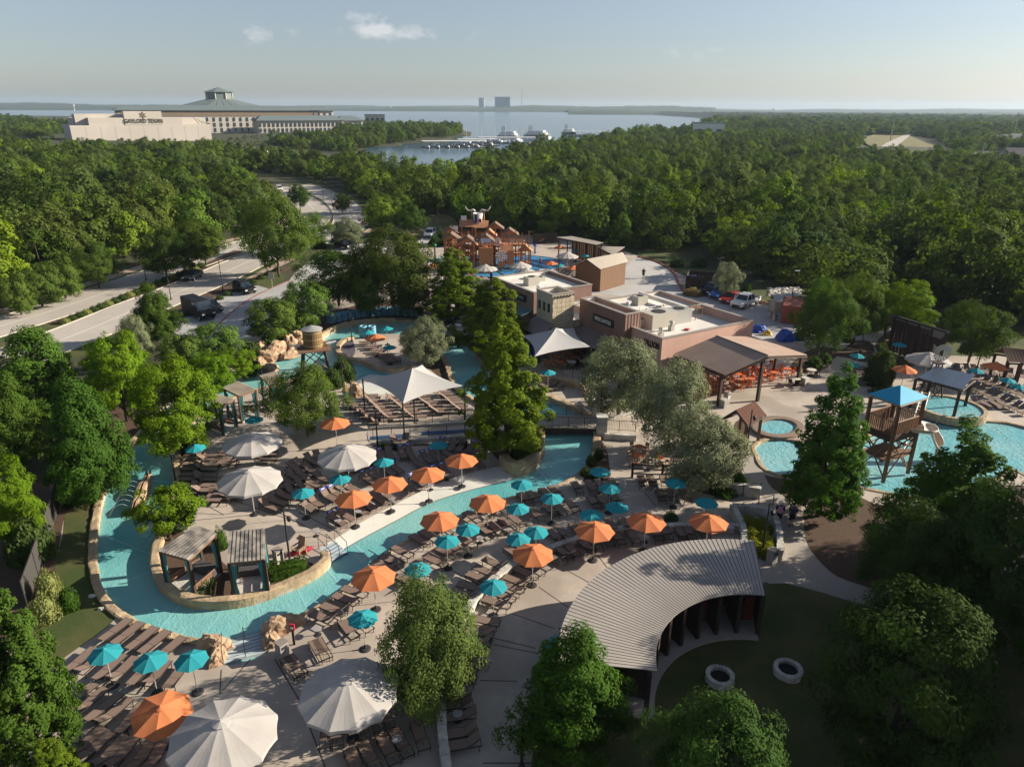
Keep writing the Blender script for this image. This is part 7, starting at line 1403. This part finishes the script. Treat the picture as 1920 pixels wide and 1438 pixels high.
vehicle('sedan', 'parked_car', 'dark grey sedan driving on the lower carriageway', 362, 523, (340, 534), P_GREY); vehicle('van', 'parked_van', 'tall black van in the car park', 374, 594, (392, 601), P_BLACK, cat='van'); vehicle('suv', 'parked_car', 'dark car half hidden behind the black van', 394, 584, (412, 591), P_GREY); vehicle('suv', 'parked_car', 'black car alone in the middle of the car park', 459, 548, (478, 556), P_BLACK)
vehicle('suv', 'parked_car', 'black car in the upper car park near the junction', 646, 466, (664, 470), P_BLACK); vehicle('suv', 'parked_car', 'white car at the grass clearing left of the climbing frame', 806, 444, (800, 449), P_WHITE); vehicle('suv', 'parked_car', 'white car on the far road bend', 524, 358, (528, 361), P_WHITE)
vehicle('suv', 'parked_car', 'black car leftmost of the four behind the shops', 1334, 551, (1318, 556), P_BLACK); vehicle('suv', 'parked_car', 'bright blue car second of the four behind the shops', 1353, 558, (1337, 563), P_BLUE); vehicle('sedan', 'parked_car', 'red car third of the four behind the shops', 1372, 566, (1357, 571), P_RED); vehicle('pickup', 'parked_pickup', 'white pickup truck rightmost of the four behind the shops', 1397, 574, (1378, 581), P_WHITE, cat='pickup')
# ---- service yard clutter
M_CONT = mat('rust_red_container', (.27, .085, .055), .7, .12, 2, c2=(.22, .07, .05), s2=.8); a, b, c = W(1464, 606), W(1512, 602), W(1524, 583)
ct = thing('shipping_container', 'rust red shipping container under the dark oak', 'container', a); o = a; e1 = (W(1505, 610) - a); e1.z = 0; e1 = e1.normalized() * 2.6; e2 = Vector((-e1.y, e1.x, 0)).normalized() * 5.2
MB().prism([(0, 0), e1[:2], (e1 + e2)[:2], e2[:2]], .1, 2.5).build('body', M_CONT, ct)
for base, v, n in ((Vector(), e1, 8), (Vector(), e2, 16), (e1, e2, 16)):
    nn = Vector((v.y, -v.x, 0)).normalized() * (.03 if base.length or v == e1 else -.03)
    for k in range(n): p = base + v * ((k + .5) / n) + nn; MB().box((p.x, p.y, 1.3), (v.length / n * .5, .06, 2.3), math.atan2(v.y, v.x)).build('corrugation', M_CONT, ct)
sh = thing('storage_shed', 'small pale gabled shed behind the container', 'shed', W(1462, 583)); MB().prism([(-1.2, -1), (1.2, -1), (1.2, 1), (-1.2, 1)], 0, 1.7).build('wall', M_UNIT, sh); MB().slab((-1.3, -1.15, 1.6), (1.3, -1.15, 1.6), (1.3, 0, 2.4), (-1.3, 0, 2.4), .06).build('roof_slope', M_STEEL, sh); MB().slab((-1.3, 0, 2.4), (1.3, 0, 2.4), (1.3, 1.15, 1.6), (-1.3, 1.15, 1.6), .06).build('roof_slope', M_STEEL, sh)
bs = thing('bin_store', 'dark timber fenced bin store with blue bins', 'enclosure', W(1312, 540)); M_BIN = mat('blue_bin_plastic', (.03, .06, .18), .6, .1, 3)
for p, q in (((-2.6, -1.2), (1.4, -1.8)), ((1.4, -1.8), (2.8, .9)), ((-2.6, -1.2), (-1.2, 2.8)), ((-1.2, 2.8), (2.8, .9))):
    p, q = Vector((*p, 0)), Vector((*q, 0)); n = int((q - p).length / .5)
    for k in range(n): s, e = p.lerp(q, k / n), p.lerp(q, (k + .94) / n); MB().slab(up(s, .05), up(e, .05), up(e, 2.3), up(s, 2.3), .06).build('fence_board', M_WOODD, bs)
for x, y in ((.2, .2), (-.9, .9)): MB().prism([(x - .5, y - .6), (x + .5, y - .6), (x + .5, y + .6), (x - .5, y + .6)], 0, 1.5).build('bin', M_BIN, bs); MB().slab((x - .55, y - .65, 1.5), (x + .55, y - .65, 1.5), (x + .55, y + .65, 1.75), (x - .55, y + .65, 1.75), .05).build('bin_lid', M_BIN, bs)
M_TARP = mat('blue_tarpaulin', (.02, .07, .34), .5, .25, 2, bump=.8, bscale=3)
for x, y, rx, h, lab, m in ((1472, 638, 1.3, 1.5, 'big blue tarpaulin covered heap in the yard', M_TARP), (1424, 622, 1.0, 1.1, 'blue tarpaulin bundle beside the terracotta wall', M_TARP), (1438, 628, .6, .8, 'yellow bags beside the blue bundle', mat('yellow_plastic', (.50, .36, .05), .5, .2, 3)), (1498, 636, 1.2, 1.1, 'dark green covered heap next to the blue tarpaulin', mat('green_tarpaulin', (.02, .05, .04), .6, .2, 2, bump=.6, bscale=3))): rock('covered_heap', lab, x, y, rx, rx * .8, h, int(x), m, cat='heap')
for i, (x, y) in enumerate(((1442, 596), (1452, 602))): bin_(x, y, ['grey utility bin beside the container', 'second grey utility bin beside the container'][i])
for i in range(12): rock('edging_rock', f'{nth(i)} orange rock from the left along the yard edge behind the pickup', 1424 + 3.0 * i, 566 + 1.0 * i, .45, .35, .55, 200 + i, M_ROCK, group='rocks edging the yard')
rock_pts = [(W(random.uniform(1440, 1500), random.uniform(540, 556))) for _ in range(160)]; mb = MB()
for p in rock_pts: s = random.uniform(.15, .4); mb.lathe([(s * .9, 0), (s, s * .3), (s * .5, s * .7), (.02, s * .75)], 6, (p.x, p.y, 0))
tag(mb.build('rock_swale', M_LIME), 'pale rubble swale at the edge of the woods', kind='stuff')
def sign(px, py, ty, lab, kind):
    b = W(px, py); h = height_to(b, ty); r = thing('road_sign', lab, 'sign', b, 0); MB().cyl((0, 0, 0), (0, 0, h), .04, None, 6).build('post', M_STEEL, r)
    if kind == 'stop': pts = [(.38 * math.cos(2 * math.pi * (k + .5) / 8), .38 * math.sin(2 * math.pi * (k + .5) / 8)) for k in range(8)]; MB().add([(x, -.06, h - .3 + y) for x, y in pts] + [(x, -.03, h - .3 + y) for x, y in pts], [tuple(range(8)), tuple(range(15, 7, -1))] + [(i, (i + 1) % 8, 8 + (i + 1) % 8, 8 + i) for i in range(8)]).build('plate', M_REDP, r); letters('lettering', 'STOP', .26, M_WHITE, r, (0, -.075, h - .3), ROT_MY)
    else: MB().box((0, -.05, h - .45), (.8, .04, .9)).build('plate', M_UNIT, r)
sign(682, 446, 415, 'red stop sign at the road junction', 'stop'); sign(676, 440, 408, 'pale board sign beside the stop sign', 'board'); sign(512, 548, 512, 'small white sign at the grass triangle', 'board')
# ================================================================ people
M_SKIN = mat('skin', (.36, .21, .14), .6, .05, 6); M_HAIR = mat('dark_hair', (.02, .014, .01), .7, .2, 10); M_SHOE = mat('dark_shoe', (.02, .02, .022), .6, .1, 5)
def person(px, py, to, label, shirt, legs, pack=None, cap=None, phase=1):
    p = W(px, py); d = W(*to) - p; r = thing('person', label, 'person', up(p, .02), math.atan2(d.y, d.x)); s = phase
    J = dict(pel=(0, 0, .95), che=(.02, 0, 1.28), nec=(.02, 0, 1.47), hea=(.05, 0, 1.60), top=(.05, 0, 1.70), hl=(0, .10, .92), kl=(.16 * s, .10, .50), al=(.18 * s, .10, .09), tl=(.34 * s if s > 0 else -.05, .10, .04), hr=(0, -.10, .92), kr=(-.06 * s, -.10, .50), ar=(-.26 * s, -.10, .12), tr=(-.13 * s, -.10, .04), sl=(.02, .19, 1.41), el=(-.08 * s, .25, 1.14), wl=(.04 - .08 * s, .26, .90), fl=(.07 - .08 * s, .26, .80), sr=(.02, -.19, 1.41), er=(.06 * s, -.25, 1.14), wr=(.14 * s + .05, -.26, .92), fr=(.18 * s + .05, -.26, .83))
    Rr = dict(pel=.135, che=.145, nec=.055, hea=.095, top=.07, hl=.09, kl=.06, al=.042, tl=.04, hr=.09, kr=.06, ar=.042, tr=.04, sl=.06, el=.044, wl=.033, fl=.038, sr=.06, er=.044, wr=.033, fr=.038)
    E = [('pel', 'che'), ('che', 'nec'), ('nec', 'hea'), ('hea', 'top'), ('pel', 'hl'), ('hl', 'kl'), ('kl', 'al'), ('al', 'tl'), ('pel', 'hr'), ('hr', 'kr'), ('kr', 'ar'), ('ar', 'tr'), ('che', 'sl'), ('sl', 'el'), ('el', 'wl'), ('wl', 'fl'), ('che', 'sr'), ('sr', 'er'), ('er', 'wr'), ('wr', 'fr')]
    ks = list(J); me = bpy.data.meshes.new('body'); me.from_pydata([J[k] for k in ks], [(ks.index(a), ks.index(b)) for a, b in E], []); o = bpy.data.objects.new('b', me); col.objects.link(o); md = o.modifiers.new('s', 'SKIN'); sv = me.skin_vertices[0].data
    for i, k in enumerate(ks): sv[i].radius = (Rr[k], Rr[k] * (1.15 if k in ('pel', 'che') else 1)); sv[i].use_root = (k == 'pel')
    o.modifiers.new('u', 'SUBSURF').levels = 1; dg = bpy.context.evaluated_depsgraph_get(); m2 = bpy.data.meshes.new_from_object(o.evaluated_get(dg)); bpy.data.objects.remove(o); m2.materials.clear(); m2.materials.append(M_SKIN); b = mesh_obj('body', m2, r); b['label'] = 'bare arms, neck and lower legs'
    MB().tube([(0, 0, .93), (.01, 0, 1.1), (.02, 0, 1.3), (.02, 0, 1.43), (.02, 0, 1.49)], [.17, .175, .19, .16, .07], 10).tube([J['sl'], J['el']], [.09, .075], 8).tube([J['sr'], J['er']], [.09, .075], 8).build('shirt', shirt, r, True)
    MB().tube([(0, 0, .86), (0, 0, 1.0)], [.175, .17], 10).tube([J['hl'], J['kl']], [.115, .095], 8).tube([J['hr'], J['kr']], [.115, .095], 8).build('shorts', legs, r, True)
    for f, a in (('tl', 'al'), ('tr', 'ar')): q = Vector(J[f]); MB().box((q.x - .06, q.y, q.z + .0), (.27, .1, .09)).build('shoe', M_SHOE, r)
    MB().lathe([(.085, 1.60), (.105, 1.66), (.09, 1.73), (.02, 1.765)], 10, (.03, 0, 0)).build('cap' if cap else 'hair', cap or M_HAIR, r, True)
    if pack: MB().prism([(-.34, -.15), (-.15, -.16), (-.15, .16), (-.34, .15)], [1.02, 1.0, 1.0, 1.02], [1.40, 1.46, 1.46, 1.40]).build('backpack', pack, r)
M_PINKB = mat('pink_fabric', (.45, .20, .30), .8, .1, 5); M_NAVYF = mat('navy_fabric', (.02, .03, .06), .9, .1, 5); M_BLACKF = mat('black_fabric', (.015, .015, .017), .9, .1, 5); M_GREYF = mat('grey_fabric', (.25, .25, .26), .9, .1, 5)
person(1459, 982, (1464, 955), 'person walking away with a pink backpack and white cap', M_BLACKF, M_BLACKF, M_PINKB, M_WHITE, 1); person(1483, 985, (1488, 957), 'person walking away in a dark blue shirt', M_NAVYF, M_BLACKF, None, None, -1); person(1206, 522, (1203, 530), 'person in dark clothes walking on the service road', M_BLACKF, M_BLACKF, M_GREYF, None, 1)
person(1013, 499, (1006, 499), 'person in a red shirt at the edge of the splash pool', M_REDP, M_NAVYF, None, None, 1)
# ================================================================ distant buildings, marina and poles
M_FARW = mat('cream_resort_wall', (.50, .45, .39), .9, .05, .05, c2=(.46, .41, .355), s2=.03); M_FARR = mat('grey_green_metal_roof', (.13, .16, .16), .6, .06, .05); M_FARB = mat('brown_resort_band', (.22, .16, .11), .9, .1, .1); M_FARG = mat('resort_window', (.05, .06, .07), .2, .1, .1)
def far_frame(name, label, px, py, ang, cat='building'): return thing(name, label, cat, W(px, py), R(ang))
hall = far_frame('convention_hall', 'long cream windowless hall with dark sign letters and a star', 137, 269, 35); zt = height_to(W(137, 269), 236); k_ = zt / 24
def zrow(y): return height_to(W(137, 269), y)
MB().box((50, 30, zt / 2), (100, 60, zt)).build('wall', M_FARW, hall)
for k in range(10): MB().box((5 + 10 * k, -.15, zt / 2 - .5), (9.85, .3, zt - 1)).build('wall_panel', M_FARW, hall)
MB().box((52, 35, zt + 2.5), (96, 44, 5)).build('upper_block', M_FARW, hall); MB().box((22, 18, zt + 4), (34, 20, 8)).build('roof_block', M_FARW, hall)
MB().box((46, 4.2, (zrow(222) + zt) / 2), (66, 8, zrow(222) - zt + .4)).build('parapet_band', M_FARW, hall); MB().box((51, 4, (zrow(209) + zt) / 2), (27, 8.4, zrow(209) - zt)).build('sign_wall', M_FARW, hall)
letters('sign_letters', 'GAYLORD TEXAN', 4.3, mat('dark_brown_letters', (.05, .035, .025), .7, .05, 1), hall, (51, -.5, zrow(228.5)), ROT_MY, .78, .02)
for k in range(12): a = 2 * math.pi * k / 12; s = 2.4 if k % 2 else 1.5; MB().box((51 + s * .55 * math.cos(a), -.4, zrow(216.5) + s * .55 * math.sin(a)), (s, .3, .5), 0, (-a, 'Y')).build('star_ray', M_FARB, hall)
for k in range(4): MB().cyl((88 + 3 * k, 2, zt + 6 - 1.6 * k), (92 + 3 * k, 2, zt + .4), .3, None, 5).build('truss', M_FARB, hall)
hot = far_frame('resort_hotel', 'cream resort hotel with a big glass atrium roof and lantern', 470, 249, 30); hb = W(470, 249); zh = lambda y: height_to(hb, y)
def wing(x0, x1, y0, y1, zt_, nw, rows, roof=True, band=False):
    MB().box(((x0 + x1) / 2, (y0 + y1) / 2, zt_ / 2), (x1 - x0, y1 - y0, zt_)).build('wing', M_FARW, hot)
    if roof: MB().prism([(x0 - 2, y0 - 2), (x1 + 2, y0 - 2), (x1 + 2, y1 + 2), (x0 - 2, y1 + 2)], zt_, [zt_ + .5] * 4).build('eave', M_FARR, hot); MB().add([(x0 - 2, y0 - 2, zt_ + .5), (x1 + 2, y0 - 2, zt_ + .5), (x1 + 2, y1 + 2, zt_ + .5), (x0 - 2, y1 + 2, zt_ + .5), (x0 + 6, (y0 + y1) / 2, zt_ + 5), (x1 - 6, (y0 + y1) / 2, zt_ + 5)], [(0, 1, 5, 4), (1, 2, 5), (2, 3, 4, 5), (3, 0, 4)]).build('hipped_roof', M_FARR, hot)
    if band: MB().box(((x0 + x1) / 2, y0 - .25, zt_ - 3), (x1 - x0 - 2, .5, 5)).build('gallery_band', M_FARB, hot)
    for r_ in range(rows):
        for k in range(nw): MB().box((x0 + (x1 - x0) * (k + .5) / nw, y0 - .3, zt_ - (8.5 if band else 4) - 5.2 * r_), (1.5, .5, 3.8)).build('window', M_FARG, hot)
wing(-125, 75, 0, 26, zh(208), 30, 3, True, True); wing(2, 92, -34, -8, zh(226), 20, 2, True); wing(92, 118, -22, 10, zh(227), 5, 2); wing(66, 92, 0, 30, zh(208), 4, 3, True)
cx0, cy0 = -20, 44; ze, za = zh(203), zh(186)
for k in range(8):
    a0, a1 = 2 * math.pi * (k + .5) / 8, 2 * math.pi * (k + 1.5) / 8; f = lambda r_, a, z: Vector((cx0 + r_ * 1.25 * math.cos(a), cy0 + r_ * .8 * math.sin(a), z))
    for j in range(4):
        t0, t1 = j / 4, (j + .93) / 4; p0, p1 = f(42, a0, ze), f(42, a1, ze); q0, q1 = f(11, a0, za), f(11, a1, za); MB().slab(p0.lerp(p1, t0), p0.lerp(p1, t1), q0.lerp(q1, t1), q0.lerp(q1, t0), .8).build('atrium_roof_panel', M_FARR, hot)
    MB().slab(f(11, a0, za - 1), f(11, a1, za - 1), f(11, a1, za + 7), f(11, a0, za + 7), .5).build('lantern_glazing', mat('lantern_glass', (.16, .19, .17), .3, .1, .3), hot); MB().cyl(f(11.3, a0, za - 1), f(11.3, a0, za + 7.5), .6, None, 5).build('lantern_post', M_FARW, hot); MB().add([f(13.5, a0, za + 7), f(13.5, a1, za + 7), Vector((cx0, cy0, za + 12))], [(0, 1, 2)]).build('lantern_roof', M_FARR, hot)
def far_box(name, label, px, py, w, d, h, m, ang=0, win=None, cat='building'):
    r = thing(name, label, cat, W(px, py), R(ang)); MB().box((0, 0, h / 2), (w, d, h)).build('wall', m, r); MB().box((0, 0, h + h * .03), (w * 1.04, d * 1.04, h * .06)).build('roof', M_FARR, r)
    if win:
        for i in range(win[0]):
            for j in range(win[1]): MB().box((-w / 2 + w * (i + .5) / win[0], -d / 2 - .1, h * (j + .6) / (win[1] + .4)), (w / win[0] * .55, .3, h / win[1] * .45)).build('window', M_FARG, r)
    return r
far_box('shore_pavilion', 'small cream building among trees on the resort shore', 704, 240, 26, 18, 16, M_FARW, 10, (4, 2)); far_box('far_tower', 'pale slim tower block across the lake', 903, 209, 34, 30, 76, mat('pale_tower', (.55, .57, .60), .7, .05, .02), 0, (4, 8)); far_box('far_tower', 'wide teal glass tower block across the lake', 942, 209, 100, 40, 84, mat('teal_tower_glass', (.07, .17, .20), .3, .08, .02), 4, (9, 7))
far_box('boat_store', 'small white and blue building in the right woods', 1326, 262, 26, 14, 14, M_WHITE, -6, (3, 1)); 
for i, (x, y, lab) in enumerate(((1876, 275, 'left pale roofed house on the far right'), (1908, 273, 'right pale roofed house on the far right'), (1905, 312, 'dark roofed house at the right edge'))):
    r = thing('far_house', lab, 'house', W(x, y), R(-20)); m = M_UNIT if i < 2 else M_DROOF; MB().box((0, 0, 2), (20, 14, 4)).build('wall', M_FARW if i < 2 else M_WOODD, r); MB().add([(-12, -9, 4), (12, -9, 4), (12, 9, 4), (-12, 9, 4), (-6, 0, 9), (6, 0, 9)], [(0, 1, 5, 4), (1, 2, 5), (2, 3, 4, 5), (3, 0, 4)]).build('roof', m, r); MB().box((3, -7.1, 2), (3, .3, 2)).build('window', M_FARG, r)
def pole(px, py, ty, lab, name='utility_pole'):
    b = W(px, py); h = 26 if py - ty > 200 else height_to(b, ty)
    r = thing(name, lab, 'pole', b); MB().cyl((0, 0, 0), (0, 0, h), .45, .28, 6).build('mast', M_TRIM, r); MB().box((0, 0, h * .90), (5, .3, .3)).build('crossarm', M_TRIM, r)
pole(1896, 272, 211, 'tall utility pole at the right edge'); pole(1669, 266, 224, 'tall utility pole beside the far road'); pole(1838, 300, 268, 'pole beside the far yard on the right'); pole(1862, 306, 276, 'second pole beside the far yard')
rm = thing('radio_mast', 'thin radio mast across the lake', 'mast', W(978, 208.5)); MB().cyl((0, 0, 0), (0, 0, 26 * 5.6), 2.2, 1.0, 5).build('mast', M_TRIM, rm); MB().cyl((0, 0, 60), (0, 0, 66), 3, None, 6).build('collar', M_REDP, rm)
for x, lab in ((140, 'far water tower on the left horizon'), (733, 'far water tower left of the tower blocks'), (1449, 'far water tower on the right horizon')): w_ = thing('far_water_tower', lab, 'water tower', W(x, 208.0 if x < 1000 else 217)); w_.scale = (.4,) * 3; MB().cyl((0, 0, 0), (0, 0, 55), 3, 2.4, 8).build('stem', M_WHITE, w_); MB().lathe([(3, 50), (11, 55), (12, 60), (8, 65), (0, 67)], 12).build('tank', M_WHITE, w_)
# ---- marina
M_HULL = mat('white_hull', (.66, .66, .65), .5, .05, .3); M_DOCK = mat('marina_roof', (.50, .50, .48), .6, .06, .2)
def dock(px, py, L_, ang, lab):
    r = thing('covered_dock', lab, 'dock', W(px, py, .05), R(ang)); MB().box((0, 0, .3), (L_, 16, .5)).build('pontoon', M_TRIM, r); MB().box((0, 0, 4.4), (L_, 15, .35)).build('roof', M_DOCK, r)
    for k in range(int(L_ / 7) + 1):
        for s in (-1, 1): MB().box((-L_ / 2 + 7 * k, s * 7, 2.3), (.3, .3, 4)).build('post', M_TRIM, r)
    for k in range(int(L_ / 7)): MB().tube([(-L_ / 2 + 3.5 + 7 * k, -9, .9), (-L_ / 2 + 3.5 + 7 * k, -6, .8), (-L_ / 2 + 3.5 + 7 * k, 3, .8)], [.2, 1.3, 1.2], 6).build('moored_hull', M_HULL, r)
dock(850, 277, 44, 14, 'left covered dock of the marina'); dock(896, 273, 30, 10, 'middle covered dock of the marina'); dock(950, 269, 46, 6, 'right covered dock of the marina'); dock(1110, 256, 60, 4, 'far covered dock right of the large boats')
def ship(px, py, L_, lab):
    r = thing('excursion_boat', lab, 'boat', W(px, py, .1), R(12)); r.scale = (.62,) * 3; pts = [(-L_ / 2, -4.5), (L_ * .3, -4.5), (L_ / 2, 0), (L_ * .3, 4.5), (-L_ / 2, 4.5)]; MB().prism(pts, -.2, 3).build('hull', M_HULL, r)
    for k in range(3): s = 1 - .16 * k; MB().prism([(x * s * .92 - 1, y * .85) for x, y in pts], 3.1 + 2.7 * k, 3.1 + 2.7 * k + 2.2).build('deckhouse', M_TRIM if k == 0 else M_HULL, r); MB().prism([(x * s * .96 - 1, y * .95) for x, y in pts], 3.1 + 2.7 * k + 2.2, 3.1 + 2.7 * k + 2.65).build('deck', M_HULL, r)
    for x in (-L_ * .3, -L_ * .22): MB().cyl((x, 2.5, 11), (x, 2.5, 18), .3, .25, 8).build('funnel', M_BLACK, r); MB().cyl((x, -2.5, 11), (x, -2.5, 18), .3, .25, 8).build('funnel', M_BLACK, r)
ship(955, 262, 34, 'large white excursion boat behind the docks'); ship(1008, 260, 42, 'longest white excursion boat right of the docks'); ship(1068, 256, 24, 'small white boat right of the excursion boats')
for i in range(14):
    x, y = 868 + 9 * i + random.uniform(-3, 3), 266 + random.uniform(-3, 5); r = thing('sailboat', f'{nth(i)} moored sailboat from the left in the marina', 'sailboat', W(x, y, .1), random.uniform(0, 3), 'moored sailboats'); MB().prism([(-4, -1.2), (2, -1.2), (4.5, 0), (2, 1.2), (-4, 1.2)], -.1, 1.2).build('hull', M_HULL, r); MB().cyl((.4, 0, 1), (.4, 0, 12 + random.uniform(-1, 3)), .14, .08, 5).build('mast', M_STEEL, r); MB().cyl((.4, 0, 2.4), (-3.4, 0, 2.4), .12, None, 5).build('boom', M_STEEL, r)
for i, (x, y) in enumerate(((455, 281), (462, 284), (480, 284), (498, 287), (520, 290), (1822, 300), (1834, 298), (1846, 301))):
    r = thing('far_car', (f'{nth(i)} tiny parked car in the far pale car park by the resort' if i < 5 else f'{nth(i - 5)} tiny vehicle in the far yard on the right'), 'car', W(x, y, 1.25), R(30 * i), 'far parked cars'); extr(SH['suv']['body'], 1.9).build('body', P_WHITE, r); extr(SH['suv']['cab'], 1.7, .1, .95, .15).build('cabin', M_GLASS, r)
# ---------------------------------------------------------------- haze
hz = bpy.data.materials.new('haze'); hz.use_nodes = True; t_ = hz.node_tree; t_.nodes.clear()
ho = t_.nodes.new('ShaderNodeOutputMaterial'); hv = t_.nodes.new('ShaderNodeVolumePrincipled'); hv.inputs['Color'].default_value = (.60, .76, .95, 1); hv.inputs['Density'].default_value = 0.00007; hv.inputs['Anisotropy'].default_value = 0.2
t_.links.new(hv.outputs[0], ho.inputs['Volume'])
tag(MB().box((0, 5400, 48), (24000, 13400, 110)).build('haze', hz), 'thin blue haze over the distant lake and hills', kind='stuff')
